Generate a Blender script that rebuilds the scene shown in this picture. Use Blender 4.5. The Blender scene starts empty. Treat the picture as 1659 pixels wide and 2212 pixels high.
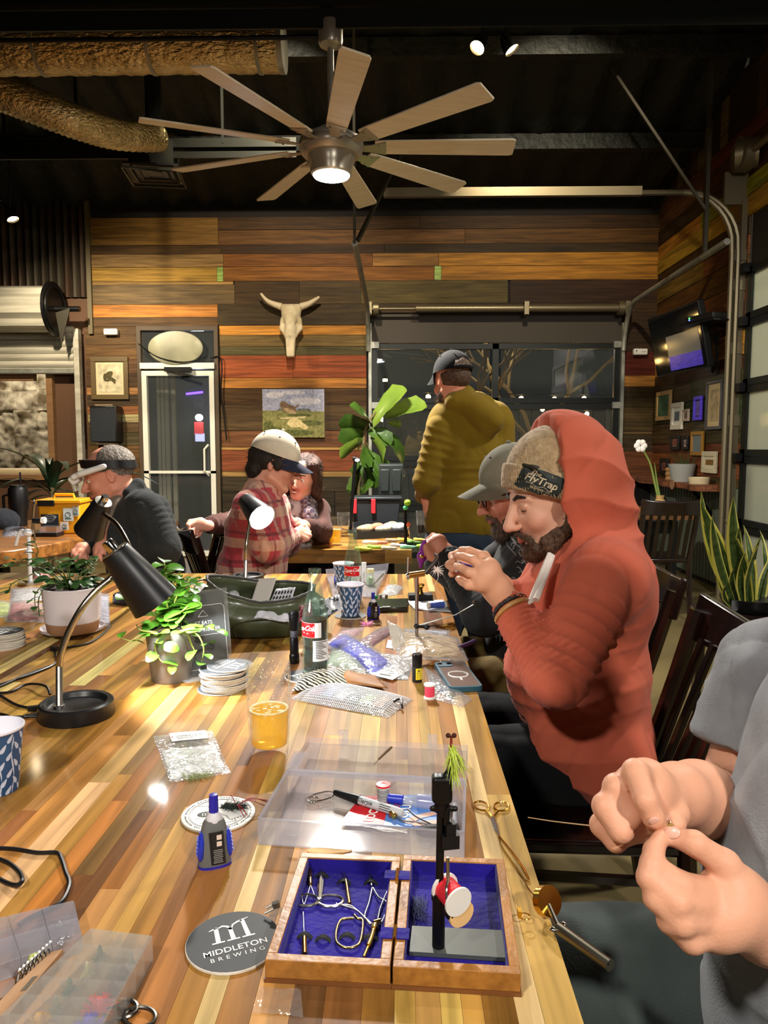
import bpy,math,random
import numpy as np
from mathutils import Vector as V,Matrix as M,Euler,noise
from math import pi,sin,cos,radians as R
random.seed(7);rng=np.random.default_rng(7)
sc=bpy.context.scene
COL=sc.collection
# ---------------- camera (1659 x 2212 frame, focal length 1600 px) ----------------
FPX,CZ=1600.0,1.28
cam=bpy.data.cameras.new('camera');camo=bpy.data.objects.new('camera',cam);COL.objects.link(camo)
cam.sensor_fit='VERTICAL';cam.sensor_height=24;cam.lens=24*FPX/2212
cam.clip_start=.02;cam.clip_end=200
camo.location=(0,0,CZ);camo.rotation_euler=(R(90-5.04),0,R(1.11))
sc.camera=camo
# ---------------- world, view ----------------
w=bpy.data.worlds.new('night');sc.world=w;w.use_nodes=True
w.node_tree.nodes['Background'].inputs[0].default_value=(.03,.034,.032,1)
w.node_tree.nodes['Background'].inputs[1].default_value=.25
sc.view_settings.view_transform='Standard';sc.view_settings.look='None'
sc.view_settings.exposure=.55;sc.view_settings.gamma=1;sc.view_settings.use_curve_mapping=False
sc.cycles.max_bounces=10;sc.cycles.transparent_max_bounces=24;sc.cycles.caustics_refractive=False
sc.cycles.sample_clamp_indirect=4
def light(name,kind,loc,power,col=(1,1,1),size=.1,aim=None,spot=None,blend=.5):
 l=bpy.data.lights.new(name,kind);l.energy=power;l.color=col
 o=bpy.data.objects.new(name,l);COL.objects.link(o);o.location=loc
 if kind=='AREA':l.shape='DISK';l.size=size
 else:l.shadow_soft_size=size
 if spot:l.spot_size=R(spot);l.spot_blend=blend
 if aim is not None:o.rotation_euler=(V(aim)-V(loc)).to_track_quat('-Z','Y').to_euler()
 return o
WARM,NEUT,COOL=(1,.85,.62),(1,.95,.87),(.93,.96,1)
FAN=V((-.37,4.2,2.91))
light('fan_lamp_light','AREA',FAN+V((0,0,-.185)),150,NEUT,.24,FAN+V((0,0,-3)))
# unseen lamps added to light the foreground and aisle (fixtures built with the ceiling)
FILL_LAMPS=[V((-1.05,-.75,2.75)),V((1.5,-1.6,2.9)),V((2.15,2.7,3.3))]
light('pendant_lamp_light','AREA',FILL_LAMPS[2]+V((0,0,-.03)),52,NEUT,.24,FILL_LAMPS[2]+V((.1,.6,-3)))
light('pendant_lamp_light','AREA',FILL_LAMPS[0]+V((0,0,-.03)),44,NEUT,.24,FILL_LAMPS[0]+V((.2,.5,-3)))
light('pendant_lamp_light','AREA',FILL_LAMPS[1]+V((0,0,-.03)),85,NEUT,.24,FILL_LAMPS[1]+V((-.3,1,-3)))
# ---------------- pixel -> place helpers ----------------
_RM=Euler(camo.rotation_euler).to_matrix();_C=V((0,0,CZ))
def ray(px,py):return _RM@V(((px-829.5)/FPX,-(py-1106)/FPX,-1))
def P(px,py,d):q=ray(px,py);return _C+q*(d/q.y)
def T(px,py,z=.75):q=ray(px,py);return _C+q*((z-CZ)/q.z)
def X(px,py,x):q=ray(px,py);return _C+q*(x/q.x)
# ---------------- scene helpers ----------------
def lin(c):
 c=[v/255 for v in c[:3]]
 return tuple(v/12.92 if v<=.04045 else((v+.055)/1.055)**2.4 for v in c)
def tag(o,label=None,cat=None,group=None,kind=None):
 if label:o['label']=label
 if cat:o['category']=cat
 if group:o['group']=group
 if kind:o['kind']=kind
 return o
def thing(name,label=None,cat=None,loc=(0,0,0),rz=0,group=None,kind=None,rot=None):
 o=bpy.data.objects.new(name,None);COL.objects.link(o);o.empty_display_size=.05
 o.location=loc;o.rotation_euler=rot if rot else(0,0,rz)
 return tag(o,label,cat,group,kind)
def wmat(o):
 m=M.Identity(4)
 while o:m=o.matrix_basis@m;o=o.parent
 return m
def kids(o):return[c for c in bpy.data.objects if c.parent==o]
def dup(root,loc,rz=None,label=None,group=None,parent=None):
 r=root.copy();COL.objects.link(r);r.location=loc
 if rz is not None:r.rotation_euler=(0,0,rz)
 if label:r['label']=label
 if group:r['group']=group
 for ch in root.children:
  c=ch.copy();COL.objects.link(c);c.parent=r
  for g in ch.children:
   d=g.copy();COL.objects.link(d);d.parent=c
 return r
def frame_to(d,up=(0,0,1)):
 """3x3 whose local z is d"""
 z=V(d).normalized();u=V(up)
 if abs(z.dot(u.normalized()))>.98:u=V((1,0,0))
 x=u.cross(z).normalized();y=z.cross(x)
 return M((x,y,z)).transposed()
def catmull(pts,n=6,closed=False):
 p=[V(q)for q in pts];out=[];N=len(p)
 for i in range(N if closed else N-1):
  g=(lambda k:p[k%N])if closed else(lambda k:p[min(max(k,0),N-1)])
  a,b,c,d=g(i-1),g(i),g(i+1),g(i+2)
  for j in range(n):
   t=j/n
   out.append(.5*((2*b)+(c-a)*t+(2*a-5*b+4*c-d)*t*t+(3*b-a-3*c+d)*t**3))
 if not closed:out.append(p[-1])
 return out
class G:
 def __init__(s):s.v=[];s.f=[];s.mi=[];s.m=0;s.mx=None
 def add(s,vs,fs):
  o=len(s.v)
  s.v+=[tuple((s.mx@V(v))if s.mx is not None else v)for v in vs]
  s.f+=[tuple(i+o for i in f)for f in fs];s.mi+=[s.m]*len(fs);return s
 def mat(s,m):s.m=m;return s
 def at(s,loc=(0,0,0),rot=None):
  if loc is None:s.mx=None;return s
  r=rot if rot is not None else M.Identity(3)
  if isinstance(r,(int,float)):r=M.Rotation(r,3,'Z')
  elif isinstance(r,tuple):r=Euler(r).to_matrix()
  s.mx=M.Translation(V(loc))@r.to_4x4();return s
 def box(s,c,d,taper=1):
  x,y,z=[q/2 for q in d];cx,cy,cz=c
  vs=[(cx+i*x*(taper if k<0 else 1),cy+j*y*(taper if k<0 else 1),cz+k*z)for k in(-1,1)for j in(-1,1)for i in(-1,1)]
  return s.add(vs,[(0,2,3,1),(4,5,7,6),(0,1,5,4),(2,6,7,3),(0,4,6,2),(1,3,7,5)])
 def bar(s,a,b,w,h=None,up=(0,0,1)):
  a,b=V(a),V(b);h=h or w;r=frame_to(b-a,up);L=(b-a).length
  k=s.mx;m2=M.Translation((a+b)/2)@r.to_4x4();s.mx=(k@m2)if k is not None else m2
  s.box((0,0,0),(w,h,L));s.mx=k;return s
 def tube(s,pts,r,n=8,closed=False,caps=True):
  p=[V(q)for q in pts];N=len(p)
  rs=r if isinstance(r,(list,tuple))else[r]*N
  if len(rs)!= N:rs=[rs[0]+(rs[-1]-rs[0])*i/(N-1)for i in range(N)]
  t=[((p[(i+1)%N]-p[i-1])if closed else(p[min(i+1,N-1)]-p[max(i-1,0)])).normalized()for i in range(N)]
  u=t[0].orthogonal().normalized();vs=[];fs=[]
  for i in range(N):
   u=u-t[i]*u.dot(t[i])
   u=u.normalized()if u.length>1e-6 else t[i].orthogonal().normalized()
   w_=t[i].cross(u)
   vs+=[p[i]+(u*cos(2*pi*k/n)+w_*sin(2*pi*k/n))*rs[i]for k in range(n)]
  for i in range(N if closed else N-1):
   j=(i+1)%N
   fs+=[(i*n+k,i*n+(k+1)%n,j*n+(k+1)%n,j*n+k)for k in range(n)]
  if caps and not closed:fs+=[tuple(range(n-1,-1,-1)),tuple((N-1)*n+k for k in range(n))]
  return s.add(vs,fs)
 def cyl(s,a,b,r0,r1=None,n=20):return s.tube([a,b],[r0,r0 if r1 is None else r1],n)
 def lathe(s,prof,n=32,c=(0,0,0)):
  vs=[];fs=[];cx,cy,cz=c
  for r,z in prof:vs+=[(cx+max(r,1e-5)*cos(2*pi*k/n),cy+max(r,1e-5)*sin(2*pi*k/n),cz+z)for k in range(n)]
  for i in range(len(prof)-1):fs+=[(i*n+k,i*n+(k+1)%n,(i+1)*n+(k+1)%n,(i+1)*n+k)for k in range(n)]
  return s.add(vs,fs)
 def ell(s,c,r,n=14,m=9):
  r=(r,r,r)if isinstance(r,(int,float))else r
  vs=[];fs=[]
  for i in range(m+1):
   a=pi*i/m
   vs+=[(c[0]+r[0]*sin(a)*cos(2*pi*k/n),c[1]+r[1]*sin(a)*sin(2*pi*k/n),c[2]-r[2]*cos(a))for k in range(n)]
  for i in range(m):fs+=[(i*n+k,i*n+(k+1)%n,(i+1)*n+(k+1)%n,(i+1)*n+k)for k in range(n)]
  return s.add(vs,fs)
 def prism(s,pts,z0,z1):
  n=len(pts)
  return s.add([(x,y,z0)for x,y in pts]+[(x,y,z1)for x,y in pts],
     [tuple(range(n-1,-1,-1)),tuple(range(n,2*n))]+[(i,(i+1)%n,n+(i+1)%n,n+i)for i in range(n)])
 def disc(s,r,z,n=32,c=(0,0),ry=None):
  return s.add([(c[0]+r*cos(2*pi*k/n),c[1]+(ry or r)*sin(2*pi*k/n),z)for k in range(n)],[tuple(range(n))])
 def torus(s,c,Rr,r,n=28,m=8,sx=1,sy=1,rot=None):
  r3=rot if rot is not None else M.Identity(3)
  return s.tube([V(c)+r3@V((Rr*sx*cos(2*pi*k/n),Rr*sy*sin(2*pi*k/n),0))for k in range(n)],r,m,closed=True)
 def grid(s,fn,nu,nv,thick=0):
  vs=[V(fn(i/nu,j/nv))for i in range(nu+1)for j in range(nv+1)]
  id_=lambda i,j:i*(nv+1)+j
  fs=[(id_(i,j),id_(i+1,j),id_(i+1,j+1),id_(i,j+1))for i in range(nu)for j in range(nv)]
  if thick:
   N=len(vs);nor=[V((0,0,0))for _ in vs]
   for f in fs:
    q=(vs[f[1]]-vs[f[0]]).cross(vs[f[2]]-vs[f[0]])
    for i in f:nor[i]+=q
   vs+=[vs[i]-(nor[i].normalized()if nor[i].length>0 else V((0,0,1)))*thick for i in range(N)]
   fs+=[tuple(i+N for i in reversed(f))for f in fs]
   rim=[id_(i,0)for i in range(nu)]+[id_(nu,j)for j in range(nv)]+[id_(i,nv)for i in range(nu,0,-1)]+[id_(0,j)for j in range(nv,0,-1)]
   L=len(rim);fs+=[(rim[k],rim[k]+N,rim[(k+1)%L]+N,rim[(k+1)%L])for k in range(L)]
  return s.add(vs,fs)
 def build(s,name,mats,parent=None,W=False,smooth=40,bevel=0,col=None,loc=None):
  v=np.array(s.v,dtype=float).reshape(-1,3)
  inv=None
  if parent is not None and W:inv=wmat(parent).inverted()
  if parent is None and loc is None:
   lo,hi=v.min(0),v.max(0);loc=((lo[0]+hi[0])/2,(lo[1]+hi[1])/2,lo[2])
  if parent is None:v=v-np.array(loc)
  if inv is not None:a=np.array(inv);v=v@a[:3,:3].T+a[:3,3]
  o=rawmesh(name,v,s.f,mats,s.mi,smooth)
  if parent is not None:o.parent=parent
  else:o.location=loc
  if col:o.color=(*lin(col),1)
  if bevel:
   b=o.modifiers.new('b','BEVEL');b.width=bevel;b.segments=2;b.limit_method='ANGLE';b.angle_limit=R(50)
  return o
def rawmesh(name,v,f,mats,mi=None,smooth=40):
 me=bpy.data.meshes.new(name);me.from_pydata([tuple(q)for q in v],[],[tuple(q)for q in f])
 for m in(mats if isinstance(mats,(list,tuple))else[mats]):me.materials.append(m)
 if mi is not None and len(mi)and max(mi):me.polygons.foreach_set('material_index',mi)
 if smooth:
  me.polygons.foreach_set('use_smooth',[True]*len(me.polygons))
  if smooth<180:me.set_sharp_from_angle(angle=R(smooth))
 me.validate();me.update()
 o=bpy.data.objects.new(name,me);COL.objects.link(o);return o
def inst(src,name,parent,loc=(0,0,0),rot=None,scale=(1,1,1),col=None):
 o=bpy.data.objects.new(name,src.data if hasattr(src,'data')else src);COL.objects.link(o)
 o.parent=parent;o.location=loc
 if rot is not None:
  o.rotation_euler=rot.to_euler()if isinstance(rot,M)else rot
 o.scale=scale if not isinstance(scale,(int,float))else(scale,)*3
 if col:o.color=(*lin(col),1)
 return o
_cube=None
def cubemesh(mat):
 g=G().box((0,0,0),(1,1,1));me=bpy.data.meshes.new('plank');me.from_pydata([tuple(q)for q in g.v],[],g.f);me.materials.append(mat);return me
_tc={}
def textmesh(txt,size=1,shear=0,bold=0,space=1,align='CENTER'):
 """flat lettering as 2-D verts and faces"""
 k=(txt,shear,bold,space,align)
 if k not in _tc:
  c=bpy.data.curves.new('t','FONT');c.body=txt;c.size=1;c.shear=shear;c.offset=bold;c.space_character=space
  c.align_x=align;c.align_y='CENTER';c.resolution_u=3
  o=bpy.data.objects.new('t',c);COL.objects.link(o)
  me=o.to_mesh();vs=[(q.co.x,q.co.y)for q in me.vertices];fs=[tuple(p.vertices)for p in me.polygons]
  o.to_mesh_clear();bpy.data.objects.remove(o);bpy.data.curves.remove(c);_tc[k]=(vs,fs)
 vs,fs=_tc[k]
 return[(x*size,y*size)for x,y in vs],fs
def text(g,txt,size,fn,**k):
 vs,fs=textmesh(txt,size,**k);return g.add([fn(x,y)for x,y in vs],fs)
# ---------------- materials ----------------
MT={}
def nd(nt,t,**k):
 n=nt.nodes.new(t)
 for a,b in k.items():
  if hasattr(n,a):setattr(n,a,b)
 return n
def mat(name,col,rough=.5,metal=0,col2=None,ns=6,st=(1,1,1),bump=0,bs=60,bst=(1,1,1),spec=.5,coat=0,sheen=0,
  trans=0,ior=1.45,emit=0,ecol=None,sss=0,alpha=1,attr=False,objcol=False,aniso=0,detail=4,contrast=(.3,.7)):
 if name in MT:return MT[name]
 m=bpy.data.materials.new(name);MT[name]=m;m.use_nodes=True;nt=m.node_tree;b=nt.nodes['Principled BSDF']
 I=b.inputs;I['Base Color'].default_value=(*lin(col),1);I['Roughness'].default_value=rough;I['Metallic'].default_value=metal
 I['Specular IOR Level'].default_value=spec;I['Coat Weight'].default_value=coat;I['Coat Roughness'].default_value=.12;I['IOR'].default_value=ior
 I['Sheen Weight'].default_value=sheen;I['Transmission Weight'].default_value=trans;I['Alpha'].default_value=alpha
 if sss:I['Subsurface Weight'].default_value=sss;I['Subsurface Radius'].default_value=(.012,.005,.003);I['Subsurface Scale'].default_value=1
 if emit:I['Emission Strength'].default_value=emit;I['Emission Color'].default_value=(*lin(ecol or col),1)
 tc=nd(nt,'ShaderNodeTexCoord');src=None
 if attr:
  a=nd(nt,'ShaderNodeVertexColor');a.layer_name='Col';src=a.outputs[0]
 if objcol:src=nd(nt,'ShaderNodeObjectInfo').outputs['Color']
 if col2:
  mp=nd(nt,'ShaderNodeMapping');mp.inputs['Scale'].default_value=st;nt.links.new(tc.outputs['Object'],mp.inputs[0])
  n=nd(nt,'ShaderNodeTexNoise');n.inputs['Scale'].default_value=ns;n.inputs['Detail'].default_value=detail;nt.links.new(mp.outputs[0],n.inputs[0])
  r=nd(nt,'ShaderNodeMapRange');r.inputs[1].default_value,r.inputs[2].default_value=contrast;nt.links.new(n.outputs[0],r.inputs[0])
  x=nd(nt,'ShaderNodeMix',data_type='RGBA');nt.links.new(r.outputs[0],x.inputs[0])
  x.inputs[6].default_value=(*lin(col),1);x.inputs[7].default_value=(*lin(col2),1)
  if src is not None:
   nt.links.new(src,x.inputs[6]);y=nd(nt,'ShaderNodeMix',data_type='RGBA',blend_type='MULTIPLY');y.inputs[0].default_value=1
   nt.links.new(src,y.inputs[6]);y.inputs[7].default_value=(*lin(col2),1);nt.links.new(y.outputs[2],x.inputs[7])
  src=x.outputs[2]
 if src is not None:nt.links.new(src,I['Base Color'])
 if bump:
  mp=nd(nt,'ShaderNodeMapping');mp.inputs['Scale'].default_value=bst;nt.links.new(tc.outputs['Object'],mp.inputs[0])
  n=nd(nt,'ShaderNodeTexNoise');n.inputs['Scale'].default_value=bs;n.inputs['Detail'].default_value=3;nt.links.new(mp.outputs[0],n.inputs[0])
  u=nd(nt,'ShaderNodeBump');u.inputs['Strength'].default_value=bump;u.inputs['Distance'].default_value=.022 if bump==.9 else .01
  nt.links.new(n.outputs[0],u.inputs['Height']);nt.links.new(u.outputs[0],I['Normal'])
 return m
def wood(name,axis=0,rough=.6,dark=.35,scale=1,coat=0,col=None,bump=.25,spec=.5,rvar=0):
 """grain along one world axis, tinted by the object's own colour"""
 if name in MT:return MT[name]
 m=bpy.data.materials.new(name);MT[name]=m;m.use_nodes=True;nt=m.node_tree;b=nt.nodes['Principled BSDF'];L=nt.links.new
 oi=nd(nt,'ShaderNodeObjectInfo');ge=nd(nt,'ShaderNodeNewGeometry')
 off=nd(nt,'ShaderNodeVectorMath',operation='SCALE');cmb=nd(nt,'ShaderNodeCombineXYZ')
 for i in range(3):L(oi.outputs['Random'],cmb.inputs[i])
 L(cmb.outputs[0],off.inputs[0]);off.inputs['Scale'].default_value=37
 ad=nd(nt,'ShaderNodeVectorMath',operation='ADD');L(ge.outputs['Position'],ad.inputs[0]);L(off.outputs[0],ad.inputs[1])
 def nz(sc_,sc_ax,det,dist=0):
  mp=nd(nt,'ShaderNodeMapping');q=[sc_*scale]*3;q[axis]=sc_ax*scale;mp.inputs['Scale'].default_value=q;L(ad.outputs[0],mp.inputs[0])
  n=nd(nt,'ShaderNodeTexNoise');n.inputs['Scale'].default_value=1;n.inputs['Detail'].default_value=det;n.inputs['Distortion'].default_value=dist;L(mp.outputs[0],n.inputs[0]);return n
 n1=nz(42,2.2,5,.6);n2=nz(9,1.0,3,1.2)
 r1=nd(nt,'ShaderNodeMapRange');L(n1.outputs[0],r1.inputs[0]);r1.inputs[1].default_value=.33;r1.inputs[2].default_value=.67;r1.inputs[3].default_value=dark;r1.inputs[4].default_value=1.15
 r2=nd(nt,'ShaderNodeMapRange');L(n2.outputs[0],r2.inputs[0]);r2.inputs[1].default_value=.3;r2.inputs[2].default_value=.7;r2.inputs[3].default_value=.65+dark*.2;r2.inputs[4].default_value=1.2
 mu=nd(nt,'ShaderNodeMath',operation='MULTIPLY');L(r1.outputs[0],mu.inputs[0]);L(r2.outputs[0],mu.inputs[1])
 sc2=nd(nt,'ShaderNodeVectorMath',operation='SCALE');L(mu.outputs[0],sc2.inputs['Scale'])
 if col:sc2.inputs[0].default_value=lin(col)
 else:L(oi.outputs['Color'],sc2.inputs[0])
 L(sc2.outputs[0],b.inputs['Base Color']);b.inputs['Roughness'].default_value=rough;b.inputs['Coat Weight'].default_value=coat;b.inputs['Coat Roughness'].default_value=.09
 b.inputs['Specular IOR Level'].default_value=spec
 if rvar:
  n3=nz(4,4,3);r3=nd(nt,'ShaderNodeMapRange');L(n3.outputs[0],r3.inputs[0]);r3.inputs[1].default_value=.35;r3.inputs[2].default_value=.65;r3.inputs[3].default_value=rough-rvar;r3.inputs[4].default_value=rough+rvar;L(r3.outputs[0],b.inputs['Roughness'])
 if bump:
  u=nd(nt,'ShaderNodeBump');u.inputs['Strength'].default_value=bump;u.inputs['Distance'].default_value=.004;L(n1.outputs[0],u.inputs['Height']);L(u.outputs[0],b.inputs['Normal'])
 return m
def film(name,col,clear=.6,rough=.15,gl=.12,bump=0,bs=40,milk=0,tint=None):
 """thin clear or milky plastic: part see-through, part diffuse, with a sheen"""
 if name in MT:return MT[name]
 m=bpy.data.materials.new(name);MT[name]=m;m.use_nodes=True;nt=m.node_tree;L=nt.links.new
 lw=nd(nt,'ShaderNodeLayerWeight');lw.inputs[0].default_value=.5
 out=nt.nodes['Material Output'];b=nt.nodes['Principled BSDF']
 b.inputs['Base Color'].default_value=(*lin(col),1);b.inputs['Roughness'].default_value=rough
 tr=nd(nt,'ShaderNodeBsdfTransparent');tr.inputs[0].default_value=(*lin(tint or(255,255,255)),1);tl=nd(nt,'ShaderNodeBsdfTranslucent');tl.inputs[0].default_value=(*lin(col),1)
 fr=nd(nt,'ShaderNodeMath',operation='POWER');L(lw.outputs['Facing'],fr.inputs[0]);fr.inputs[1].default_value=4
 gl_=nd(nt,'ShaderNodeBsdfGlossy');gl_.inputs['Roughness'].default_value=rough
 m1=nd(nt,'ShaderNodeMixShader');m1.inputs[0].default_value=milk;L(b.outputs[0],m1.inputs[1]);L(tl.outputs[0],m1.inputs[2])
 m2=nd(nt,'ShaderNodeMixShader');ed=nd(nt,'ShaderNodeMath',operation='POWER');L(lw.outputs['Facing'],ed.inputs[0]);ed.inputs[1].default_value=5;cl=nd(nt,'ShaderNodeMath',operation='MULTIPLY_ADD');L(ed.outputs[0],cl.inputs[0]);cl.inputs[1].default_value=-.45*clear;cl.inputs[2].default_value=clear;L(cl.outputs[0],m2.inputs[0]);L(m1.outputs[0],m2.inputs[1]);L(tr.outputs[0],m2.inputs[2])
 ad=nd(nt,'ShaderNodeMath',operation='MULTIPLY_ADD');L(fr.outputs[0],ad.inputs[0]);ad.inputs[1].default_value=.55;ad.inputs[2].default_value=gl;ad.use_clamp=True
 m3=nd(nt,'ShaderNodeMixShader');L(ad.outputs[0],m3.inputs[0]);L(m2.outputs[0],m3.inputs[1]);L(gl_.outputs[0],m3.inputs[2]);L(m3.outputs[0],out.inputs[0])
 if bump:
  tc=nd(nt,'ShaderNodeTexCoord');n=nd(nt,'ShaderNodeTexNoise');n.inputs['Scale'].default_value=bs;n.inputs['Detail'].default_value=2;L(tc.outputs['Object'],n.inputs[0])
  u=nd(nt,'ShaderNodeBump');u.inputs['Strength'].default_value=bump;u.inputs['Distance'].default_value=.01;L(n.outputs[0],u.inputs['Height'])
  for q in(b,gl_,tl):L(u.outputs[0],q.inputs['Normal'])
  L(u.outputs[0],lw.inputs['Normal'])
 return m
STEEL=mat('brushed_steel',(175,172,165),.28,1);CHROME=mat('chrome',(215,213,208),.12,1);BRASS=mat('brass',(214,168,72),.22,1)
GALV=mat('galvanised_steel',(170,170,158),.4,.5,(130,130,118),9,bump=.05,bs=30);BLACK=mat('black_plastic',(14,14,15),.4)
BLACKM=mat('black_metal',(16,16,17),.35,.3);WHITE=mat('white_plastic',(225,224,218),.4);GLASS=mat('clear_glass',(250,253,250),.01,trans=1,ior=1.45)
PANE=film('window_glass',(200,210,205),.97,.01,.05);RUBBER=mat('black_rubber',(18,18,18),.6)
DARKWOOD=mat('dark_stained_wood',(30,14,9),.22,0,(16,8,6),5,(6,6,1),coat=.5);PAPER=mat('white_paper',(232,230,224),.7)
# ---------------- smooth bodies: signed distances meshed with surface nets ----------------
def surfnet(f,o,h):
 s=f<0;nx,ny,nz=f.shape
 C=[(i,j,k)for i in(0,1)for j in(0,1)for k in(0,1)]
 cnt=sum(s[i:nx-1+i,j:ny-1+j,k:nz-1+k].astype(np.int8)for i,j,k in C)
 act=(cnt>0)&(cnt<8);ii=np.argwhere(act);n=len(ii)
 idx=-np.ones(act.shape,dtype=np.int64);idx[act]=np.arange(n)
 acc=np.zeros((n,3));num=np.zeros(n)
 val={c:f[ii[:,0]+c[0],ii[:,1]+c[1],ii[:,2]+c[2]]for c in C}
 for a in C:
  for ax in range(3):
   if a[ax]:continue
   b=list(a);b[ax]=1;b=tuple(b)
   fa,fb=val[a],val[b];m=(fa<0)!=(fb<0)
   t=fa[m]/(fa[m]-fb[m]);p=np.tile(np.array(a,float),(m.sum(),1));p[:,ax]+=t
   acc[m]+=p;num[m]+=1
 v=(ii+acc/num[:,None])*h+o;F=[]
 for ax in range(3):
  sl=[slice(1,-1)]*3;s0=list(sl);s1=list(sl);s0[ax]=slice(0,-1);s1[ax]=slice(1,None)
  A,B=s[tuple(s0)],s[tuple(s1)];b1,b2=(ax+1)%3,(ax+2)%3
  for flip,msk in((False,A&~B),(True,~A&B)):
   q=np.argwhere(msk);q[:,b1]+=1;q[:,b2]+=1
   r=[]
   for d1,d2 in((0,0),(1,0),(1,1),(0,1)):
    c=q.copy();c[:,b1]-= d1;c[:,b2]-= d2;r.append(idx[c[:,0],c[:,1],c[:,2]])
   r=np.stack(r,1);F.append(r[:,::-1]if flip else r)
 return v,np.concatenate(F)
def relax(v,f,it=2,lam=.5):
 e=np.concatenate([f[:,[0,1]],f[:,[1,2]],f[:,[2,3]],f[:,[3,0]]]);n=len(v)
 a=np.concatenate([e[:,0],e[:,1]]);b=np.concatenate([e[:,1],e[:,0]]);deg=np.bincount(a,minlength=n).clip(1)
 for _ in range(it):
  m=np.stack([np.bincount(a,v[b,k],n)for k in range(3)],1)/deg[:,None];v=v+(m-v)*lam
 return v
def vnorm(v,f):
 q=np.cross(v[f[:,2]]-v[f[:,0]],v[f[:,3]]-v[f[:,1]]);n=np.zeros_like(v)
 for k in range(4):
  for c in range(3):n[:,c]+=np.bincount(f[:,k],q[:,c],len(v))
 return n/np.maximum(np.linalg.norm(n,axis=1),1e-12)[:,None]
def wav(p,fr,seed=0,n=5):
 """cheap smooth noise in -1..1"""
 r=np.random.default_rng(seed);o=0
 for i in range(n):
  d=r.normal(size=3);d /= np.linalg.norm(d);o=o+np.sin(p@d*fr*r.uniform(.6,1.6)+r.uniform(0,6.3)+1.3*np.sin(p@r.normal(size=3)*fr*.4))
 return o/n
class S:
 def __init__(s,res=.006,k=.02):s.res=res;s.k=k;s.p=[];s.mx=M.Identity(4)
 def at(s,mx):s.mx=mx;return s
 def _t(s,p):return np.array(s.mx@V(p))
 def cap(s,a,b,r0,r1=None,k=None,col=None,sub=False):
  r1=r0 if r1 is None else r1;a,b=s._t(a),s._t(b);sc_=s.mx.to_scale()[0];r0 *= sc_;r1 *= sc_
  ba=b-a;L=max(float(ba@ba),1e-12)
  def fn(p):
   t=np.clip((p-a)@ba/L,0,1);return np.linalg.norm(p-a-t[...,None]*ba,axis=-1)-(r0+(r1-r0)*t)
  r=max(r0,r1);s.p.append((fn,np.minimum(a,b)-r,np.maximum(a,b)+r,s.k if k is None else k,col,sub));return s
 def chain(s,pts,rs,k=None,col=None):
  for i in range(len(pts)-1):s.cap(pts[i],pts[i+1],rs[i],rs[i+1],k,col)
  return s
 def ell(s,c,r,rot=None,k=None,col=None,sub=False):
  c=s._t(c);sc_=s.mx.to_scale()[0];rr=np.array(r if isinstance(r,(tuple,list))else(r,r,r),float)*sc_
  rm=s.mx.to_3x3().normalized()@(Euler([R(q)for q in rot]).to_matrix()if rot else M.Identity(3));A=np.array(rm)
  def fn(p):
   q=(p-c)@A;k0=np.linalg.norm(q/rr,axis=-1);k1=np.linalg.norm(q/rr**2,axis=-1)
   return k0*(k0-1)/np.maximum(k1,1e-9)
  R_=max(rr);s.p.append((fn,c-R_,c+R_,s.k if k is None else k,col,sub));return s
 def rbox(s,c,h,r=.01,rot=None,k=None,col=None,sub=False):
  c=s._t(c);rm=s.mx.to_3x3().normalized()@(Euler([R(q)for q in rot]).to_matrix()if rot else M.Identity(3));A=np.array(rm);h=np.array(h)
  def fn(p):
   q=np.abs((p-c)@A)-h+r;return np.linalg.norm(np.maximum(q,0),axis=-1)+np.minimum(q.max(-1),0)-r
  R_=np.linalg.norm(h);s.p.append((fn,c-R_,c+R_,s.k if k is None else k,col,sub));return s
 def half(s,pt,n,k=.004):
  """cut away the side the normal points to"""
  pt=s._t(pt);n=np.array((s.mx.to_3x3()@V(n)).normalized())
  s.p.append((lambda p:-((p-pt)@n),None,None,k,None,True));return s
 def mesh(s,it=2):
  add=[q for q in s.p if not q[5]];lo=np.min([q[1]for q in add],0)-s.res*3;hi=np.max([q[2]for q in add],0)+s.res*3
  n=np.ceil((hi-lo)/s.res).astype(int)+1;ax=[lo[i]+np.arange(n[i])*s.res for i in range(3)];f=np.full(n,.25)
  for fn,l,h,k,col,sub in s.p:
   if l is None:i0,i1=np.zeros(3,int),n
   else:
    i0=np.clip(((l-k-s.res*3-lo)/s.res).astype(int),0,n);i1=np.clip(((h+k+s.res*3-lo)/s.res).astype(int)+2,0,n)
   if(i1<=i0).any():continue
   sl=tuple(slice(a,b)for a,b in zip(i0,i1));p=np.stack(np.meshgrid(*[ax[i][sl[i]]for i in range(3)],indexing='ij'),-1)
   d=fn(p);g=f[sl]
   if sub:
    d=-d;e=np.clip(.5-.5*(g-d)/max(k,1e-6),0,1);f[sl]=g*(1-e)+d*e+k*e*(1-e)
   else:
    e=np.clip(.5+.5*(g-d)/max(k,1e-6),0,1);f[sl]=g*(1-e)+d*e-k*e*(1-e)
  v,F=surfnet(f,lo,s.res);return relax(v,F,it),F
 def colors(s,v,base,soft=.004):
  ps=[q for q in s.p if q[4]is not None and not q[5]]
  if not ps:return np.tile(np.array(lin(base)),(len(v),1))
  D=np.stack([q[0](v)for q in ps],1);D=D-D.min(1,keepdims=True);W=np.exp(-D/soft);W /= W.sum(1,keepdims=True)
  return W@np.array([lin(q[4])for q in ps])
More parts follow.
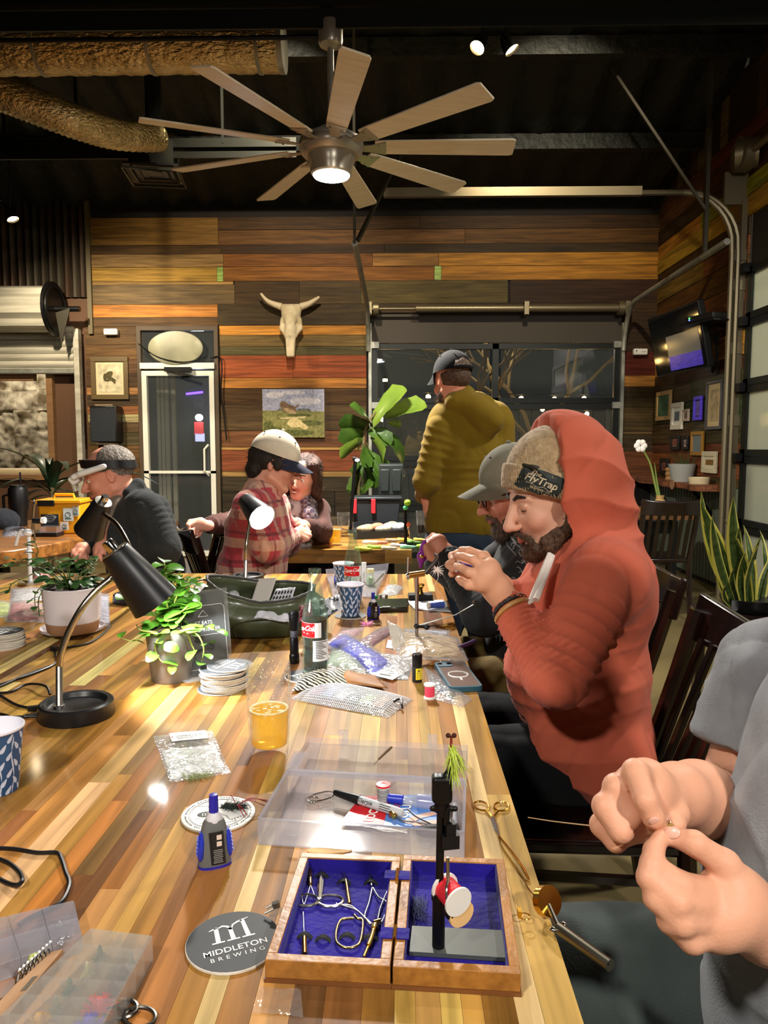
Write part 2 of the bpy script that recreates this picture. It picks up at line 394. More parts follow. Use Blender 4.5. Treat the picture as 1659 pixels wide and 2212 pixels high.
def sdfobj(name,parts,mats,parent,cols=None,smooth=180):
 """parts: list of (verts, quads); one mesh in the parent's space, optional vertex colours"""
 vs=[];fs=[];o=0
 for v,f in parts:vs.append(v);fs.append(f+o);o+=len(v)
 v=np.concatenate(vs);f=np.concatenate(fs)
 if parent is not None:a=np.array(wmat(parent).inverted());v=v@a[:3,:3].T+a[:3,3]
 me=bpy.data.meshes.new(name);nf=len(f)
 me.vertices.add(len(v));me.vertices.foreach_set('co',v.astype(np.float32).ravel());me.loops.add(nf*4);me.loops.foreach_set('vertex_index',f.astype(np.int32).ravel())
 me.polygons.add(nf);me.polygons.foreach_set('loop_start',np.arange(0,nf*4,4,dtype=np.int32));me.polygons.foreach_set('use_smooth',np.ones(nf,bool))
 if cols is not None:
  c=np.concatenate(cols);c=np.concatenate([c,np.ones((len(c),1))],1)
  at=me.color_attributes.new('Col','FLOAT_COLOR','POINT');at.data.foreach_set('color',c.astype(np.float32).ravel())
 for m in(mats if isinstance(mats,(list,tuple))else[mats]):me.materials.append(m)
 me.update(calc_edges=True);me.validate()
 ob=bpy.data.objects.new(name,me);COL.objects.link(ob)
 if parent is not None:ob.parent=parent
 return ob
def poly_lerp(p0,p1,t):return p0+(p1-p0)*t
def fold(v,nrm,fn):return v+nrm*fn(v)[:,None]
# ---------------- room shell ----------------
BY=8.5;RX=P(1423,600,BY).x;LX=P(196,600,BY).x
def ceil_z(y):return 3.94+.24*(BY-y)
def bx(px):return P(px,965,BY-.02).x
def bz(py,d=BY-.02):return P(861,py,d).z
PLANKX=wood('reclaimed_plank_x',0,.6,.5,1,0,None,.5,.2);PLANKY=wood('reclaimed_plank_y',1,.6,.5,1,0,None,.5,.2)
FLOORM=mat('concrete_floor',(110,96,62),.35,0,(78,68,44),1.2,bump=.06,bs=12)
FOAM=mat('black_spray_foam',(30,34,29),.62,0,(16,19,16),5,bump=.9,bs=14,bst=(1,.45,1));DARKW=mat('dark_wall',(22,16,11),.8)
CORR=mat('rusty_corrugated_steel',(74,70,58),.42,.7,(60,40,26),4,(2,2,.4),bump=.05,bs=20)
CORRS=mat('shutter_steel',(196,190,172),.42,.15,(150,146,130),5,(.3,3,3));FRAMEB=mat('door_frame_black',(22,25,22),.4,.4)
ALU=mat('aluminium_frame',(222,220,206),.4,.1);HEADER=mat('door_header_brown',(58,50,40),.6);ASPHALT=mat('outside_asphalt',(34,34,34),.8)
g=G().box((0,2.6,-.05),(13,13,.1));floor=g.build('floor',FLOORM,loc=(0,0,0));floor['kind']='structure'
# sloped black foam ceiling with sagging ribs between the purlins
def cf(u,v):
 x=-6+12.5*u;y=8.62-12.5*v
 ribs=.035*sin(x*17+.8*sin(y*2.3)+y*1.1)*(.4+.6*abs(sin(y*2.05)))+.02*noise.noise((x*3,y*1.3,0))
 return(x,y,ceil_z(y)+.03+ribs)
ceil=G().grid(cf,220,90).build('ceiling',FOAM,loc=(0,0,4),smooth=180);ceil['kind']='structure'
g=G()
for y in(7.35,6.2,5.05):g.bar((-5,y,ceil_z(y)-.06),(RX,y,ceil_z(y)-.06),.09,.14)
g.build('purlin',FOAM,ceil,W=True)
# back wall: dark backing with the two openings left free, planks nailed on it
DX0,DX1,DZ=bx(303),bx(476),bz(704);GX0,GX1,GZ=bx(800),bx(1338),bz(676)
SX1=bx(120);SZ0,SZ1=bz(975),bz(800)
def wallbox(g,x0,x1,z0,z1,y0=BY,y1=BY+.1):g.box(((x0+x1)/2,(y0+y1)/2,(z0+z1)/2),(x1-x0,y1-y0,z1-z0))
g=G()
for a in((LX,DX0,0,4.1),(DX0,DX1,DZ,4.1),(DX1,GX0,0,4.1),(GX0,GX1,GZ,4.1),(GX1,RX+.1,0,4.1)):wallbox(g,*a)
wall_back=g.build('wall_back',DARKW,loc=(0,BY,0));wall_back['kind']='structure'
cube=cubemesh(PLANKX);cubey=cubemesh(PLANKY)
def plank(x0,x1,z0,z1,col,th=None,y=BY):
 th=th or random.uniform(.018,.03)
 o=inst(cube,'plank',wall_back,((x0+x1)/2,-th/2,(z0+z1)/2),None,(x1-x0-.004,th,z1-z0-.004),[c*q*1.22 for q0 in(random.uniform(.94,1.06),)for c,q in zip(col,(q0*.97,q0*1.05,q0*1.0))]);return o
def row(y0,y1,segs):
 for x0,x1,c in segs:plank(bx(x0),bx(x1),bz(y1),bz(y0),c)
DK,OL,OR,RD,GO,BR=(66,42,22),(112,76,36),(152,92,42),(118,54,28),(150,96,34),(92,58,30)
row(467,527,[(200,480,OL)]);row(467,495,[(480,905,DK),(905,1423,(58,36,18))]);row(495,527,[(480,1000,BR),(1000,1423,(80,50,22))])
row(527,547,[(200,485,(70,46,22)),(485,830,(52,32,18)),(830,1423,(52,36,20))])
row(547,575,[(200,490,(112,80,48)),(490,805,(108,62,26)),(805,945,(140,92,48)),(945,1423,GO)])
row(575,606,[(200,476,(138,98,40)),(476,489,(126,138,74)),(489,936,(112,66,26)),(936,951,(146,156,92)),(951,1423,(146,92,32))])
row(606,613,[(200,510,(128,92,52))]);row(613,656,[(200,513,(88,66,44))])
row(606,656,[(513,650,(62,42,24)),(650,780,(70,50,28)),(780,1092,(74,58,30)),(1097,1423,(48,28,16))])
row(656,684,[(200,476,OR)]);row(656,676,[(790,1423,(62,42,24))]);row(656,702,[(476,790,(58,42,24))])
row(684,704,[(194,476,(72,48,28))])
for y0,y1,c in((704,742,(76,52,30)),(742,775,(84,56,32)),(775,806,(72,46,28)),(806,836,(66,44,28)),(836,852,(140,92,56)),(852,876,(60,44,30)),(876,894,(112,66,40)),(894,912,(134,112,82)),(912,934,(70,50,34)),(934,962,(64,52,34)),(962,1000,(86,58,34)),(1000,1026,(70,44,26)),(1026,1060,(90,52,30)),(1060,1130,(60,40,26)),(1130,1200,(52,36,24))):
 row(y0,y1,[(192,303,c)])
for y0,y1,segs in((702,723,[(478,792,(172,108,44))]),(723,748,[(478,792,(92,68,38))]),(748,767,[(478,792,(70,58,34))]),(767,816,[(478,635,RD),(635,792,(122,56,30))]),
  (816,838,[(478,792,OR)]),(838,874,[(478,792,DK)]),(874,930,[(478,792,(74,52,32))]),(930,966,[(478,792,(98,58,36))]),(966,972,[(478,792,(146,104,60))]),
  (972,1018,[(478,792,(116,58,36))]),(1018,1030,[(478,792,(128,92,56))]),(1030,1062,[(478,792,(54,42,30))])):row(y0,y1,segs)
for i in range(9):row(1062,1206,[(478+i*35,512+i*35,random.choice([(44,34,24),(36,28,20),(52,38,26)]))])
for y0,y1,c in((676,712,(52,34,20)),(712,760,(50,32,18)),(760,812,(74,26,16)),(812,836,(150,96,46)),(836,880,(62,46,26)),(880,932,(66,48,26)),(932,938,(90,66,40)),(938,975,(50,36,22)),(975,1028,(86,46,26))):
 row(y0,y1,[(1340,1423,c)])
# right wall and its planks; a roller garage door fills it from 6.35 m toward the camera
RG=6.32
g=G();g.box((RX+.05,(RG+BY)/2,2.2),(.1,BY-RG,4.4));g.box((RX+.05,1.6,4.3),(.1,2*(RG-1.6),2.1));g.box((RX+.05,-2.9,2.2),(.1,2.2,4.4))
wall_right=g.build('wall_right',DARKW,loc=(RX,RG,0));wall_right['kind']='structure'
def planky(y0,y1,z0,z1,col):
 th=random.uniform(.016,.03)
 inst(cubey,'plank',wall_right,(-th/2,(y0+y1)/2-RG,(z0+z1)/2),None,(th,abs(y1-y0)-.004,z1-z0-.004),[c*random.uniform(.92,1.08)*1.25 for c in(col[0]*.97,col[1]*1.05,col[2])])
zs=[.92,1.0,1.22,1.31,1.52,1.72,1.93,2.05,2.25,2.48,2.65,2.86,3.02,3.17,3.34,3.48,3.64,3.78,3.92]
rc=[(60,42,24),(110,56,30),(84,44,28),(70,48,26),(58,44,26),(66,48,26),(62,46,24),(140,84,36),(70,40,22),(120,60,30),(76,52,24),(92,66,30),(52,34,18),(146,98,36),(138,90,32),(54,34,20),(80,54,26),(72,46,22)]
for i in range(len(zs)-1):
 yj=random.uniform(7.0,7.9)
 planky(yj,BY-.03,zs[i],zs[i+1],rc[i]);planky(RG if zs[i]<3.1 else 2.0,yj,zs[i],zs[i+1],[q*random.uniform(.75,1.1)for q in rc[i]])
for k in range(34):# upright boards between the planks and the ceiling
 y=BY-.1-k*.17;inst(cubey,'plank',wall_right,(-.01,y-RG,(3.93+ceil_z(y))/2),None,(.02,.16,max(.02,ceil_z(y)-3.93)),random.choice([(50,38,22),(70,50,28),(96,84,52),(40,26,16)]))
g=G()
for k in range(30):g.tube([(RX-.012,RG+.02+k*.073,.05),(RX-.012,RG+.02+k*.073,.92)],.022,6)
g.build('corrugated_sheet',mat('grey_corrugated_sheet',(104,110,92),.45,.5),wall_right,W=True)
# left end of the back wall: corrugated steel over the roller-shutter counter
g=G();x0=-6.2
wallbox(g,x0,LX,SZ1,4.1);wallbox(g,SX1,LX,0,SZ1);wallbox(g,x0,SX1,0,.9)
wall_left=g.build('wall_left',mat('brown_painted_wall',(86,58,36),.7),loc=(LX,BY,0));wall_left['kind']='structure'
g=G();n=62;L=LX-x0
g.grid(lambda u,v:(x0+L*u,BY-.02-.018*abs(((u*n)%2)-1)**.7*2,bz(640)+(4.05-bz(640))*v),n*4,1);g.build('corrugated_sheet',CORR,wall_left,W=True,smooth=30)
G().box((LX+.0,BY-.03,3.3),(.05,.06,1.5)).build('corner_trim',mat('worn_trim',(96,86,60),.6),wall_left,W=True)
# far lounge behind the counter opening: rough stone wall, lit by its own lamp
g=G()
def stone(u,v):
 x=-6.3+2.6*u;z=.2+2.6*v;q=noise.cell_vector((x*3,z*3.4,0));d=.05*noise.noise((x*4,z*4,3))+.035*noise.noise((x*13,z*13,1))
 return(x,10.2+d+.05*q[0],z)
wl=g.grid(stone,130,130).build('wall_far',mat('rough_limestone',(196,180,146),.85,0,(92,74,44),5,bump=.8,bs=9,detail=8,contrast=(.42,.62)),smooth=50);wl['kind']='structure'
light('counter_lamp_light','POINT',(-5.0,9.3,2.6),55,NEUT,.06)
# side walls and rear wall close the room behind the photographer
g=G().box((-6.25,2.2,2.6),(.1,13,5.4));o=g.build('wall_side',DARKW);o['kind']='structure'
g=G().box((-1.6,-4,2.9),(9.4,.1,6));o=g.build('wall_rear',DARKW);o['kind']='structure'
# ---- door_1: white aluminium glass door with a transom ----
door_1=thing('door_1',loc=((DX0+DX1)/2,BY,0),kind='structure');DW=DX1-DX0;tz=bz(795)
def fr(g,x0,x1,z0,z1,w,y=-.02,d=.07):
 g.box(((x0+x1)/2,y,z1-w/2),(x1-x0,d,w));g.box(((x0+x1)/2,y,z0+w/2),(x1-x0,d,w));g.box((x0+w/2,y,(z0+z1)/2),(w,d,z1-z0-2*w));g.box((x1-w/2,y,(z0+z1)/2),(w,d,z1-z0-2*w));return g
h=DW/2
fr(G(),-h,h,0,DZ,.045,.0,.1).build('door_frame',mat('wooden_casing',(74,60,42),.6),door_1)
g=G();g.box((0,-.03,tz+.025),(DW-.08,.1,.065));g.build('transom_bar',ALU,door_1)
g=fr(G(),-h+.05,h-.05,.02,tz-.03,.055,-.03,.06);g.box((0,-.035,bz(1020)),(DW-.1,.05,.03));g.build('door_leaf',ALU,door_1)
G().box((0,-.03,tz/2),(DW-.2,.008,tz-.12)).build('pane',PANE,door_1);G().box((0,-.01,(tz+DZ)/2),(DW-.1,.008,DZ-tz-.1)).build('pane',PANE,door_1)
g=G();g.box((.02,-.1,tz-.02),(.3,.06,.05));g.bar((-.1,-.12,tz-.02),(.2,-.14,tz-.1),.02);g.bar((.2,-.14,tz-.1),(.05,-.06,tz-.1),.02);g.build('door_closer',BLACKM,door_1)
G().tube([(h-.13,-.06,.95),(h-.16,-.12,1.0),(h-.16,-.12,1.25),(h-.13,-.06,1.3)],.012).build('door_handle',ALU,door_1)
t=thing('oval_sign','pale grey oval sign hung in the glass above the white door','sign',((DX0+DX1)/2-.01,BY-.07,bz(752)))
g=G();pr=[(1,0),(1,.012),(.97,.02),(.6,.028),(0,.03)]
g.at((0,0,0),(R(90),0,0));vs0=len(g.v);g.lathe(pr,40);g.v=[(x*.31,y,z*.19)for x,y,z in g.v];g.build('panel',mat('oval_sign_grey',(168,166,138),.4,0,(120,118,96),2),t)
G().tube(catmull([(.36,0,-.1),(.1,-.04,-.16),(-.2,-.03,-.1),(-.42,0,.05)],5),.006,6).build('cable',BLACK,t)
# ---- back garage door ----
door_2=thing('door_2',loc=((GX0+GX1)/2,BY-.02,0),kind='structure');gw=GX1-GX0;gh=gw/2
G().box((0,.05,(bz(740)+GZ)/2),(gw,.06,GZ-bz(740))).build('header_panel',HEADER,door_2)
zz=[0,bz(1092),bz(996),bz(872),bz(742)]
for i in range(4):
 z0,z1=zz[i],zz[i+1];g=fr(G(),-gh+.02,gh-.02,z0+.004,z1-.004,.06,.02,.05);g.box((-.0,.02,(z0+z1)/2),(.07,.05,z1-z0));f_=g.build('door_frame',FRAMEB,door_2)
 for sx in(-1,1):G().box((sx*(gh/2-.0),.02,(z0+z1)/2),(gh-.12,.008,z1-z0-.12)).build('pane',PANE,f_)
 for sx in(-1,1):G().box((sx*(gh-.05),-.02,z1-.02),(.1,.03,.07)).build('hinge',GALV,door_2)
g=G()
for s_,x in((-1,-gh),(1,gh)):g.bar((x,-.03,0),(x,-.03,bz(700)),.05,.035)
for s_,x in((-1,-gh-.02),(1,gh)):
 z1=2.82;pts=[(x,-.06,bz(760))]+[(x,-.06-.38*(1-cos(a)),bz(760)+(z1-bz(760))*sin(a))for a in[i*pi/16 for i in range(1,9)]]+[(x,-2.62,z1+.02)]
 g.tube(pts,.026,8)
g.build('track',GALV,door_2)
g=G();sz=bz(676)+.02;g.cyl((-gh,-.14,sz),(gh,-.14,sz),.016)
for a,b in((-.32,.1),(.12,.5)):g.tube([(gw*(a+(b-a)*i/60),-.14+.0,sz)for i in range(61)],[.04+.004*(i%2)for i in range(61)],10)
for x in(-gh,gw*.11,gh):g.box((x,-.1,sz),(.05,.16,.14))
for x in(-gh+.07,gh-.07):g.cyl((x-.03,-.14,sz),(x+.03,-.14,sz),.075,n=20)
g.build('torsion_spring',mat('dull_grey_steel',(126,116,92),.4,.7),door_2)
g=G();xs=-gh-.02
g.bar((xs,-2.62,2.84),(xs-.0,-2.62,ceil_z(5.9)),.04,.02);g.bar((xs+.02,-2.6,2.86),(xs+.4,-2.2,3.75),.04,.02);g.bar((gh,-2.2,2.84),(gh,-2.2,ceil_z(6.3)),.035,.03);g.bar((gh-.0,-2.2,3.2),(gh-.75,-2.0,ceil_z(6.5)),.03,.02)
g.build('hanger_strut',mat('strut_grey',(62,58,46),.5,.3),door_2)
# ---- near garage door in the right wall ----
door_3=thing('door_3',loc=(RX,RG,0),kind='structure');y1=-3.4
G().box((.03,(-.05+y1)/2,(2.72+3.25)/2),(.06,-y1,.6)).build('header_panel',mat('door_header_dark',(34,30,24),.6),door_3)
zz=[.0,.62,1.2,1.78,2.32,2.75]
FROST=film('frosted_pane',(196,200,186),.3,.12,.06,milk=.6)
for i in range(5):
 z0,z1=zz[i],zz[i+1];g=G()
 for z in(z0+.03,z1-.03):g.box((.0,y1/2,z),(.05,-y1,.055))
 for y in(-.06,-1.1,-2.2,-3.3):g.box((0,y,(z0+z1)/2),(.05,.08,z1-z0))
 f_=g.build('door_frame',FRAMEB,door_3)
 for y in(-.58,-1.65,-2.75):G().box((.0,y,(z0+z1)/2),(.008,1.0,z1-z0-.1)).build('pane',FROST,f_)
 G().box((-.05,-.02,z1-.01),(.06,.1,.07)).build('hinge',BLACKM,door_3)
g=G();zt=3.36
for dx in(0,.05):
 pts=[(-.14+dx,.02,0),(-.14+dx,.02,2.85)]+[(-.14+dx-.42*(1-cos(a)),.02,2.92+(zt-2.92)*sin(a))for a in[i*pi/16 for i in range(1,9)]]+[(-2.98,.02,zt)]
 g.tube(pts,.024,8)
g.bar((-3.02,.02,zt+.012),(-.9,.02,zt+.012),.05,.07);g.bar((-.02,.06,0),(-.02,.06,3.3),.06,.09)
for z in(1.5,2.1,2.62,2.86):g.box((-.06,.04,z),(.14,.05,.09))
g.build('track',mat('dull_grey_steel',(0,0,0)),door_3)
g=G();g.tube([(-.02,-.12,3.62),(-.18,-.05,3.62)],.115,22);g.tube([(-.17+.02*i,-.08+0*i,3.62)for i in range(6)],[.135,.128,.135,.128,.135,.13],22);g.cyl((-.1,.02,3.62),(-.02,-3.4,3.62),.03);g.box((-.1,.06,3.4),(.22,.03,.26))
g.build('cable_drum',mat('dull_grey_steel',(0,0,0)),door_3)
# ---- night outside: yard, fence, branches, string lights, parked car lights ----
g=G().box((0,22,-.08),(60,26.6,.1));o=g.build('ground_outside',ASPHALT);o['kind']='structure'
g=G().box((8,4,-.07),(9.8,9,.1));o=g.build('ground_side',mat('pale_gravel',(150,146,126),.9));o['kind']='structure'
BULB=mat('warm_bulb',(255,210,130),.4,emit=45,ecol=(255,206,120));BARK=mat('bark',(104,88,54),.9)
def bulbs(name,label,pts,sag=None):
 t=thing(name,label,'lights',pts[0])
 for q in(pts[0],pts[-1]):G().cyl((q[0],q[1],-.03),q,.03,n=8).build('support_post',BLACKM,t,W=True)
 G().tube(catmull(pts,6),.008,6).build('wire',BLACK,t,W=True)
 for q in pts:G().ell((q[0],q[1],q[2]-.06),.035,8,6).build('bulb',BULB,t,W=True)
bulbs('string_lights','upper row of warm festoon bulbs outside the back garage door',[P(x,y,10.5)for x,y in((832,812),(852,843),(925,848),(1126,852),(1198,853),(1262,852),(1330,856))])
bulbs('string_lights','lower row of warm festoon bulbs outside the back garage door',[P(x,y,12)for x,y in((790,908),(826,898),(938,888),(1172,876),(1220,882),(1268,886),(1330,890))])
bulbs('string_lights','festoon bulbs seen through the panes of the right garage door',[(RX+.9,5.9,1.95),(RX+.95,6.3,1.72),(RX+1.1,6.8,1.74),(RX+1.2,7.2,1.6)])
t=thing('bare_tree','bare branching tree lit by festoon bulbs outside the garage door','tree',(1.0,11,0));g=G();random.seed(3)
def branch(a,d,L,r,n):
 b=a+d*L;g.tube([a,(a+b)/2+V((random.uniform(-.05,.05),0,random.uniform(-.05,.05))),b],[r,r*.7],6)
 if n:
  for _ in range(3):branch(b,(d+V((random.uniform(-.7,.7),random.uniform(-.3,.3),random.uniform(-.3,.5)))).normalized(),L*.72,r*.62,n-1)
branch(V((.9,11,0)),V((0,0,1)),1.2,.06,4);branch(V((2.2,11.4,0)),V((-.1,0,1)),1.3,.07,4);g.build('branches',BARK,t,W=True)
g=G();n=40
for k in range(n):g.box((-3+k*.22,13.5,1),(.2,.05+.03*(k%2),2))
o=g.build('yard_fence',mat('dark_fence',(38,42,36),.6,.3));o['kind']='structure'
light('yard_lamp_light','POINT',(1.4,11.2,2.9),30,WARM,.1);light('porch_lamp_light','POINT',(RX+2.2,5.5,3.2),220,(1,.92,.7),.1)
t=thing('lit_sign_post','bluish white lamp over a red board outside the white door','lamp',P(430,960,13)-V((0,0,.5)))
q=P(430,902,13);G().ell(q,(.07,.05,.06),12,8).build('lamp',mat('blue_white_lamp',(235,245,255),.4,emit=20,ecol=(210,235,255)),t,W=True)
g=G().box(tuple(P(430,925,13.05)),(.16,.04,.22));g.build('board',mat('red_board',(170,40,40),.5,emit=.6),t,W=True)
g=G().box(tuple(P(432,945,13.05)),(.16,.04,.14));g.build('lower_board',mat('lilac_board',(170,170,230),.5,emit=.8),t,W=True);b_=P(430,1000,13.1);g=G().bar(b_-V((0,0,b_.z)),P(430,950,13.1),.05);g.build('post',BLACKM,t,W=True)
light('street_lamp_light','POINT',P(430,870,12.4),25,(.75,.85,1),.1)
g=G().box((-5,13.45,1.9),(7,.1,4));o=g.build('wall_outside',mat('dark_render',(40,38,40),.9));o['kind']='structure'
t=thing('neon_strip','thin violet neon strip glowing outside the glass door','light',P(420,850,13.37));G().bar(P(402,851,13.38),P(438,847,13.38),.035).build('tube',mat('violet_neon',(90,60,255),.4,emit=5,ecol=(80,50,255)),t,W=True)
g=G()
for px in(345,352,362,376):g.bar(V((P(px,900,9.6).x,9.6,0)),V((P(px,900,9.6).x,9.6,2.5)),.05)
o=g.build('trim_1',mat('porch_posts',(150,148,132),.5),loc=(0,9.6,0));o['kind']='structure'
# ---------------- ceiling things ----------------
FOIL=mat('crinkled_foil',(236,218,166),.24,.8,(186,164,112),7,bump=.9,bs=26,bst=(1,2.2,2.2),detail=6)
t=thing('foil_duct','straight foil-wrapped air duct running along the ceiling','duct',P(300,100,4.6));a=P(-190,106,4.6);b=P(607,102,4.6);b.z=a.z
g=G();n=60
g.tube([a+(b-a)*i/n for i in range(n+1)],[.148+.006*sin(i*2.1)*sin(i*.7)for i in range(n+1)],28);g.build('foil_sleeve',FOIL,t,W=True)
g=G();g.tube([b-V((.012,0,0)),b+V((.02,0,0))],.152,28);g.build('end_collar',GALV,t,W=True)
for px in(90,330,560):
 c=P(px,104,4.6);c.z=a.z;G().tube([c+V((-.01,0,0)),c+V((.01,0,0))],.154,24).bar(c+V((0,0,.15)),V((c.x,c.y,ceil_z(c.y)-.01)),.02,.01).build('hanger_strap',GALV,t,W=True)
t=thing('flexible_duct','sagging foil flexible duct with fine rings below the straight duct','duct',P(150,240,5.3))
pts=catmull([P(-120,150,5.1),P(-30,186,5.15),P(60,222,5.2),P(160,262,5.3),P(250,290,5.5),P(348,300,5.8)],16)
G().tube(pts,[(.118+.01*(i%2))*(1-.25*(i/len(pts))**2)for i in range(len(pts))],24).build('foil_hose',FOIL,t,W=True,smooth=60);G().tube([P(60,172,5.1)+V((0,0,0)),V((P(60,172,5.1).x,5.1,ceil_z(5.1)))],.006,6).build('hanger_wire',BLACK,t,W=True)
BEAMM=mat('dark_steel_beam',(30,32,27),.45,.5)
def beam(name,label,a,b,w,h):
 t=thing(name,label,'beam',tuple((a+b)/2));d=(b-a).normalized();n=V((0,0,1));m_=h
 g=G();g.bar(a+n*h/2,b+n*h/2,.014,w);g.bar(a-n*h/2,b-n*h/2,.014,w);g.build('flange',BEAMM,t,W=True)
 g=G();g.bar(a,b,h,.01);g.build('web',BEAMM,t,W=True);g=G()
 for i in range(1,6):q=a+(b-a)*i/6;g.bar(V((q.x,q.y,q.z+h/2)),V((q.x,q.y,ceil_z(q.y)-.0)),.02)
 g.build('hanger_rod',BEAMM,t,W=True)
def lvl(x0,x1,y,d):a=P(x0,y,d);b=P(x1,y,d);b.z=a.z;return a,b
beam('ceiling_beam','dark steel beam crossing the ceiling above the foil duct',*lvl(-300,1900,26,4.15),.1,.12)
beam('ceiling_beam','grey steel beam crossing left of the fan just above the vent',*lvl(-300,640,326,6.0),.08,.07)
t=thing('conduit_pipe','thin black conduit pipe passing in front of the foil duct','pipe',P(330,88,4.2));a,b=lvl(-200,690,90,4.25);b.z -= .0
g=G();g.cyl(a,b,.013,n=8);g.build('pipe',BLACKM,t,W=True);G().cyl(a+(b-a)*.2,V(((a+(b-a)*.2).x,4.25,4.98)),.006,n=6).cyl(b,V((b.x,4.25,4.98)),.006,n=6).build('hanger_rod',BLACKM,t,W=True)
t=thing('ceiling_vent','dark square air vent box hanging under the beam','vent',P(335,375,6.1));q=P(335,380,6.1)
G().at(q,R(8)).box((0,0,.12),(.34,.34,.2)).build('duct_box',BEAMM,t,W=True)
g=G().at(q,R(8))
for i in range(4):
 s_=.42-.1*i;g.tube([(x*s_/2,y*s_/2,-.015+.012*i)for x,y in((-1,-1),(1,-1),(1,1),(-1,1))],.012,4,closed=True)
g.build('grille',mat('vent_grey',(58,58,48),.4,.3),t,W=True);G().at(q,R(8)).box((0,0,.02),(.42,.42,.015)).build('back_plate',BLACK,t,W=True);G().bar(q+V((0,0,.2)),V((q.x,q.y,ceil_z(q.y))),.1).build('drop_pipe',BEAMM,t,W=True)
# fan
NICK=mat('brushed_nickel',(176,168,152),.3,.6);BLADE=mat('champagne_blade',(226,214,188),.45,.05,(212,198,172),4,(1,9,1))
t=thing('ceiling_fan','nine-bladed nickel ceiling fan with a round glowing lamp','fan',FAN)
z_top=P(718,96,4.2).z-FAN.z
G().lathe([(0,.1),(.06,.1),(.1,.075),(.165,.04),(.178,.01),(.17,-.03),(.15,-.05),(0,-.05)],40).build('motor_housing',NICK,t)
G().lathe([(.105,-.02),(.125,-.03),(.128,-.075),(.118,-.1),(.112,-.14),(.1,-.15),(0,-.15)],40).build('lamp_collar',NICK,t)
G().lathe([(0,-.168),(.06,-.166),(.095,-.158),(.104,-.145),(.1,-.13)],40).build('lamp_lens',mat('glowing_lens',(255,250,240),.4,emit=14,ecol=(255,246,232)),t)
G().cyl((0,0,.09),(0,0,z_top),.017,n=14).build('down_rod',NICK,t)
G().lathe([(0,z_top+.11),(.062,z_top+.11),(.066,z_top+.1),(.066,z_top+.01),(.06,z_top-.005),(.03,z_top-.02),(0,z_top-.02)],28).build('canopy',NICK,t)
G().box((-.02,0,(z_top+.1+ceil_z(4.2)-FAN.z)/2),(.06,.06,ceil_z(4.2)-FAN.z-z_top-.1)).build('hanging_post',BLACKM,t)
for k in range(9):
 an=R(40*k+1);r3=M.Rotation(an,3,'Z')@M.Rotation(R(-13),3,'X')
 g=G().at((0,0,.0),r3);pr=[(.24,-.05),(.3,-.056),(.98,-.07),(1.0,-.06),(1.0,.06),(.98,.07),(.3,.056),(.24,.05)];g.prism(pr,-.005,.005);b_=g.build('blade',BLADE,t,bevel=.002)
 g=G().at((0,0,.0),r3);g.prism([(.15,-.022),(.22,-.03),(.3,-.054),(.3,.054),(.22,.03),(.15,.022)],-.011,-.005);g.cyl((.26,-.03,-.012),(.26,-.03,-.017),.006,n=8);g.cyl((.26,.03,-.012),(.26,.03,-.017),.006,n=8);g.build('blade_bracket',NICK,b_)
G().tube(catmull([(.05,.02,z_top+.06),(.06,.03,.6),(.03,.02,.3),(.012,.01,.15)],5),.005,5).build('cable',BLACK,t)
# track spot lamps
SPOTG=mat('hot_spot_lens',(255,225,160),.4,emit=60,ecol=(255,214,140))
def spot(label,q,aim,power=30,ang_=95):
 t=thing('spot_lamp',label,'lamp',q,group=None);d=(V(aim)-q).normalized();r3=frame_to(d)
 top=V((q.x+.02,q.y,ceil_z(q.y)-.02))
 G().at(q,r3).lathe([(0,-.11),(.03,-.11),(.05,-.06),(.058,0),(.052,.004),(.046,-.01)],22).build('lamp_head',BLACKM,t,W=True)
 G().at(q,r3).lathe([(.046,-.012),(0,-.008)],22).build('lens',SPOTG,t,W=True)
 g=G();g.tube([q-d*.08,q-d*.08+V((0,0,.1)),top],.009,6);g.build('stem',BLACKM,t,W=True);light('spot_light','SPOT',q+d*.015,power,WARM,.04,q+d,ang_,.8)
spot('left one of the two bright spot lamps under the dark ceiling',P(1031,103,5.4),P(1031,103,5.4)+V((-.5,-.45,-.9)),50)
spot('right one of the two bright spot lamps, tilted sideways',P(1106,108,5.4),P(1106,108,5.4)+V((.55,-.12,-.9)),50)
spot('glowing spot lamp by the corrugated wall, upper left',P(28,474,7.1),P(28,474,7.1)+V((.35,-.12,-.8)),70,110)
spot('spot lamp at the far left edge below the beam',P(-8,432,6.5),P(-8,432,6.5)+V((.12,.7,-.75)),260,110)
spot('spot lamp above the middle of the plank wall',V((-.75,4.75,4.5)),P(560,760,8.5),420,62)  # this one and the next hang out of view, added to brighten the planks
spot('spot lamp above the right part of the plank wall',V((1.1,4.75,4.5)),P(1150,740,8.5),280,62)
# fixtures of the added pendant lamps, all out of view
for i,q in enumerate(FILL_LAMPS):
 t=thing('pendant_lamp',['round pendant lamp hanging over the near end of the big table','round pendant lamp hanging over the aisle by the right door','round pendant lamp over the aisle between the hooded person and the right door'][i],'lamp',q)
 G().lathe([(.16,0),(.165,.01),(.15,.05),(.06,.1),(0,.105)],32).build('shade',BLACKM,t);G().lathe([(.15,.004),(0,.004)],32).build('diffuser',mat('pendant_diffuser',(255,240,215),.4,emit=6,ecol=(255,236,206)),t)
 G().cyl((0,0,.1),(0,0,min(5.6,ceil_z(q.y)-q.z)),.008,n=8).build('cord',BLACK,t)
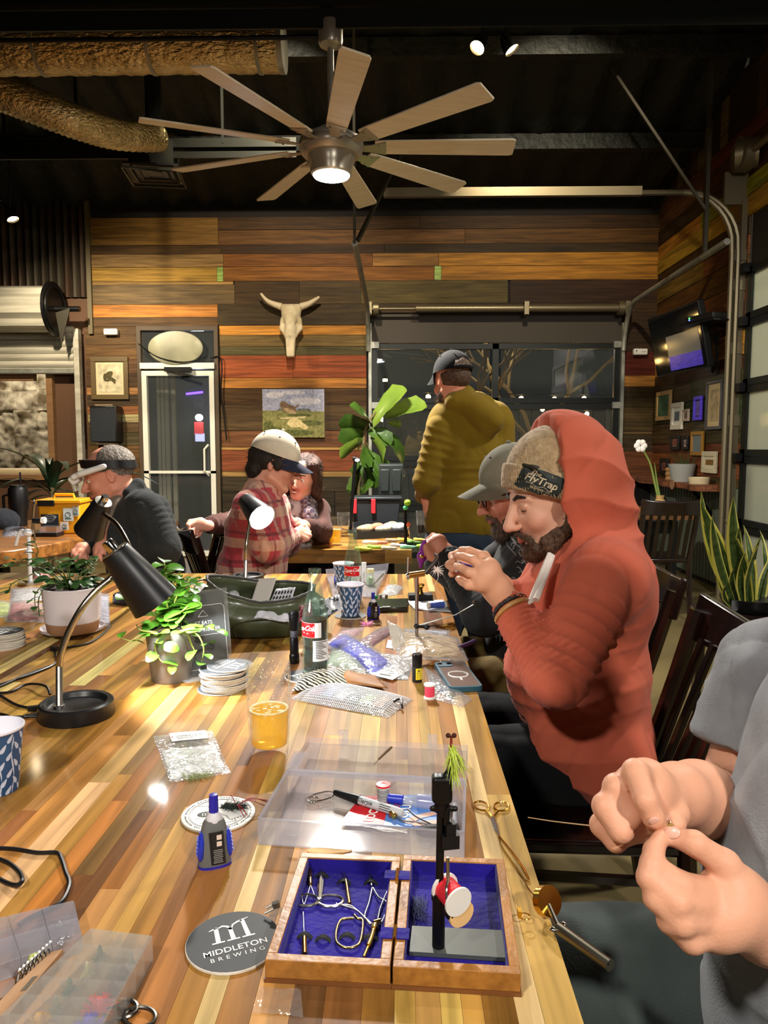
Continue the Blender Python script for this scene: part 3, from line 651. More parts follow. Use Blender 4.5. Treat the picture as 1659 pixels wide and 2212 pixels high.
# ---------------- wall things ----------------
t=thing('roller_shutter','ribbed steel roller shutter rolled down over the counter opening','shutter',(LX-.6,BY-.2,bz(802)))
xa,xb=-6.1,bx(166)-.1;zc=bz(664)-.06
g=G();N=20
prof=[(.235+.014*(1 if i%2 else-1),2*pi*i/N)for i in range(N)]
g.add([(x,BY-.32+r*cos(a),zc+r*sin(a))for x in(xa,xb)for r,a in prof],[(i,(i+1)%N,N+(i+1)%N,N+i)for i in range(N)]);g.build('rolled_curtain',CORRS,t,W=True,smooth=0)
for k in range(7):
 z1=bz(706)-k*.076;g=G();g.add([(x,BY-.13-.022*sin(pi*i/4),z1-.072*i/4)for x in(xa,bx(176))for i in range(5)],[(i,i+1,6+i,5+i)for i in range(4)]);g.box(((xa+bx(176))/2,BY-.12,z1-.036),(bx(176)-xa,.012,.07));g.build('slat',CORRS,t,W=True)
G().box(((xa+bx(176))/2,BY-.13,bz(802)),(bx(176)-xa,.05,.05)).build('bottom_bar',GALV,t,W=True)
G().bar((bx(183),BY-.12,.0),(bx(183),BY-.12,bz(712)),.08,.06).build('guide_rail',CORRS,t,W=True)
g=G();q=V((xb+.02,BY-.32,zc));g.tube([q,q+V((.03,0,0))],.29,32);g.torus(q+V((.035,0,0)),.24,.015,rot=M.Rotation(R(90),3,'Y'));g.tube([q,q+V((.3,0,0))],.03,12);g.build('end_disc',BLACKM,t,W=True)
g=G();g.prism([(0,0),(.16,.05),(.05,-.34)],-.01,.01);g.v=[(x+xb+.08,BY-.38+z*.6,y+zc-.05)for x,y,z in g.v];g.build('bracket',mat('bracket_dark',(50,46,34),.5,.4),t,W=True)
t=thing('counter_frame','light brown wooden casing around the counter opening','frame',(SX1-.8,BY-.03,.9));WC=mat('casing_wood',(132,96,60),.6,0,(110,78,48),4,(1,1,4))
g=G();g.box(((SX1-2.6)/2-1.3,BY-.03,SZ1-.06),(-SX1*-1+4.8,.08,.1));g.v=[(min(x,SX1),y,z)for x,y,z in g.v];g.build('head',WC,t,W=True);G().box((SX1-.02,BY-.03,(SZ1+.9)/2),(.07,.1,SZ1-.9)).build('jamb',WC,t,W=True);G().tube([(SX1-2.2,BY+.2,bz(1022)),(SX1-.1,BY+.2,bz(1022))],.05,12).build('rail',mat('cream_rail',(176,158,120),.5),t,W=True);G().box((SX1-1.2,BY+.1,.93),(2.4,.35,.06)).build('counter',WC,t,W=True)
# skull
t=thing('longhorn_skull','white horned cattle skull hung on the plank wall','skull',(bx(635),BY-.12,bz(705)));s_=S(.007,.03);s_.at(M.Translation((bx(635),BY-.1,bz(705))))
s_.ell((0,-.03,.13),(.11,.09,.1)).cap((0,-.05,.1),(0,-.09,-.12),.085,.06).cap((-.028,-.1,-.14),(-.022,-.11,-.34),.03,.024,.02).cap((.028,-.1,-.14),(.022,-.11,-.34),.03,.024,.02)
for x in(-1,1):
 s_.cap((x*.09,-.04,.05),(x*.105,-.05,-.04),.032,.022).cap((x*.105,-.05,-.04),(x*.055,-.08,-.12),.02,.02);s_.cap((x*.07,-.01,.19),(x*.12,-.01,.2),.045,.034)
 s_.ell((x*.085,-.1,.0),(.03,.035,.034),sub=True,k=.01);s_.ell((x*.014,-.15,-.2),(.013,.03,.07),sub=True,k=.008)
v,f=s_.mesh(2);sdfobj('skull',[(v,f)],mat('bone',(222,208,176),.6,0,(196,178,140),14,bump=.15,bs=40),t)
for x in(-1,1):
 pts=catmull([V((x*.11,-.01,.2)),V((x*.2,-.02,.23)),V((x*.27,-.03,.27)),V((x*.32,-.04,.3))if x>0 else V((-.33,-.04,.34))],6);G().tube(pts,[.042-.03*i/(len(pts)-1)for i in range(len(pts))],12).build('horn',mat('horn_bone',(206,190,160),.5),t)
# canvas with a bird on a skull
t=thing('bird_painting','unframed canvas of a bird perched on a skull in a meadow','painting',(bx(636),BY-.04,bz(945)));cw,chh=bx(702)-bx(570),bz(841)-bz(945)
G().box((0,-.01,chh/2),(cw,.05,chh)).build('canvas',PAPER,t)
def flat(g,pts,dy):g.add([(x*cw-cw/2,-.0352-dy*.0003,y*chh)for x,y in pts],[tuple(range(len(pts)))])
paints={'sky':(176,176,196),'cloud':(214,208,214),'hill':(112,116,104),'field':(138,134,76),'brush':(96,100,40),'bird':(132,104,72),'belly':(188,160,118),'skullp':(214,194,140)}
g=G();ms=[]
def paint(nm,polys):
 g.m=len(ms);ms.append(mat('paint_'+nm,paints[nm],.6,0,tuple(max(0,c-38)for c in paints[nm]),30,contrast=(.35,.65)))
 for i,p_ in enumerate(polys):flat(g,p_,len(ms)*2+i*.4)
el=lambda cx,cy,rx,ry,n=18,a=0:[(cx+rx*cos(2*pi*k/n)*cos(a)-ry*sin(2*pi*k/n)*sin(a),cy+rx*cos(2*pi*k/n)*sin(a)+ry*sin(2*pi*k/n)*cos(a))for k in range(n)]
paint('sky',[[(0,.5),(1,.5),(1,1),(0,1)]]);paint('cloud',[el(.2,.88,.15,.07),el(.7,.75,.25,.08),el(.5,.93,.2,.04)]);paint('hill',[[(.5,.52),(.6,.6),(.74,.6),(.82,.52)],[(.2,.52),(.27,.6),(.4,.58),(.5,.52)]])
paint('field',[[(0,0),(1,0),(1,.54),(0,.56)]]);paint('brush',[el(.1,.2,.09,.16),el(.2,.12,.14,.1),el(.8,.3,.18,.06),el(.6,.46,.2,.03),el(.55,.1,.3,.06)])
paint('bird',[el(.42,.6,.14,.085,a=-.5),el(.34,.69,.06,.06),[(.45,.6),(.6,.69),(.58,.65),(.48,.56)]]);paint('belly',[el(.45,.55,.11,.045,a=-.5)]);paint('skullp',[el(.52,.3,.12,.1),[(.42,.33),(.68,.16),(.76,.2),(.6,.36)],[(.28,.41),(.7,.44),(.69,.4),(.3,.38)]])
g.build('painted_scene',ms,t)
def framed(label,ctr,w,h,fcol,pcol,pcol2,rz=0,mount=.0,dep=.03,fw=.03,art=None,leaf=False):
 t=thing('picture_frame',label,'picture',ctr,rz,'framed pictures on the plank walls');FM=mat('frame_%d_%d_%d'%fcol,fcol,.45)
 fr(G(),-w/2,w/2,-h/2,h/2,fw,-dep/2,dep).build('moulding',FM,t,bevel=.004);G().box((0,-dep*.3,0),(w-fw,.006,h-fw)).build('backing',mat('print_%d_%d_%d'%pcol,pcol,.6),t)
 if mount:G().box((0,-dep*.3-.005,0),(w-2*fw-2*mount,.004,h-2*fw-2*mount)).build('picture',mat('art_%d_%d_%d'%pcol2,pcol2,.6,0,tuple(int(c*.72)for c in pcol2),16),t)
 if art:art(t,w,h,-dep*.3-.01)
 return t
def moth(t,w,h,y):
 g=G();g.add([(x*w,y,z*h)for x,z in el(-.02,.08,.12,.07,a=.5)],[tuple(range(18))]);g.add([(x*w,y-.001,z*h)for x,z in((.0,.06),(.16,-.04),(.14,-.14),(.04,-.06),(-.1,-.08))],[tuple(range(5))]);g.add([(x*w,y-.002,z*h)for x,z in el(-.12,.02,.05,.09)],[tuple(range(18))]);g.build('drawn_bird',mat('ink_olive',(92,80,34),.7,0,(40,36,20),40),t)
framed('olive framed print of a curled bird above the black speaker',(bx(243),BY-.02,bz(816)),bx(283)-bx(203),bz(770)-bz(863),(96,78,46),(208,192,150),(220,208,170),mount=.03,fw=.055,art=moth)
t=thing('wall_speaker','black wall speaker below the framed bird print','speaker',(bx(241),BY-.03,bz(955)));w_,h_=.3,.4
G().box((0,-.11,h_/2),(w_,.2,h_)).build('cabinet',BLACK,t,bevel=.01);G().box((0,-.215,h_/2-.01),(w_-.02,.012,h_-.03)).build('grille',mat('speaker_cloth',(24,28,34),.8,bump=.2,bs=300),t,bevel=.004);G().box((.06,-.222,h_-.03),(.05,.004,.01)).build('badge',STEEL,t);G().box((0,-.1,-.02),(.2,.16,.02)).box((0,-.1,h_+.012),(.2,.16,.012)).build('bracket',mat('bracket_pale',(150,128,100),.5),t)
for i,(px,py,d,sx)in enumerate(((242,718,BY-.03,1),(1381,761,BY-.03,1))):
 t=thing('emergency_light',['small white emergency box left of the oval sign','small white emergency box right of the back garage door'][i],'box',P(px,py,d));G().box((0,-.03,0),(.155,.06,.07)).build('housing',WHITE,t,bevel=.012);G().box((.03,-.062,0),(.05,.004,.012)).build('lens',mat('dull_lens',(190,180,160),.3),t);G().cyl((-.05,-.06,.01),(-.05,-.064,.01),.008,n=10).build('button',STEEL,t)
t=thing('door_cable','thin black cable drooping down beside the white door','cable',(DX1+.06,BY-.05,1));G().tube(catmull([P(455,774,BY-.06),P(478,776,BY-.06),P(478,850,BY-.05),P(484,900,BY-.05),P(490,950,BY-.05)],6),.008,6).build('wire',BLACK,t,W=True)
# television on the right wall
q=P(1460,738,7.0);t=thing('television','black flat television mounted high on the right wall','television',q,rot=Euler((R(-10),0,R(-52))));t.rotation_euler=(Euler((0,0,R(-84))).to_matrix()@Euler((R(12),0,0)).to_matrix()).to_euler()
G().box((0,.03,0),(.98,.06,.58)).build('casing',BLACK,t,bevel=.008);G().box((0,-.002,0),(.95,.006,.55)).build('screen',mat('black_screen',(6,7,10),.07,spec=.7),t);G().bar((0,.06,0),(.0,.24,.03),.07).build('wall_arm',BLACKM,t)
G().box((.13,-.0062,-.19),(.6,.002,.13)).build('lit_menu_bar',mat('violet_screen_glow',(40,36,120),.2,0,(20,22,60),9,(1,1,3),emit=.28,ecol=(66,48,190)),t);G().box((.13,-.0062,-.03),(.6,.002,.19)).build('lit_picture',mat('grey_screen_glow',(40,40,40),.15,0,(16,18,18),7,emit=.12,ecol=(150,148,140)),t)  # reflections painted as faintly glowing patches on the dark screen
q=P(1532,688,6.5);t=thing('set_top_box','flat black set-top box on a bracket beside the television','box',q,R(-70));G().box((0,0,0),(.34,.24,.05)).build('casing',BLACK,t,bevel=.005);G().box((0,0,-.04),(.4,.28,.015)).build('shelf',BLACKM,t);G().bar((0,.1,-.04),(.0,.36,-.06),.04).build('arm',BLACKM,t)
for i,c in enumerate(((60,220,60),(70,90,255))):G().ell((-.1+.0*i,-.122,.01-.016*i),.006,8,6).build('indicator',mat('led_%d'%i,c,.3,emit=6),t)
t=thing('television_cable','loose bundle of black cables hanging under the set-top box','cable',P(1545,790,6.8));g=G()
for k in range(5):g.tube(catmull([P(1530+k*4,700,6.75),P(1520+k*9,745+k*6,6.8),P(1528+k*6,800+k*3,6.8),P(1548,780-k*8,6.8),P(1546-k*3,720,6.8)],6),.007,5)
g.build('wire',mat('grey_black_cable',(48,44,38),.5),t,W=True)
# small pictures on the right wall, by their place on the wall plane
XW=RX-.035
def rp(label,x0,y0,x1,y1,fc,pc,ac,mount=.02,fw=.03):
 a=X(x0,(y0+y1)/2,XW);b=X(x1,(y0+y1)/2,XW);c=X((x0+x1)/2,y0,XW);d=X((x0+x1)/2,y1,XW)
 return framed(label,((a+b)/2).xyz,abs(a.y-b.y),c.z-d.z,fc,pc,ac,R(-90),mount,.025,fw)
rp('tan framed landscape, highest of the wall pictures',1421,845,1452,908,(168,134,84),(90,100,60),(70,104,70),.005,.045)
rp('white framed narrow print beside the tan landscape',1453,870,1477,928,(214,206,186),(226,222,206),(120,130,130),.04,.05)
rp('tiny pale print right of the white framed print',1479,884,1491,910,(170,152,130),(190,170,150),(140,110,100),.01,.02)
rp('purple glinting framed print under the television',1502,856,1519,908,(92,66,220),(40,30,60),(120,100,190),.01,.035)
rp('large grey framed print of a leafy sketch, rightmost on the wall',1529,822,1563,928,(84,82,86),(198,176,126),(190,168,122),.05,.03)
rp('black framed red and grey print, lower left on the wall',1452,940,1470,972,(28,24,22),(160,120,96),(150,84,60),.01,.035)
rp('black framed pale pink print between two frames',1477,942,1490,972,(28,24,22),(190,160,150),(170,140,130),.02,.03)
rp('gold framed grey-blue print of a white flower',1496,932,1522,984,(160,116,44),(112,124,124),(120,130,132),.0,.035)
rp('cream framed small gold print, lowest on the right wall',1520,975,1551,1022,(200,190,158),(210,200,170),(150,108,48),.03,.045)
rp('black framed small print on the ledge behind the pot',1429,990,1446,1024,(20,16,14),(140,96,70),(120,70,50),.015,.04)
# shelf on the right wall and the pots on it
ys=RG+.1;zsh=.945
t=thing('wall_shelf','rough live-edge wooden shelf under the small pictures','shelf',(RX-.12,7.4,zsh))
g=G();g.grid(lambda u,v:(RX-.02-.27*v-(.03*sin(u*19)+.02*noise.noise((u*9,0,0)))*(v>.9),ys+(BY-.05-ys)*u,zsh),40,6,.05);g.build('board',wood('shelf_wood',1,.5,.4,1,0,(128,74,44)),t,W=True)
g=G();g.box((GX1+.38,BY-.11,zsh-.02),(.6,.2,.05));g.build('corner_board',wood('shelf_wood',1),t,W=True)
for y in(6.8,7.9):G().bar((RX-.02,y,zsh-.3),(RX-.22,y,zsh-.05),.03).build('bracket',BLACKM,t,W=True)
def pot(g,r0,r1,h,th=.012,lip=.0):return g.lathe([(0,0),(r0,0),(r0+(r1-r0)*.5,h*.5),(r1,h-.01),(r1+lip,h),(r1-th,h),(r1-th-.004,h*.82),(0,h*.8)],28)
q=X(1472,1036,RX-.16);q.z=zsh
t=thing('shelf_planter','pale grey planter with small grassy sprigs on the shelf','planter',q);pot(G(),.095,.125,.17).build('pot',mat('pale_grey_glaze',(158,158,150),.4),t);G().lathe([(0,.14),(.11,.14)],20).build('soil',mat('potting_soil',(44,32,24),.9,0,(70,52,38),60),t)
g=G()
for k in range(26):a=random.uniform(0,6.3);r=random.uniform(0,.08);g.tube([(r*cos(a),r*sin(a),.14),(r*1.3*cos(a)+.02,r*1.3*sin(a),.2),(r*2*cos(a),r*2*sin(a),random.uniform(.2,.3))],[.004,.001],4)
g.build('sprigs',mat('sprig_green',(62,78,34),.6),t)
t=thing('shelf_cup','small tan wavy cup left of the grey planter','cup',q+V((-.0,.3,0)));g=G();g.lathe([(0,0)]+[(.045+.006*sin(i*1.6),.012*i)for i in range(11)]+[(.038,.125),(.036,.02),(0,.02)],20);g.build('body',mat('tan_ceramic',(176,132,78),.45),t)
q2=X(1490,1036,RX-.17);q2.z=zsh
t=thing('shelf_dish','low cream dish beside the grey planter on the shelf','dish',q2+V((.0,-.22,0)));pot(G(),.085,.095,.06).build('body',mat('cream_glaze',(206,188,150),.4),t)
t=thing('shelf_tag','small paper tag hanging over the shelf edge','tag',X(1452,1046,RX-.3));q=X(1452,1042,RX-.305);g=G();g.tube([q+V((0,.05*cos(a),-.02+.05*sin(a)*.9))for a in[2*pi*i/16 for i in range(16)]],.004,4,closed=True);g.prism([(.05*cos(2*pi*i/16),.045*sin(2*pi*i/16))for i in range(16)],-.002,.002);g.v[-32:]=[(q.x+z,q.y+x,q.z-.02+y)for x,y,z in g.v[-32:]];g.build('card',mat('kraft_card',(150,110,76),.7),t,W=True)
t=thing('wall_outlet','pale power outlet low on the corrugated right wall','outlet',(RX-.04,6.75,.52));G().box((0,0,0),(.02,.09,.13)).build('plate',mat('outlet_plate',(180,176,156),.5),t,bevel=.004);G().box((-.012,0,.03),(.006,.035,.03)).box((-.012,0,-.03),(.006,.035,.03)).build('socket',BLACK,t)
# ---------------- tables ----------------
STAVE=wood('butcher_block',1,.42,.55,1,.26,None,.12,.1,.06);STAVEX=wood('butcher_block_x',0,.3,.5,1,.5,None,.12,.5,.1)
SC=[(178,132,66),(164,116,52),(148,100,44),(190,148,82),(120,78,40),(212,176,118),(138,92,46),(170,124,60),(156,108,48),(104,66,38),(184,140,72),(222,192,140)]
SW=[5,6,6,4,3,2,4,5,6,1.6,4,1]
TX,TY0,TY1,TZ=.172,-.6,3.06,.75
table=thing('communal_table','long glossy butcher-block table of many wood staves covered in craft supplies','table',(TX-1.1,(TY0+TY1)/2,0))
sm=cubemesh(STAVE);rs=random.Random(11)
def stave(t,me,x0,x1,y0,y1,z,col=None,nm='plank'):
 o=t.location;c=col or rs.choices(SC,SW)[0]
 return inst(me,nm,t,((x0+x1)/2-o.x,(y0+y1)/2-o.y,z-.02),None,(x1-x0-.0003,y1-y0-.0003,.04),[q*rs.uniform(.92,1.05)for q in c])
x=TX;n=0;rest=G()
while x>-1.8:
 wd=min(rs.choice([.02,.026,.031,.036,.024]),x+1.85);y=TY1+.0;ymin=max(.62,-x*1600/861-.25)
 while y>ymin:
  L_=rs.uniform(.36,.95);y0=max(y-L_,ymin-.05);stave(table,sm,x-wd,x,y0,y,TZ);n+=1;y=y0
 rest.box((x-wd/2,(TY0+y)/2,TZ-.02),(wd-.0006,y-TY0,.04));x -= wd
print('staves',n)
rest.box(((x-2.7)/2,(TY0+TY1)/2,TZ-.02),(x+2.7,TY1-TY0,.04));o=rest.build('remaining_planks',wood('butcher_block_rest',1,.3,.5,1,.5,(176,122,52),.12),table,W=True);o['kind']='stuff'
g=G();g.box(((TX-2.7)/2,(TY0+TY1)/2,TZ-.05),(TX+2.66,TY1-TY0-.06,.02));g.build('underside_board',DARKW,table,W=True)
for x_,y_ in((TX-.3,2.75),(TX-.3,0),(-2.4,2.75),(-2.4,0)):G().box((x_,y_,.345),(.07,.07,.69)).build('leg',BLACKM,table,W=True)
g=G()
for y_ in(2.75,0):g.box((-1.26,y_,.66),(2.3,.05,.05))
g.build('crossbar',BLACKM,table,W=True)
def block_table(name,label,x0,x1,y0,y1,rows,seed,edge=.07):
 global rs
 rs=random.Random(seed);t=thing(name,label,'table',((x0+x1)/2,(y0+y1)/2,0));y=y0;me=cubemesh(STAVEX);dy=(y1-y0)/rows
 for r in range(rows):
  x=x0
  while x<x1-.02:
   L_=min(rs.uniform(.25,.7),x1-x);o=t.location;c=rs.choices(SC,SW)[0]
   inst(me,'plank',t,(x+L_/2-o.x,y+dy/2-o.y,TZ-edge/2),None,(L_-.001,dy-.0005,edge),c);x+=L_
  y+=dy
 g=G()
 for px in(x0+.12,x1-.12):g.bar((px,y0+.12,.65),(px,y1-.12,.65),.05);g.bar((px,y0+.12,.02),(px,y1-.12,.02),.05,.04)
 g.build('steel_frame',BLACKM,t,W=True)
 for px in(x0+.12,x1-.12):
  for py in(y0+.12,y1-.12):G().box((px,py,.34),(.05,.05,.68)).build('leg',BLACKM,t,W=True)
 G().bar((x0+.12,y0+.13,.62),(x1-.12,y0+.13,.62),.05,.09).build('apron',BLACKM,t,W=True)
 return t
block_table('bar_table','butcher-block table where the plaid shirt man sits',-.6,.07,3.78,4.95,9,5)
block_table('bar_table','butcher-block table with a flower vase behind the dark slatted chair',1.42,2.36,5.92,6.65,7,9,.05)
t=thing('live_edge_table','thick live-edge slab table carrying the yellow box','table',(-2.6,4.5,0))
poly=[(-4.4,3.55),(-2.15,3.62),(-1.98,3.75),(-1.88,4.1),(-1.83,4.3),(-1.8,4.8),(-1.84,5.3),(-4.4,5.3)]
G().prism(poly,TZ-.075,TZ).build('slab',wood('slab_wood',0,.35,.45,.6,.3,(156,100,46),.2),t,W=True,bevel=.008)
for q in((-2.2,4.0),(-2.2,5.0),(-4,3.9),(-4,5)):G().box((*q,.338),(.08,.08,.675)).build('leg',BLACKM,t,W=True)
# ---------------- chairs ----------------
def chair(label,x,y,rz,ns=6,group='dark slat-back chairs'):
 """front of the seat towards local +x"""
 t=thing('slat_chair',label,'chair',(x,y,0),rz,group)
 g=G();g.prism([(.22,-.21),(.22,.21),(-.2,.19),(-.2,-.19)],.43,.46);g.build('seat',DARKWOOD,t,bevel=.008)
 for sx,sy in((.18,-.17),(.18,.17)):G().bar((sx+.01,sy,0),(sx,sy,.43),.036).build('leg',DARKWOOD,t,bevel=.004)
 lean=lambda z:-.19-.13*max(0,(z-.44)/.46)
 for sy in(-.185,.185):
  G().tube([(-.25,sy,0),(-.2,sy,.3),(-.19,sy,.46),(lean(.7),sy*1.03,.7),(lean(.87),sy*1.05,.87)],.021,8).build('leg',DARKWOOD,t)
 g=G();g.grid(lambda u,v:(lean(.8+.1*v)-.03*(1-(2*u-1)**2),-.215+.43*u,.795+.1*v+.018*abs(2*u-1)**2*v),14,3,.024);g.build('top_rail',DARKWOOD,t,bevel=.005)
 for k in range(ns):
  sy=-.14+.28*k/(ns-1);G().bar((lean(.47)+.0,sy*.96,.47),(lean(.8)-.03*(1-(sy/.215)**2),sy,.81),.026,.012,up=(1,0,0)).build('slat',DARKWOOD,t)
 G().bar((.185,-.17,.2),(.185,.17,.2),.02).build('stretcher',DARKWOOD,t)
 for sy in(-.175,.175):G().bar((-.22,sy,.16),(.185,sy,.16),.02).build('stretcher',DARKWOOD,t)
 return t
chair('glossy dark slat-back chair of the orange hooded man',.425,1.68,R(180-5))
chair('dark chair of the man in the grey cap, mostly hidden',.48,2.3,R(178))
chair('dark slat-back chair with a hand resting on its back',-.72,3.62,R(25))
chair('dark curved-top chair just behind the man with the magnifier',-1.22,4.25,R(165))
chair('black slat-back chair standing in front of the flower vase table',1.95,5.62,R(90))
chair('dark chair of the man in the grey shirt, in the right foreground',.62,.62,R(178))
chair('dark slat chair tucked on the far side of the vase table',1.9,6.9,R(-90))
# ---------------- plants ----------------
def leafdata(nm,L,W,mats,curl=.3,fold=.25,prof=None,nu=8,nv=4,wave=0,edge=False):
 prof=prof or(lambda u:sin(pi*u**.8)**.8)
 g=G()
 for i in range(nu+1):
  u=i/nu;w_=W*max(.02,prof(u));a=curl*u
  for j in range(nv+1):
   s_=2*j/nv-1;g.v.append((L*u*cos(a),s_*w_/2*(1-.1*abs(s_)*fold),-L*u*sin(a)+fold*abs(s_)*w_/2+wave*W*sin(u*17+j)*abs(s_)))
 for i in range(nu):
  for j in range(nv):
   k=i*(nv+1)+j;g.f.append((k,k+nv+1,k+nv+2,k+1));g.mi.append(1 if edge and j in(0,nv-1)else 0)
 o=g.build(nm,mats,None,smooth=180,loc=(0,0,0));me=o.data;bpy.data.objects.remove(o);return me
def put_leaf(me,t,base,d,sc_=1,roll=None,nm='leaf'):
 d=V(d).normalized();up=V((0,0,1));s_=up.cross(d);s_=s_.normalized()if s_.length>.05 else V((0,1,0));n_=d.cross(s_);r3=M((d,s_,n_)).transposed()
 r3=r3@M.Rotation(random.uniform(-.5,.5)if roll is None else roll,3,'X');return inst(me,nm,t,V(base)-t.location,r3,sc_)
random.seed(21)
def leafm(n,c,c2,rough=.35):return mat(n,c,rough,0,c2,7,spec=.5,coat=.15)
FIG=leafm('fig_leaf',(70,98,30),(44,70,24));FIGL=leafm('fig_leaf_pale',(124,146,52),(92,118,40))
figp=lambda u:(.55+.5*u)*min(1,(u*6)**.6)*min(1,((1.02-u)*7)**.6)
f1=leafdata('leaf',.3,.2,FIG,.5,.2,figp,wave=.03);f2=leafdata('leaf',.3,.2,FIGL,.25,.3,figp,wave=.02)
t=thing('fiddle_leaf_fig','tall leafy fig plant standing before the left end of the garage door','plant',(P(775,1100,5.9).x,5.9,0))
G().lathe([(0,0),(.16,0),(.2,.3),(.18,.3),(.17,.25),(0,.25)],24).build('pot',BLACK,t)
st=catmull([(0,0,.25),P(772,1080,5.9)-t.location,P(782,990,5.9)-t.location,P(790,925,5.9)-t.location,P(812,890,5.9)-t.location],6);G().tube(st,[.02,.007],8).build('stem',BARK,t)
for bx_,by_,tx_,ty_,kind in((806,925,850,838,1),(830,905,905,862,1),(838,912,862,915,1),(806,928,893,965,0),(800,922,792,868,0),(800,926,750,900,0),(790,940,745,935,0),(790,950,735,975,1),(795,950,790,990,0),(800,945,842,990,1),(790,975,775,1030,0),(792,980,822,1010,0),
  (785,990,760,1020,0),(785,1000,812,1060,0),(780,1020,733,1065,0),(778,1030,738,1090,0),(780,1040,770,1098,0),(785,950,760,962,0),(795,930,840,940,0),(782,1010,740,1030,0),(785,960,808,985,0),(780,1050,760,1100,0),(788,985,800,1040,0)):
 a=P(bx_,by_,5.9);b=P(tx_,ty_,5.9+random.uniform(-.18,.1));put_leaf(f2 if kind else f1,t,a,b-a,(b-a).length/.27,random.uniform(.6,1.3)*random.choice((-1,1)))
SNK=mat('snake_plant_green',(74,94,42),.4,0,(40,60,26),14,(2,1,1));SNKY=mat('snake_plant_margin',(196,186,84),.4)
sn=leafdata('leaf',.6,.07,[SNK,SNKY],.12,.5,lambda u:min(1,.55+u*1.2)*min(1,((1-u)*2.6)**.7),12,6,.02,True)
q=T(1618,1318,.53)
t=thing('snake_plant','snake plant with long yellow-edged leaves on a dark stand','plant',(q.x,q.y,.532));qy=q.y
G().lathe([(0,0),(.1,0),(.13,.06),(.12,.06),(.11,.05),(0,.05)],24).build('pot',BLACK,t)
for bx_,tx_,ty_,w_ in((1590,1487,1063,1),(1600,1507,1076,1.1),(1612,1560,1068,1.2),(1590,1510,1108,1),(1580,1519,1180,.9),(1620,1600,1118,1.3),(1625,1626,1136,.9),(1632,1612,1150,1),(1640,1652,1195,1),(1610,1575,1190,1.3),(1600,1560,1215,1.2),(1630,1640,1225,1.2),(1585,1535,1265,.8),(1618,1604,1170,1.2),(1642,1672,1150,1),(1605,1585,1130,1.1)):
 dd=qy+random.uniform(-.06,.06);a=P(bx_,1312,dd);b=P(tx_,ty_,dd+random.uniform(-.1,.1));L_=(b-a).length;put_leaf(sn,t,a,b-a,(L_/.6,L_/.6*w_*1.1,1),random.uniform(.9,2.2))
t=thing('plant_stand','black square stool used as a stand for the snake plant','stool',(q.x+.02,q.y,0));G().prism([(.25*cos(2*pi*k/24+.1)*(1+.12*abs(sin(4*pi*k/24))),.22*sin(2*pi*k/24+.1)*(1+.12*abs(sin(4*pi*k/24))))for k in range(24)],.5,.53).build('seat',DARKWOOD,t,bevel=.006)
for sx in(-1,1):
 for sy in(-1,1):G().bar((sx*.19,sy*.16,0),(sx*.17,sy*.14,.5),.035).build('leg',DARKWOOD,t)
G().box((0,-.15,.46),(.34,.02,.05)).box((0,.15,.46),(.34,.02,.05)).box((-.17,0,.46),(.02,.28,.05)).box((.17,0,.46),(.02,.28,.05)).build('apron',DARKWOOD,t)
DRC=leafm('dracaena_leaf',(40,62,34),(22,40,22));dr=leafdata('leaf',.7,.075,DRC,.9,.3,lambda u:min(1,.4+u*3)*min(1,((1-u)*3)**.7),12,4)
t=thing('dracaena','dark green strap-leaved plant by the counter, behind the yellow box','plant',(P(112,1062,5.9).x,5.9,0));G().lathe([(0,0),(.15,0),(.19,.3),(.17,.3),(0,.27)],24).build('pot',BLACK,t);c=P(112,1052,5.9);G().tube([(0,0,.27),c-t.location],.02,8).build('stem',BARK,t)
for tx_,ty_,L_ in((30,880,1),(70,890,.9),(215,890,1),(20,940,.95),(28,990,.9),(10,1020,1),(185,930,.8),(130,900,.9),(205,990,.8),(60,960,.9),(160,970,.7),(30,1035,.8),(100,930,1),(195,1035,.7)):
 b=P(tx_,ty_,5.9+random.uniform(-.25,.2));d=b-c;put_leaf(dr,t,c+V((0,0,random.uniform(-.1,.05))),d,d.length/.58,random.uniform(-.3,.3))
# vase with one flower
q=P(1425,1098,6.15);q.z=TZ
t=thing('bud_vase','small glass bulb vase with one tall white flower leaning left','vase',q);G().lathe([(0,0),(.075,.0),(.085,.025),(.05,.08),(.03,.1),(.035,.13),(.03,.13),(.026,.1),(.045,.08),(.07,.03),(0,.02)],20).build('bulb_glass',film('amber_vase',(196,160,100),.35,.1,.1),t)
G().tube(catmull([(0,0,.06),P(1416,1050,6.15)-q,P(1404,1000,6.15)-q,P(1386,968,6.15)-q],6),[.012,.006],8).build('stem',mat('stem_green',(112,130,60),.5),t);G().tube(catmull([(0,0,.1),P(1419,1040,6.15)-q,P(1414,1000,6.15)-q],5),[.012,.002],6).build('leaf',mat('stem_green',(0,0,0)),t)
g=G();c=P(1384,963,6.15)-q
for k in range(6):a=k*pi/3;g.ell((c.x+.03*cos(a),c.y,c.z+.03*sin(a)),(.026,.016,.026),8,6)
g.build('blossom',mat('white_petal',(236,228,220),.5),t)
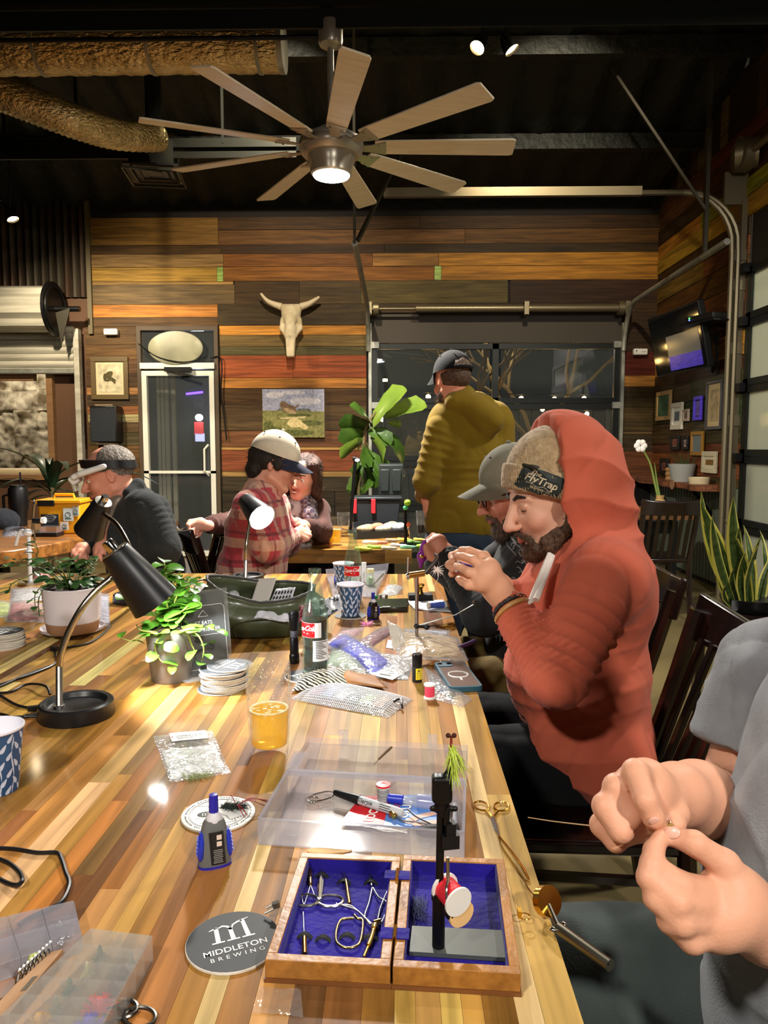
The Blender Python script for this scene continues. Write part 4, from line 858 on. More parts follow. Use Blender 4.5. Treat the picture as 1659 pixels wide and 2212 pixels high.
# ---------------- people ----------------
from mathutils.bvhtree import BVHTree
def skinmat(n,c):return mat(n,c,.5,0,None,bump=.08,bs=220,sss=.15,attr=True,spec=.35)
def cloth(n,c,c2=None,bump=.25,bs=420,rough=.85,ns=9):return mat(n,c,rough,0,c2 or tuple(int(q*.84)for q in c),ns,bump=bump,bs=bs,sheen=.06,spec=.15)
def hm(loc,yaw,pitch=0,roll=0,s=1):return M.Translation(loc)@M.Rotation(R(yaw),4,'Z')@M.Rotation(R(pitch),4,'Y')@M.Rotation(R(roll),4,'X')@M.Scale(s,4)
SK=(206,152,122);PINK=(196,122,100);LIP=(172,98,84)
def head(s,mx,skin=SK,mouth=0,eyes=.6,fat=1,neck=True):
 """x forward, y left, z up; eye line at z = 0; about .235 tall"""
 s.at(mx);k=.016;pink=tuple(int(a*.6+b*.4)for a,b in zip(skin,PINK))
 s.ell((-.012,0,.035),(.098,.076,.086),k=k,col=skin).ell((.03,0,-.03),(.064,.062*fat,.085),k=.02,col=skin).ell((.0,0,.0),(.08,.07,.07),k=k,col=skin)
 for y in(-1,1):
  s.cap((-.005,y*.055*fat,-.06),(.06,y*.02,-.1),.018,.016,.02,skin);s.cap((.083,y*.012,.022),(.068,y*.045,.02),.0095,.009,.012,skin)
  s.ell((.062,y*.04*fat,-.035),(.022,.024,.022),k=.016,col=pink)
 s.cap((.068,-.012,-.103),(.068,.012,-.103),.0165,k=.018,col=skin)
 for y in(-1,1):s.ell((.094,y*.031,-.002),(.02,.018,.0135),sub=True,k=.011)
 for y in(-1,1):
  s.ell((.0745,y*.031,-.001),.0125,k=.003,col=skin);s.cap((.083,y*.021,.0055),(.081,y*.042,.0045),.0045,k=.004,col=skin)
 s.cap((.09,0,.01),(.116,0,-.036),.0085,.0125,.012,skin).ell((.117,0,-.04),(.0115,.0125,.01),k=.007,col=pink)
 for y in(-1,1):s.ell((.104,y*.0125,-.043),(.011,.0075,.0078),k=.006,col=pink);s.ell((.108,y*.0075,-.05),(.005,.004,.0035),sub=True,k=.003)
 mz=.0035*mouth
 for y in(-1,1):s.cap((.0985,0,-.0665),(.0895,y*.023,-.0695+mz*2),.0058,.0032,.005,LIP);s.cap((.097,0,-.0765),(.0885,y*.02,-.074+mz*2),.0066,.0036,.005,LIP)
 s.cap((.103,-.018,-.0715),(.103,.018,-.0715),.0018,sub=True,k=.0025)
 for y in(-1,1):
  s.ell((-.012,y*.0775,-.006),(.017,.0075,.031),(0,0,y*22),.006,pink);s.ell((-.006,y*.085,-.004),(.009,.006,.019),(0,0,y*22),sub=True,k=.005)
 if neck:s.cap((-.028,0,-.05),(-.05,0,-.165),.056,.06,.02,skin)
 s.at(M.Identity(4))
def eyes_brows(t,mx,hair,open_=1,bcol=None,brow=1):
 sc_=mx.to_scale()[0]
 if open_:
  for y in(-1,1):
   g=G();c=mx@V((.0775,y*.031,-.002));g.ell(c,.0118*sc_,14,10);g.m=1;d=(mx.to_3x3()@V((1,0,-.15*open_))).normalized();g.ell(c+d*.0086*sc_,.0045*sc_,10,8);g.build('eye',[mat('eye_white',(226,218,210),.2),mat('eye_iris',(46,32,24),.1)],t,W=True)
 else:
  for y in(-1,1):G().tube([mx@V(q)for q in((.0835,y*.02,-.004),(.0872,y*.031,-.0075),(.0815,y*.043,-.005))],.0011*sc_,5).build('eyelashes',MT['hair_dark'],t,W=True)
 if brow:
  for y in(-1,1):
   g=G();g.tube([mx@V(q)for q in((.0925,y*.014,.0215),(.0895,y*.028,.0285),(.077,y*.048,.024))],[.0042*sc_,.005*sc_,.0022*sc_],6);g.build('eyebrow',mat('hair_'+hair,(0,0,0)),t,W=True)
HAIRC={'brown':(92,66,46),'dark':(40,28,22),'greybrown':(112,90,74),'grey':(138,126,114)}
for k_,c_ in HAIRC.items():mat('hair_'+k_,c_,.7,0,tuple(int(q*.62)for q in c_),90,bump=.6,bs=180,bst=(1,1,.35),contrast=(.35,.65))
def fuzz(v,f,amp,fr=260,seed=1,fr2=90):n=vnorm(v,f);return v+n*(amp*(.6*wav(v,fr,seed)+.6*wav(v,fr2,seed+5)))[:,None]
def strands(name,v,f,par,m,n,L,down=(0,0,-1),seed=3,r=.0007):
 rg=np.random.default_rng(seed);nn=vnorm(v,f);ii=rg.integers(0,len(v),n);g=G();dn=np.array(down)
 for i in ii:
  p=v[i];d=nn[i]*.55+dn*.6+rg.normal(size=3)*.3;d /= np.linalg.norm(d);l=L*rg.uniform(.5,1.2);a=np.cross(d,rg.normal(size=3));a /= np.linalg.norm(a);b=np.cross(d,a)
  o=len(g.v);g.v+=[tuple(p-d*.002+a*r),tuple(p-d*.002-a*r*.5+b*r*.87),tuple(p-d*.002-a*r*.5-b*r*.87),tuple(p+d*l)];g.f+=[(o,o+1,o+3),(o+1,o+2,o+3),(o+2,o,o+3)];g.mi+=[0]*3
 o=g.build(name,m,par,W=True,smooth=180);o['kind']='stuff';return o
def beard(t,mx,hair,full=1,res=.003,long=0,mous=1,n=1600):
 s=S(res,.012).at(mx)
 for y in(-1,1):
  s.cap((-.002,y*.0625,-.035),(.004,y*.058,-.068),.006,.013).cap((.004,y*.058,-.068),(.045,y*.04,-.101),.0165,.0185).cap((.045,y*.04,-.101),(.075,0,-.113-long*.4),.019,.02);s.cap((.058,y*.0445,-.082),(.03,y*.053,-.068),.0105*full,.01*full)
  if mous:s.cap((.1025,y*.003,-.059),(.087,y*.029,-.071),.0056,.0052,.005);s.cap((.087,y*.029,-.071),(.077,y*.031,-.1),.006,.01,.008)
 s.ell((.073,0,-.112-long*.5),(.024,.028,.021+long),k=.014)
 v,f=s.mesh(1);v=fuzz(v,f,.0022);o=sdfobj('beard',[(v,f)],MT['hair_'+hair],t);d=mx.to_3x3()@V((.25,0,-1));strands('beard_hairs',v,f,o,MT['hair_'+hair],n,.011+long*.4,tuple(d));return o
def finger(s,pts,rs,col=None,nail=None):s.chain(pts,rs,.0045,col)
def cap_hat(t,mx,col,brimcol=None,backhole=False,yaw=0,tilt=0):
 """baseball cap: crown with seams, button, brim"""
 m2=mx@M.Translation((0,0,.017))@M.Rotation(R(yaw),4,'Z')@M.Rotation(R(tilt),4,'Y');cm=cloth('cap_%d_%d_%d'%col,col,bs=300);a0=.02
 def dome(u,v):
  a=2*pi*u;b=v*pi/2;r=cos(b);seam=1-.012*max(0,1-abs(((a/(pi/3))%1)-.5)*22)*(v<.97)
  front=1+.05*max(0,cos(a))*sin(2*b)
  return m2@V(((-.012+.110*r*cos(a))*front*1.0,.0895*r*sin(a)*seam,.02+.012*cos(a)*0+.108*sin(b)*seam*(1 if cos(a)<0 else 1.0)))
 c=G().grid(dome,48,14,.003).build('cap',cm,t,W=True,smooth=70)
 G().ell(m2@V((-.012,0,.129)),.008*mx.to_scale()[0],8,6).build('button',cm,c,W=True)
 def brim(u,v):
  a=(u-.5)*2*1.12;L=.078*(1-abs(a/1.12)**3.2);x=-.012+.108*cos(a)+v*L;y=.087*sin(a)*(1+.1*v*(1-abs(a)))
  return m2@V((x,y,.022-.022*v-.03*(y/.09)**2*v*1.2-.004))
 bm=cloth('brim_%d_%d_%d'%(brimcol or col),brimcol or col,bs=300);G().grid(brim,24,6,.004).build('brim',bm,c,W=True,smooth=60)
 g=G()
 for k in range(6):
  a=(k+.5)*pi/3;g.ell(m2@V((-.012+.082*cos(a),.067*sin(a),.098)),.004,8,5)
 g.build('eyelets',mat('eyelet_dark',(60,56,48),.5),c,W=True)
 if backhole:
  g=G();g.grid(lambda u,v:m2@V((-.012-.1125*cos((u-.5)*1.1)*(1-.17*v*v),.0925*sin((u-.5)*1.1)*(1-.5*v*v),.03+.045*v)),12,5,.001);g.build('back_opening',MT['hair_greybrown'],c,W=True);G().tube([m2@V((-.012-.116*cos(a),.094*sin(a),.028))for a in[(-.6+1.2*i/10)for i in range(11)]],.008,6).build('strap',cloth('cap_strap',(22,22,22)),c,W=True)
 return c
def glasses(t,mx,fc,thick=.0022):
 g=G();sc_=mx.to_scale()[0]
 for y in(-1,1):
  g.tube([mx@V((.106-.006*abs(sin(0)),y*.033+.024*cos(a)*(1),-.004+.017*sin(a)*(1 if sin(a)>0 else 1.15)))for a in[2*pi*i/20 for i in range(20)]],thick*sc_,6,closed=True);g.tube([mx@V((.105,y*.057,.004)),mx@V((.05,y*.079,.004)),mx@V((-.012,y*.083,.006))],thick*sc_,6)
 g.tube([mx@V((.107,-.01,.0)),mx@V((.112,0,.003)),mx@V((.107,.01,.0))],thick*sc_,6);o=g.build('glasses',fc,t,W=True)
 for y in(-1,1):g=G();g.add([mx@V((.1055,y*.033+.024*cos(2*pi*i/20),-.004+.0175*sin(2*pi*i/20)))for i in range(20)],[tuple(range(20))]);g.build('lens',film('spectacle_lens',(220,230,225),.93,.02,.05),o,W=True)
def afold(v,a,b,r,amp,freq,seed=0,lo=0,hi=1):
 """cloth folds running round a limb"""
 a,b=np.array(a),np.array(b);ba=b-a;L2=ba@ba;t=(v-a)@ba/L2;d=np.linalg.norm(v-a-np.clip(t,0,1)[:,None]*ba,axis=1)
 m=np.clip((t-lo+.15)/.2,0,1)*np.clip((hi+.15-t)/.2,0,1)*np.clip(1-(d-r)/(r*.8),0,1);e1=np.cross(ba,[0,0,1.]);e1 /= np.linalg.norm(e1)+1e-9;ang=(v-a)@e1/r
 q=np.sin(t*freq*2*pi+ang*1.4*(1 if seed%2 else-1)+3.4*wav(v,11,seed));w2=np.clip(.45+.9*wav(v,9,seed+9),0,1);return m*amp*w2*(1-np.abs(q)**.6*1.7)
def garment(name,s,mat_,t,folds=(),amp=.0035,fr=20,seed=1,it=2):
 v,f=s.mesh(it);n=vnorm(v,f);w_=wav(v*np.array([1,1,.7]),fr,seed);w2=wav(v*np.array([.8,1,1]),fr*2.1,seed+3);d=amp*(1.6*np.minimum(1,np.abs(w_)*3.2)**.6-1)+amp*.45*(1.6*np.minimum(1,np.abs(w2)*3)**.6-1)
 for q in folds:d=d+afold(v,*q)
 return sdfobj(name,[(v+n*d[:,None],f)],mat_,t),v+n*d[:,None],f
def bvh(v,f):return BVHTree.FromPolygons([tuple(q)for q in v],[tuple(int(i)for i in q)for q in f])
def decal(tree,o,ux,uy,dr,off=.0015):
 o,ux,uy,dr=V(o),V(ux),V(uy),V(dr).normalized()
 def fn(x,y):
  p=o+ux*x+uy*y;h=tree.ray_cast(p-dr*.4,dr);return(h[0]-dr*off)if h[0]is not None else p
 return fn
def body(t,s,mats=None,name='body'):
 v,f=s.mesh(2);return v,f,s.colors(v,SK)
def wrist_band(t,a,b,r,m,name='bracelet'):
 r3=frame_to(V(b)-V(a));G().torus(a,r,.006,20,6,rot=r3).build(name,m,t,W=True)
def legs(t,hips,knees,feet,m,r=(.1,.078,.055),shoe=(30,28,26),res=.011,seat=True):
 s=S(res,.05)
 for h_,k_,f_ in zip(hips,knees,feet):s.cap(h_,k_,r[0],r[1]).cap(k_,f_,r[1]*.95,r[2])
 c=(V(hips[0])+V(hips[1]))/2;s.ell(c,(.14,.17,.11))
 o,v,f=garment('trousers',s,m,t,amp=.004,fr=16)
 for k_,f_ in zip(knees,feet):
  d=V((V(k_)-V(hips[0])).xy.normalized().to_tuple()+(0,));q=S(.009,.02);q.ell(V(f_)+d*.07+V((0,0,.0)),(.055,.055,.045)).cap(V((f_[0],f_[1],.05)),V((f_[0],f_[1],.045))+d*.17,.05,.042).half((0,0,.004),(0,0,-1));vv,ff=q.mesh(2);sdfobj('shoe',[(vv,ff)],mat('shoe_%d'%shoe[0],shoe,.6),t)
 return o
# ===== A: orange hooded man =====
t=thing('person','bearded person in an orange hoodie and tan beanie, hands raised before the face','person',(.42,1.8,.46),kind='thing')
HA=hm(P(1190,1073,1.8),192,16,0,1.05)
s=S(.0034,.014);head(s,HA,(214,164,138),eyes=0);s.cap(HA@V((-.05,0,-.16)),(.45,1.8,.97),.062,.08)
Wn,Wf=P(1096,1302,1.62),P(1084,1268,1.78);En,Ef=P(1200,1462,1.5),P(1190,1400,2.0);Sn,Sf=V((.45,1.605,.985)),V((.43,1.985,.985))
skA=(218,160,128)
s.chain([Wn+(En-Wn)*.3,Wn,P(1072,1272,1.62)],[.034,.028,.032],.012,skA)
s.chain([P(1080,1280,1.62),P(1052,1240,1.61)],[.03,.032],.012,skA).cap(P(1058,1228,1.61),P(1040,1258,1.6),.022,.022,.012,skA)
for ch in([(1062,1218,1.62),(1040,1200,1.63),(1014,1189,1.65),(996,1187,1.67)],[(1052,1228,1.605),(1024,1210,1.61),(1002,1202,1.635),(988,1200,1.66)],[(1042,1248,1.6),(1014,1236,1.6),(996,1226,1.625),(985,1222,1.65)],[(1036,1266,1.6),(1012,1264,1.6),(998,1256,1.625),(990,1250,1.64)]):
 s.chain([P(*q)for q in ch],[.0125,.0108,.0092,.0078],.004,skA)
s.chain([P(1078,1262,1.64),P(1060,1222,1.68),P(1049,1198,1.7)],[.018,.012,.0095],.008,skA)
s.chain([Wf+(Ef-Wf)*.3,Wf,P(1050,1240,1.76)],[.03,.027,.034],.012,skA).cap(P(1040,1225,1.75),P(1028,1250,1.75),.022,.02,.012,skA)
for ch in([(1030,1222,1.75),(990,1196,1.74),(976,1200,1.715),(978,1212,1.69)],[(1022,1232,1.75),(982,1212,1.74),(969,1220,1.71),(978,1230,1.69)],[(1020,1244,1.74),(986,1232,1.73),(976,1240,1.71)]):s.chain([P(*q)for q in ch],[.012,.0105,.009,.008][:len(ch)],.004,skA)
s.ell((.45,1.8,.8),(.13,.17,.2),k=.03,col=skA)
v,f=s.mesh(2);sdfobj('body',[(v,f)],skinmat('skin',SK),t,[s.colors(v,SK)])
eyes_brows(t,HA,'dark',0);beard(t,HA,'brown',1.05)
KN=mat('tan_knit',(190,162,122),.9,0,(150,122,86),60,(1,1,1),bump=.7,bs=190,sheen=.3)
s=S(.004,.01).at(HA);s.ell((-.012,0,.058),(.107,.089,.088)).ell((-.03,0,.1),(.085,.075,.062),k=.03).half((.0,0,.02),(.5,0,-1));v,f=s.mesh(2);n_=vnorm(v,f);bo=sdfobj('beanie',[(v+n_*(.0012*np.sin(v[:,2]*900)*np.sin((v[:,0]+v[:,1])*700))[:,None],f)],KN,t)
s=S(.0034,.01).at(HA);s.ell((-.012,0,.035),(.1165,.0975,.13)).half((0,0,-.004),(.55,0,-1)).half((0,0,.06),(-.55,0,1));v,f=s.mesh(2);hl=np.array(HA.inverted());q=v@hl[:3,:3].T+hl[:3,3];n_=vnorm(v,f);v=v+n_*(.0016*np.sin(np.arctan2(q[:,1],q[:,0])*95))[:,None];sdfobj('cuff',[(v,f)],KN,bo)
bt=bvh(v,f);o_=HA@V((.052,.13,.052));ux=(HA.to_3x3()@V((-.79,.12,-.6))).normalized();uy=(HA.to_3x3()@V((-.6,0,.8))).normalized();dr=HA.to_3x3()@V((-.1,-1,0));fn=decal(bt,o_,ux,uy,dr,.002);fx=fn
g=G();n=9;g.grid(lambda u,v_:fx((u-.5)*.094,(v_-.5)*.055*(1-.12*max(0,abs(u-.5)*2-.85)/.15)),12,8,.003);pa=g.build('patch',mat('dark_leather_patch',(26,34,32),.5,bump=.1),bo,W=True)
fn2=decal(bt,o_,ux,uy,dr,.0032);fy=fn2;TH=mat('cream_thread',(196,180,150),.7);g=G()
text(g,'The',.015,lambda x,y:fy(x-.018,y+.0155),shear=.2,bold=.02);text(g,'FlyTrap',.024,lambda x,y:fy(x+.0,y+.002+.06*x*0),shear=.15,bold=.02);text(g,'BREWING · CO',.0066,lambda x,y:fy(x+.004,y-.0165),bold=.01)
pts=[fy(-.03+.06*i/12,-.0105+.002*sin(i*1.0))for i in range(13)];g.tube(pts,.0006,4);g.build('stitched_lettering',TH,bo,W=True)
OR_=cloth('orange_cotton',(194,98,74),(178,84,62),.12,500,ns=5)
s=S(.0058,.035);s.at(HA)
s.ell((-.05,0,.03),(.135,.118,.15),k=.02).cap((-.03,0,.02),(-.045,0,-.14),.112,.118).ell((-.125,0,-.06),(.06,.085,.11),k=.04).ell((-.03,0,.09),(.1,.105,.095),k=.03)
s.ell((-.0,0,.01),(.145,.103,.142),sub=True,k=.008).cap((.03,0,-.02),(.04,0,-.16),.098,.1,sub=True,k=.008).at(M.Identity(4)).half(HA@V((.024,0,0)),(cos(R(192)),sin(R(192)),.02),.006)
s.at(M.Identity(4));s.k=.045
s.cap((.47,1.64,.985),(.46,1.96,.985),.088,.088).ell((.455,1.8,.9),(.165,.2,.15)).ell((.505,1.8,.95),(.105,.17,.13)).ell((.44,1.8,.73),(.175,.2,.18)).ell((.475,1.8,.58),(.15,.205,.13)).cap((.36,1.66,.60),(.5,1.64,.53),.06,.09).cap((.46,1.8,1.0),HA@V((-.06,0,-.17)),.1,.085,.03)
s.cap(Sn,En,.083,.064,.03).cap(En,Wn+(En-Wn)*.1,.06,.04,.03).cap(Sf,Ef,.08,.062,.03).cap(Ef,Wf+(Ef-Wf)*.12,.06,.04,.03)
hd,hv,hf=garment('hoodie',s,OR_,t,[(Wn,En,.055,.014,7,3,.05,.95),(En,Sn,.075,.010,4,4,.0,.7),(HA@V((-.03,0,.1)),HA@V((-.06,0,-.2)),.13,.007,1.6,5),(Wf,Ef,.05,.005,6,5),((.45,1.8,.5),(.45,1.8,.85),.2,.008,2.6,7)],.0045,17)
CORD=mat('white_cord',(224,214,204),.8)
for a,b,c in(((1188,1196),(1164,1255),(1142,1312)),((1194,1200),(1176,1250),(1158,1296))):G().tube(catmull([P(a[0],a[1],1.66),P(b[0],b[1],1.62),P(c[0],c[1],1.58)],5),[.006,.0075],8).build('drawstring',CORD,hd,W=True)
wrist_band(t,Wn+(En-Wn)*.06,En,.038,mat('braided_leather',(26,20,18),.5,bump=.5,bs=120));wrist_band(t,Wn+(En-Wn)*.13,En,.041,mat('tan_leather_band',(176,130,70),.5),'second_band')
JN=cloth('black_denim',(20,22,24),bs=300,bump=.15);legs(t,[(.47,1.7,.53),(.47,1.92,.53)],[(.02,1.68,.54),(.03,1.95,.54)],[(.05,1.68,.09),(.06,1.95,.09)],JN)
tt=thing('thread_bobbin','small purple bobbin held between the hands of the orange hooded person','bobbin',P(996,1218,1.7));g=G();g.cyl(P(990,1224,1.68),P(1016,1232,1.68),.012,n=14);g.build('spool',mat('purple_thread',(66,40,190),.5),tt,W=True);G().cyl(P(986,1223,1.68),P(990,1224,1.68),.014,n=14).cyl(P(1016,1232,1.68),P(1019,1233,1.68),.014,n=14).build('flange',WHITE,tt,W=True)
# ===== B: grey cap, glasses, big beard, black sweater =====
t=thing('person','bearded person in a grey cap, glasses and a printed black sweater','person',(.45,2.38,.46))
HB=hm(P(1110,1058,2.38),186,16,0,1.04)
s=S(.004,.014);head(s,HB,(204,140,112));s.cap(HB@V((-.05,0,-.16)),(.45,2.38,.95),.06,.075)
Wb=P(964,1194,2.36);Eb=P(1046,1330,2.2);Sb=V((.46,2.18,.97));skB=(206,140,112)
s.chain([Wb+(Eb-Wb)*.3,Wb,P(944,1180,2.38)],[.032,.027,.032],.012,skB).cap(P(948,1170,2.38),P(936,1180,2.38),.026,.024,.012,skB)
for ch in([(936,1166,2.38),(924,1172,2.37),(922,1188,2.36)],[(932,1172,2.37),(919,1180,2.35),(921,1196,2.34)],[(936,1184,2.36),(925,1192,2.34),(928,1206,2.33)],[(942,1190,2.36),(934,1200,2.34),(936,1210,2.33)],[(950,1164,2.4),(936,1158,2.4),(924,1166,2.4)]):s.chain([P(*q)for q in ch],[.0125,.011,.009],.005,skB)
s.ell((.46,2.38,.8),(.12,.16,.18),k=.03,col=skB)
v,f=s.mesh(2);sdfobj('body',[(v,f)],MT['skin'],t,[s.colors(v,SK)])
eyes_brows(t,HB,'brown',1);beard(t,HB,'greybrown',1.15,.0036,.014);glasses(t,HB,mat('tortoise_frame',(50,26,18),.25),.003);cap_hat(t,HB,(126,122,104),tilt=-4)
g=S(.005,.01).at(HB);g.ell((-.022,0,.02),(.094,.08,.075)).half((-.0,0,.0),(1,0,-.3)).half((0,0,-.05),(0,0,-1));v,f=g.mesh(1);sdfobj('hair',[(fuzz(v,f,.002),f)],MT['hair_brown'],t)
BKS=mat('printed_black_knit',(18,19,20),.85,bump=.2,bs=300,sheen=.1)
s=S(.0075,.045);s.cap((.47,2.2,.97),(.46,2.56,.97),.085,.085).ell((.46,2.38,.85),(.16,.2,.18)).ell((.45,2.38,.66),(.17,.2,.18)).cap((.46,2.38,.98),HB@V((-.055,0,-.17)),.085,.07,.03).cap(Sb,Eb,.078,.062,.03).cap(Eb,Wb+(Eb-Wb)*.1,.058,.042,.03).cap((.45,2.58,.96),(.25,2.6,.78),.075,.06,.03).cap((.25,2.6,.78),(.13,2.5,.88),.055,.04)
o,v,f=garment('sweater',s,BKS,t,[(Wb,Eb,.05,.006,7,3)],.003,20);bt=bvh(v,f);fn=decal(bt,P(1150,1250,2.1),(1,0,0),(0,0,1),(.05,1,-.05),.002)
g=G();rr=random.Random(4)
for k in range(42):
 x,y=rr.uniform(-.07,.07),rr.uniform(-.1,.05);a=rr.uniform(-.5,.6);g.tube([fn(x+.03*(i/5-.5)*cos(a),y+.03*(i/5-.5)*sin(a)+.004*sin(i*1.6))for i in range(6)],.0011,4)
g.build('fish_print',mat('pale_print_ink',(150,150,146),.8),o,W=True)
fn=decal(bt,P(1122,1190,2.2),(1,0,0),(0,0,1),(0,1,0),.002);g=G()
for k in range(14):a0=rr.uniform(0,6);q=rr.uniform(.005,.022);g.tube([fn(q*cos(a0+i*.4),q*1.3*sin(a0+i*.4))for i in range(5)],.0016,4)
g.build('chest_print',MT['pale_print_ink'],o,W=True)
legs(t,[(.46,2.28,.53),(.46,2.5,.53)],[(.06,2.24,.54),(.05,2.52,.54)],[(.06,2.24,.09),(.07,2.52,.09)],cloth('khaki_twill',(118,96,50),bs=300))
# ===== C: standing man in the olive hoodie =====
DC=3.65;t=thing('person','standing person in a mustard olive hoodie and black cap, seen from behind','person',(.30,DC,0))
HC=hm(P(976,822,DC),118,8,0,1.0);skC=(212,142,112)
s=S(.005,.014);head(s,HC,skC,neck=False);s.cap(HC@V((-.025,0,-.03)),HC@V((.0,0,-.15)),.054,.054,.02,skC).cap(HC@V((.0,0,-.15)),(.3,DC+.02,1.4),.052,.05,.03,skC);s.cap((.3,DC+.02,1.4),(.3,DC+.02,1.1),.05,.09,.03,skC)
hc=P(930,1098,DC-.1);s.chain([P(915,1060,DC+.05),P(924,1086,DC+.02),P(928,1100,DC)],[.03,.026,.034],.012,skC)
for k in range(4):s.chain([P(926+k*3,1100,DC-.02+.02*k),P(923+k*3,1116,DC-.02+.02*k),P(927+k*3,1128,DC+.0+.02*k)],[.0115,.0105,.009],.004,skC)
s.chain([P(930,1092,DC+.04),P(935,1108,DC+.06),P(936,1118,DC+.07)],[.014,.011,.009],.006,skC)
v,f=s.mesh(2);sdfobj('body',[(v,f)],MT['skin'],t,[s.colors(v,SK)])
beard(t,HC,'greybrown',1.1,.005,.03);cap_hat(t,HC,(13,13,13),backhole=True,tilt=-2);eyes_brows(t,HC,'brown',0)
g=S(.005,.01).at(HC);g.ell((-.022,0,.01),(.093,.078,.07)).half((.0,0,.0),(1,0,-.2)).half((0,0,-.06),(.2,0,-1));v,f=g.mesh(1);sdfobj('hair',[(fuzz(v,f,.0016),f)],MT['hair_brown'],t)
OLV=cloth('mustard_olive_fleece',(124,100,24),(104,82,18),.12,350,ns=5)
Sl,Sr=P(952,925,DC-.03),P(1078,915,DC+.02);El=P(922,1040,DC-.06);Wl=P(921,1066,DC+.02)
s=S(.0085,.05);s.cap(P(966,905,DC),P(1062,900,DC+.02),.085,.085).ell(P(1012,985,DC),(.175,.125,.25)).ell(P(1010,1090,DC),(.19,.135,.17)).cap(P(962,1130,DC),P(1050,1130,DC),.105,.105)
s.cap(Sl,El,.074,.062,.03).cap(El,P(916,1070,DC+.1),.058,.045,.03).cap(Sr,P(1086,1050,DC+.05),.074,.062,.03).cap(P(1086,1050,DC+.05),P(1050,1080,DC+.25),.06,.045).cap(P(1000,895,DC),P(996,862,DC),.085,.075,.03)
s.cap(P(1002,866,DC-.07),P(1064,908,DC-.11),.05,.06,.02).cap(P(984,868,DC-.07),P(1050,880,DC-.06),.045,.05,.02).cap(P(984,868,DC-.07),P(966,880,DC+.05),.04,.04,.02).cap(P(1046,872,DC-.05),P(1030,862,DC+.06),.04,.04,.02).cap(P(1030,882,DC-.09),P(1052,930,DC-.1),.052,.035,.025).cap(P(1012,876,DC-.09),P(1042,915,DC-.115),.04,.03,.02);s.half(P(1000,1166,DC),(0,.0,-1))
garment('hoodie',s,OLV,t,[(El,Sl,.07,.006,3,3),(P(1012,1000,DC),P(1012,1150,DC),.15,.004,4,5)],.0045,15)
s=S(.011,.04)
for px in(962,1042):s.cap(P(px,1165,DC),P(px+3,1340,DC),.1,.078).cap(P(px+3,1340,DC),V((P(px,1165,DC).x,DC,.08)),.075,.06)
s.ell(P(1002,1165,DC),(.17,.12,.1));garment('trousers',s,cloth('blue_denim',(40,50,66),(30,38,50),.15,300),t)
for px in(962,1042):
 q=S(.01,.02);a=V((P(px,1165,DC).x,DC,.05));q.cap(a,a+V((-.06,.17,-.003)),.05,.042).half((0,0,.004),(0,0,-1));v,f=q.mesh(2);sdfobj('shoe',[(v,f)],mat('shoe_30',(30,28,26),.6),t)
# ===== D: plaid shirt, cream cap =====
def plaidmat():
 m=mat('red_plaid',(150,52,56),.85,bump=.2,bs=300,sheen=.2);nt=m.node_tree;L=nt.links.new;b=nt.nodes['Principled BSDF'];tc=nd(nt,'ShaderNodeTexCoord');sp=nd(nt,'ShaderNodeSeparateXYZ');L(tc.outputs['Object'],sp.inputs[0])
 def band(expr,per,w,off=0):
  a=nd(nt,'ShaderNodeMath',operation='MULTIPLY_ADD');L(expr,a.inputs[0]);a.inputs[1].default_value=1/per;a.inputs[2].default_value=off;f=nd(nt,'ShaderNodeMath',operation='FRACT');L(a.outputs[0],f.inputs[0]);c=nd(nt,'ShaderNodeMath',operation='LESS_THAN');L(f.outputs[0],c.inputs[0]);c.inputs[1].default_value=w;return c.outputs[0]
 ad=nd(nt,'ShaderNodeMath',operation='ADD');L(sp.outputs[0],ad.inputs[0]);L(sp.outputs[1],ad.inputs[1]);prev=None
 cols=((sp.outputs[2],.13,.34,.1,(196,164,138),.6),(ad.outputs[0],.12,.34,.3,(198,160,132),.55),(sp.outputs[2],.13,.1,.62,(96,32,40),.7),(ad.outputs[0],.12,.1,.75,(104,36,44),.7))
 src=None
 for e,per,w_,off,c,fa in cols:
  x=nd(nt,'ShaderNodeMix',data_type='RGBA');k=nd(nt,'ShaderNodeMath',operation='MULTIPLY');L(band(e,per,w_,off),k.inputs[0]);k.inputs[1].default_value=fa;L(k.outputs[0],x.inputs[0])
  if src is None:x.inputs[6].default_value=(*lin((164,52,58)),1)
  else:L(src,x.inputs[6])
  x.inputs[7].default_value=(*lin(c),1);src=x.outputs[2]
 L(src,b.inputs['Base Color']);return m
PLAID=plaidmat();DD=3.4
t=thing('person','person in a red plaid shirt and cream cap with navy brim, seen in profile','person',(-.6,DD,.46),kind='thing');skD=(222,160,136)
HD=hm(P(594,1000,DD),6,14,0,1.04);s=S(.0045,.014);head(s,HD,skD,mouth=1);s.cap(HD@V((-.05,0,-.15)),P(578,1085,DD),.055,.07,.03,skD).ell(P(565,1150,DD),(.12,.13,.16),k=.03,col=skD)
Sd,Ed,Wd=P(545,1102,3.24),P(580,1182,3.18),P(634,1160,3.52)
s.chain([Wd+(Ed-Wd)*.3,Wd,P(648,1152,3.55)],[.034,.029,.036],.012,skD)
for ch in([(655,1146,3.55),(668,1150,3.55),(662,1160,3.54)],[(654,1152,3.53),(669,1157,3.53),(660,1166,3.53)],[(650,1157,3.52),(664,1164,3.52),(655,1169,3.52)],[(648,1144,3.57),(664,1144,3.57),(667,1152,3.56)],[(645,1142,3.58),(656,1136,3.6),(664,1142,3.6)]):s.chain([P(*q)for q in ch],[.0125,.0115,.0095],.005,skD)
W2,E2=P(640,1142,3.68),P(622,1172,3.78);s.chain([E2,W2,P(655,1138,3.64)],[.034,.028,.036],.012,skD)
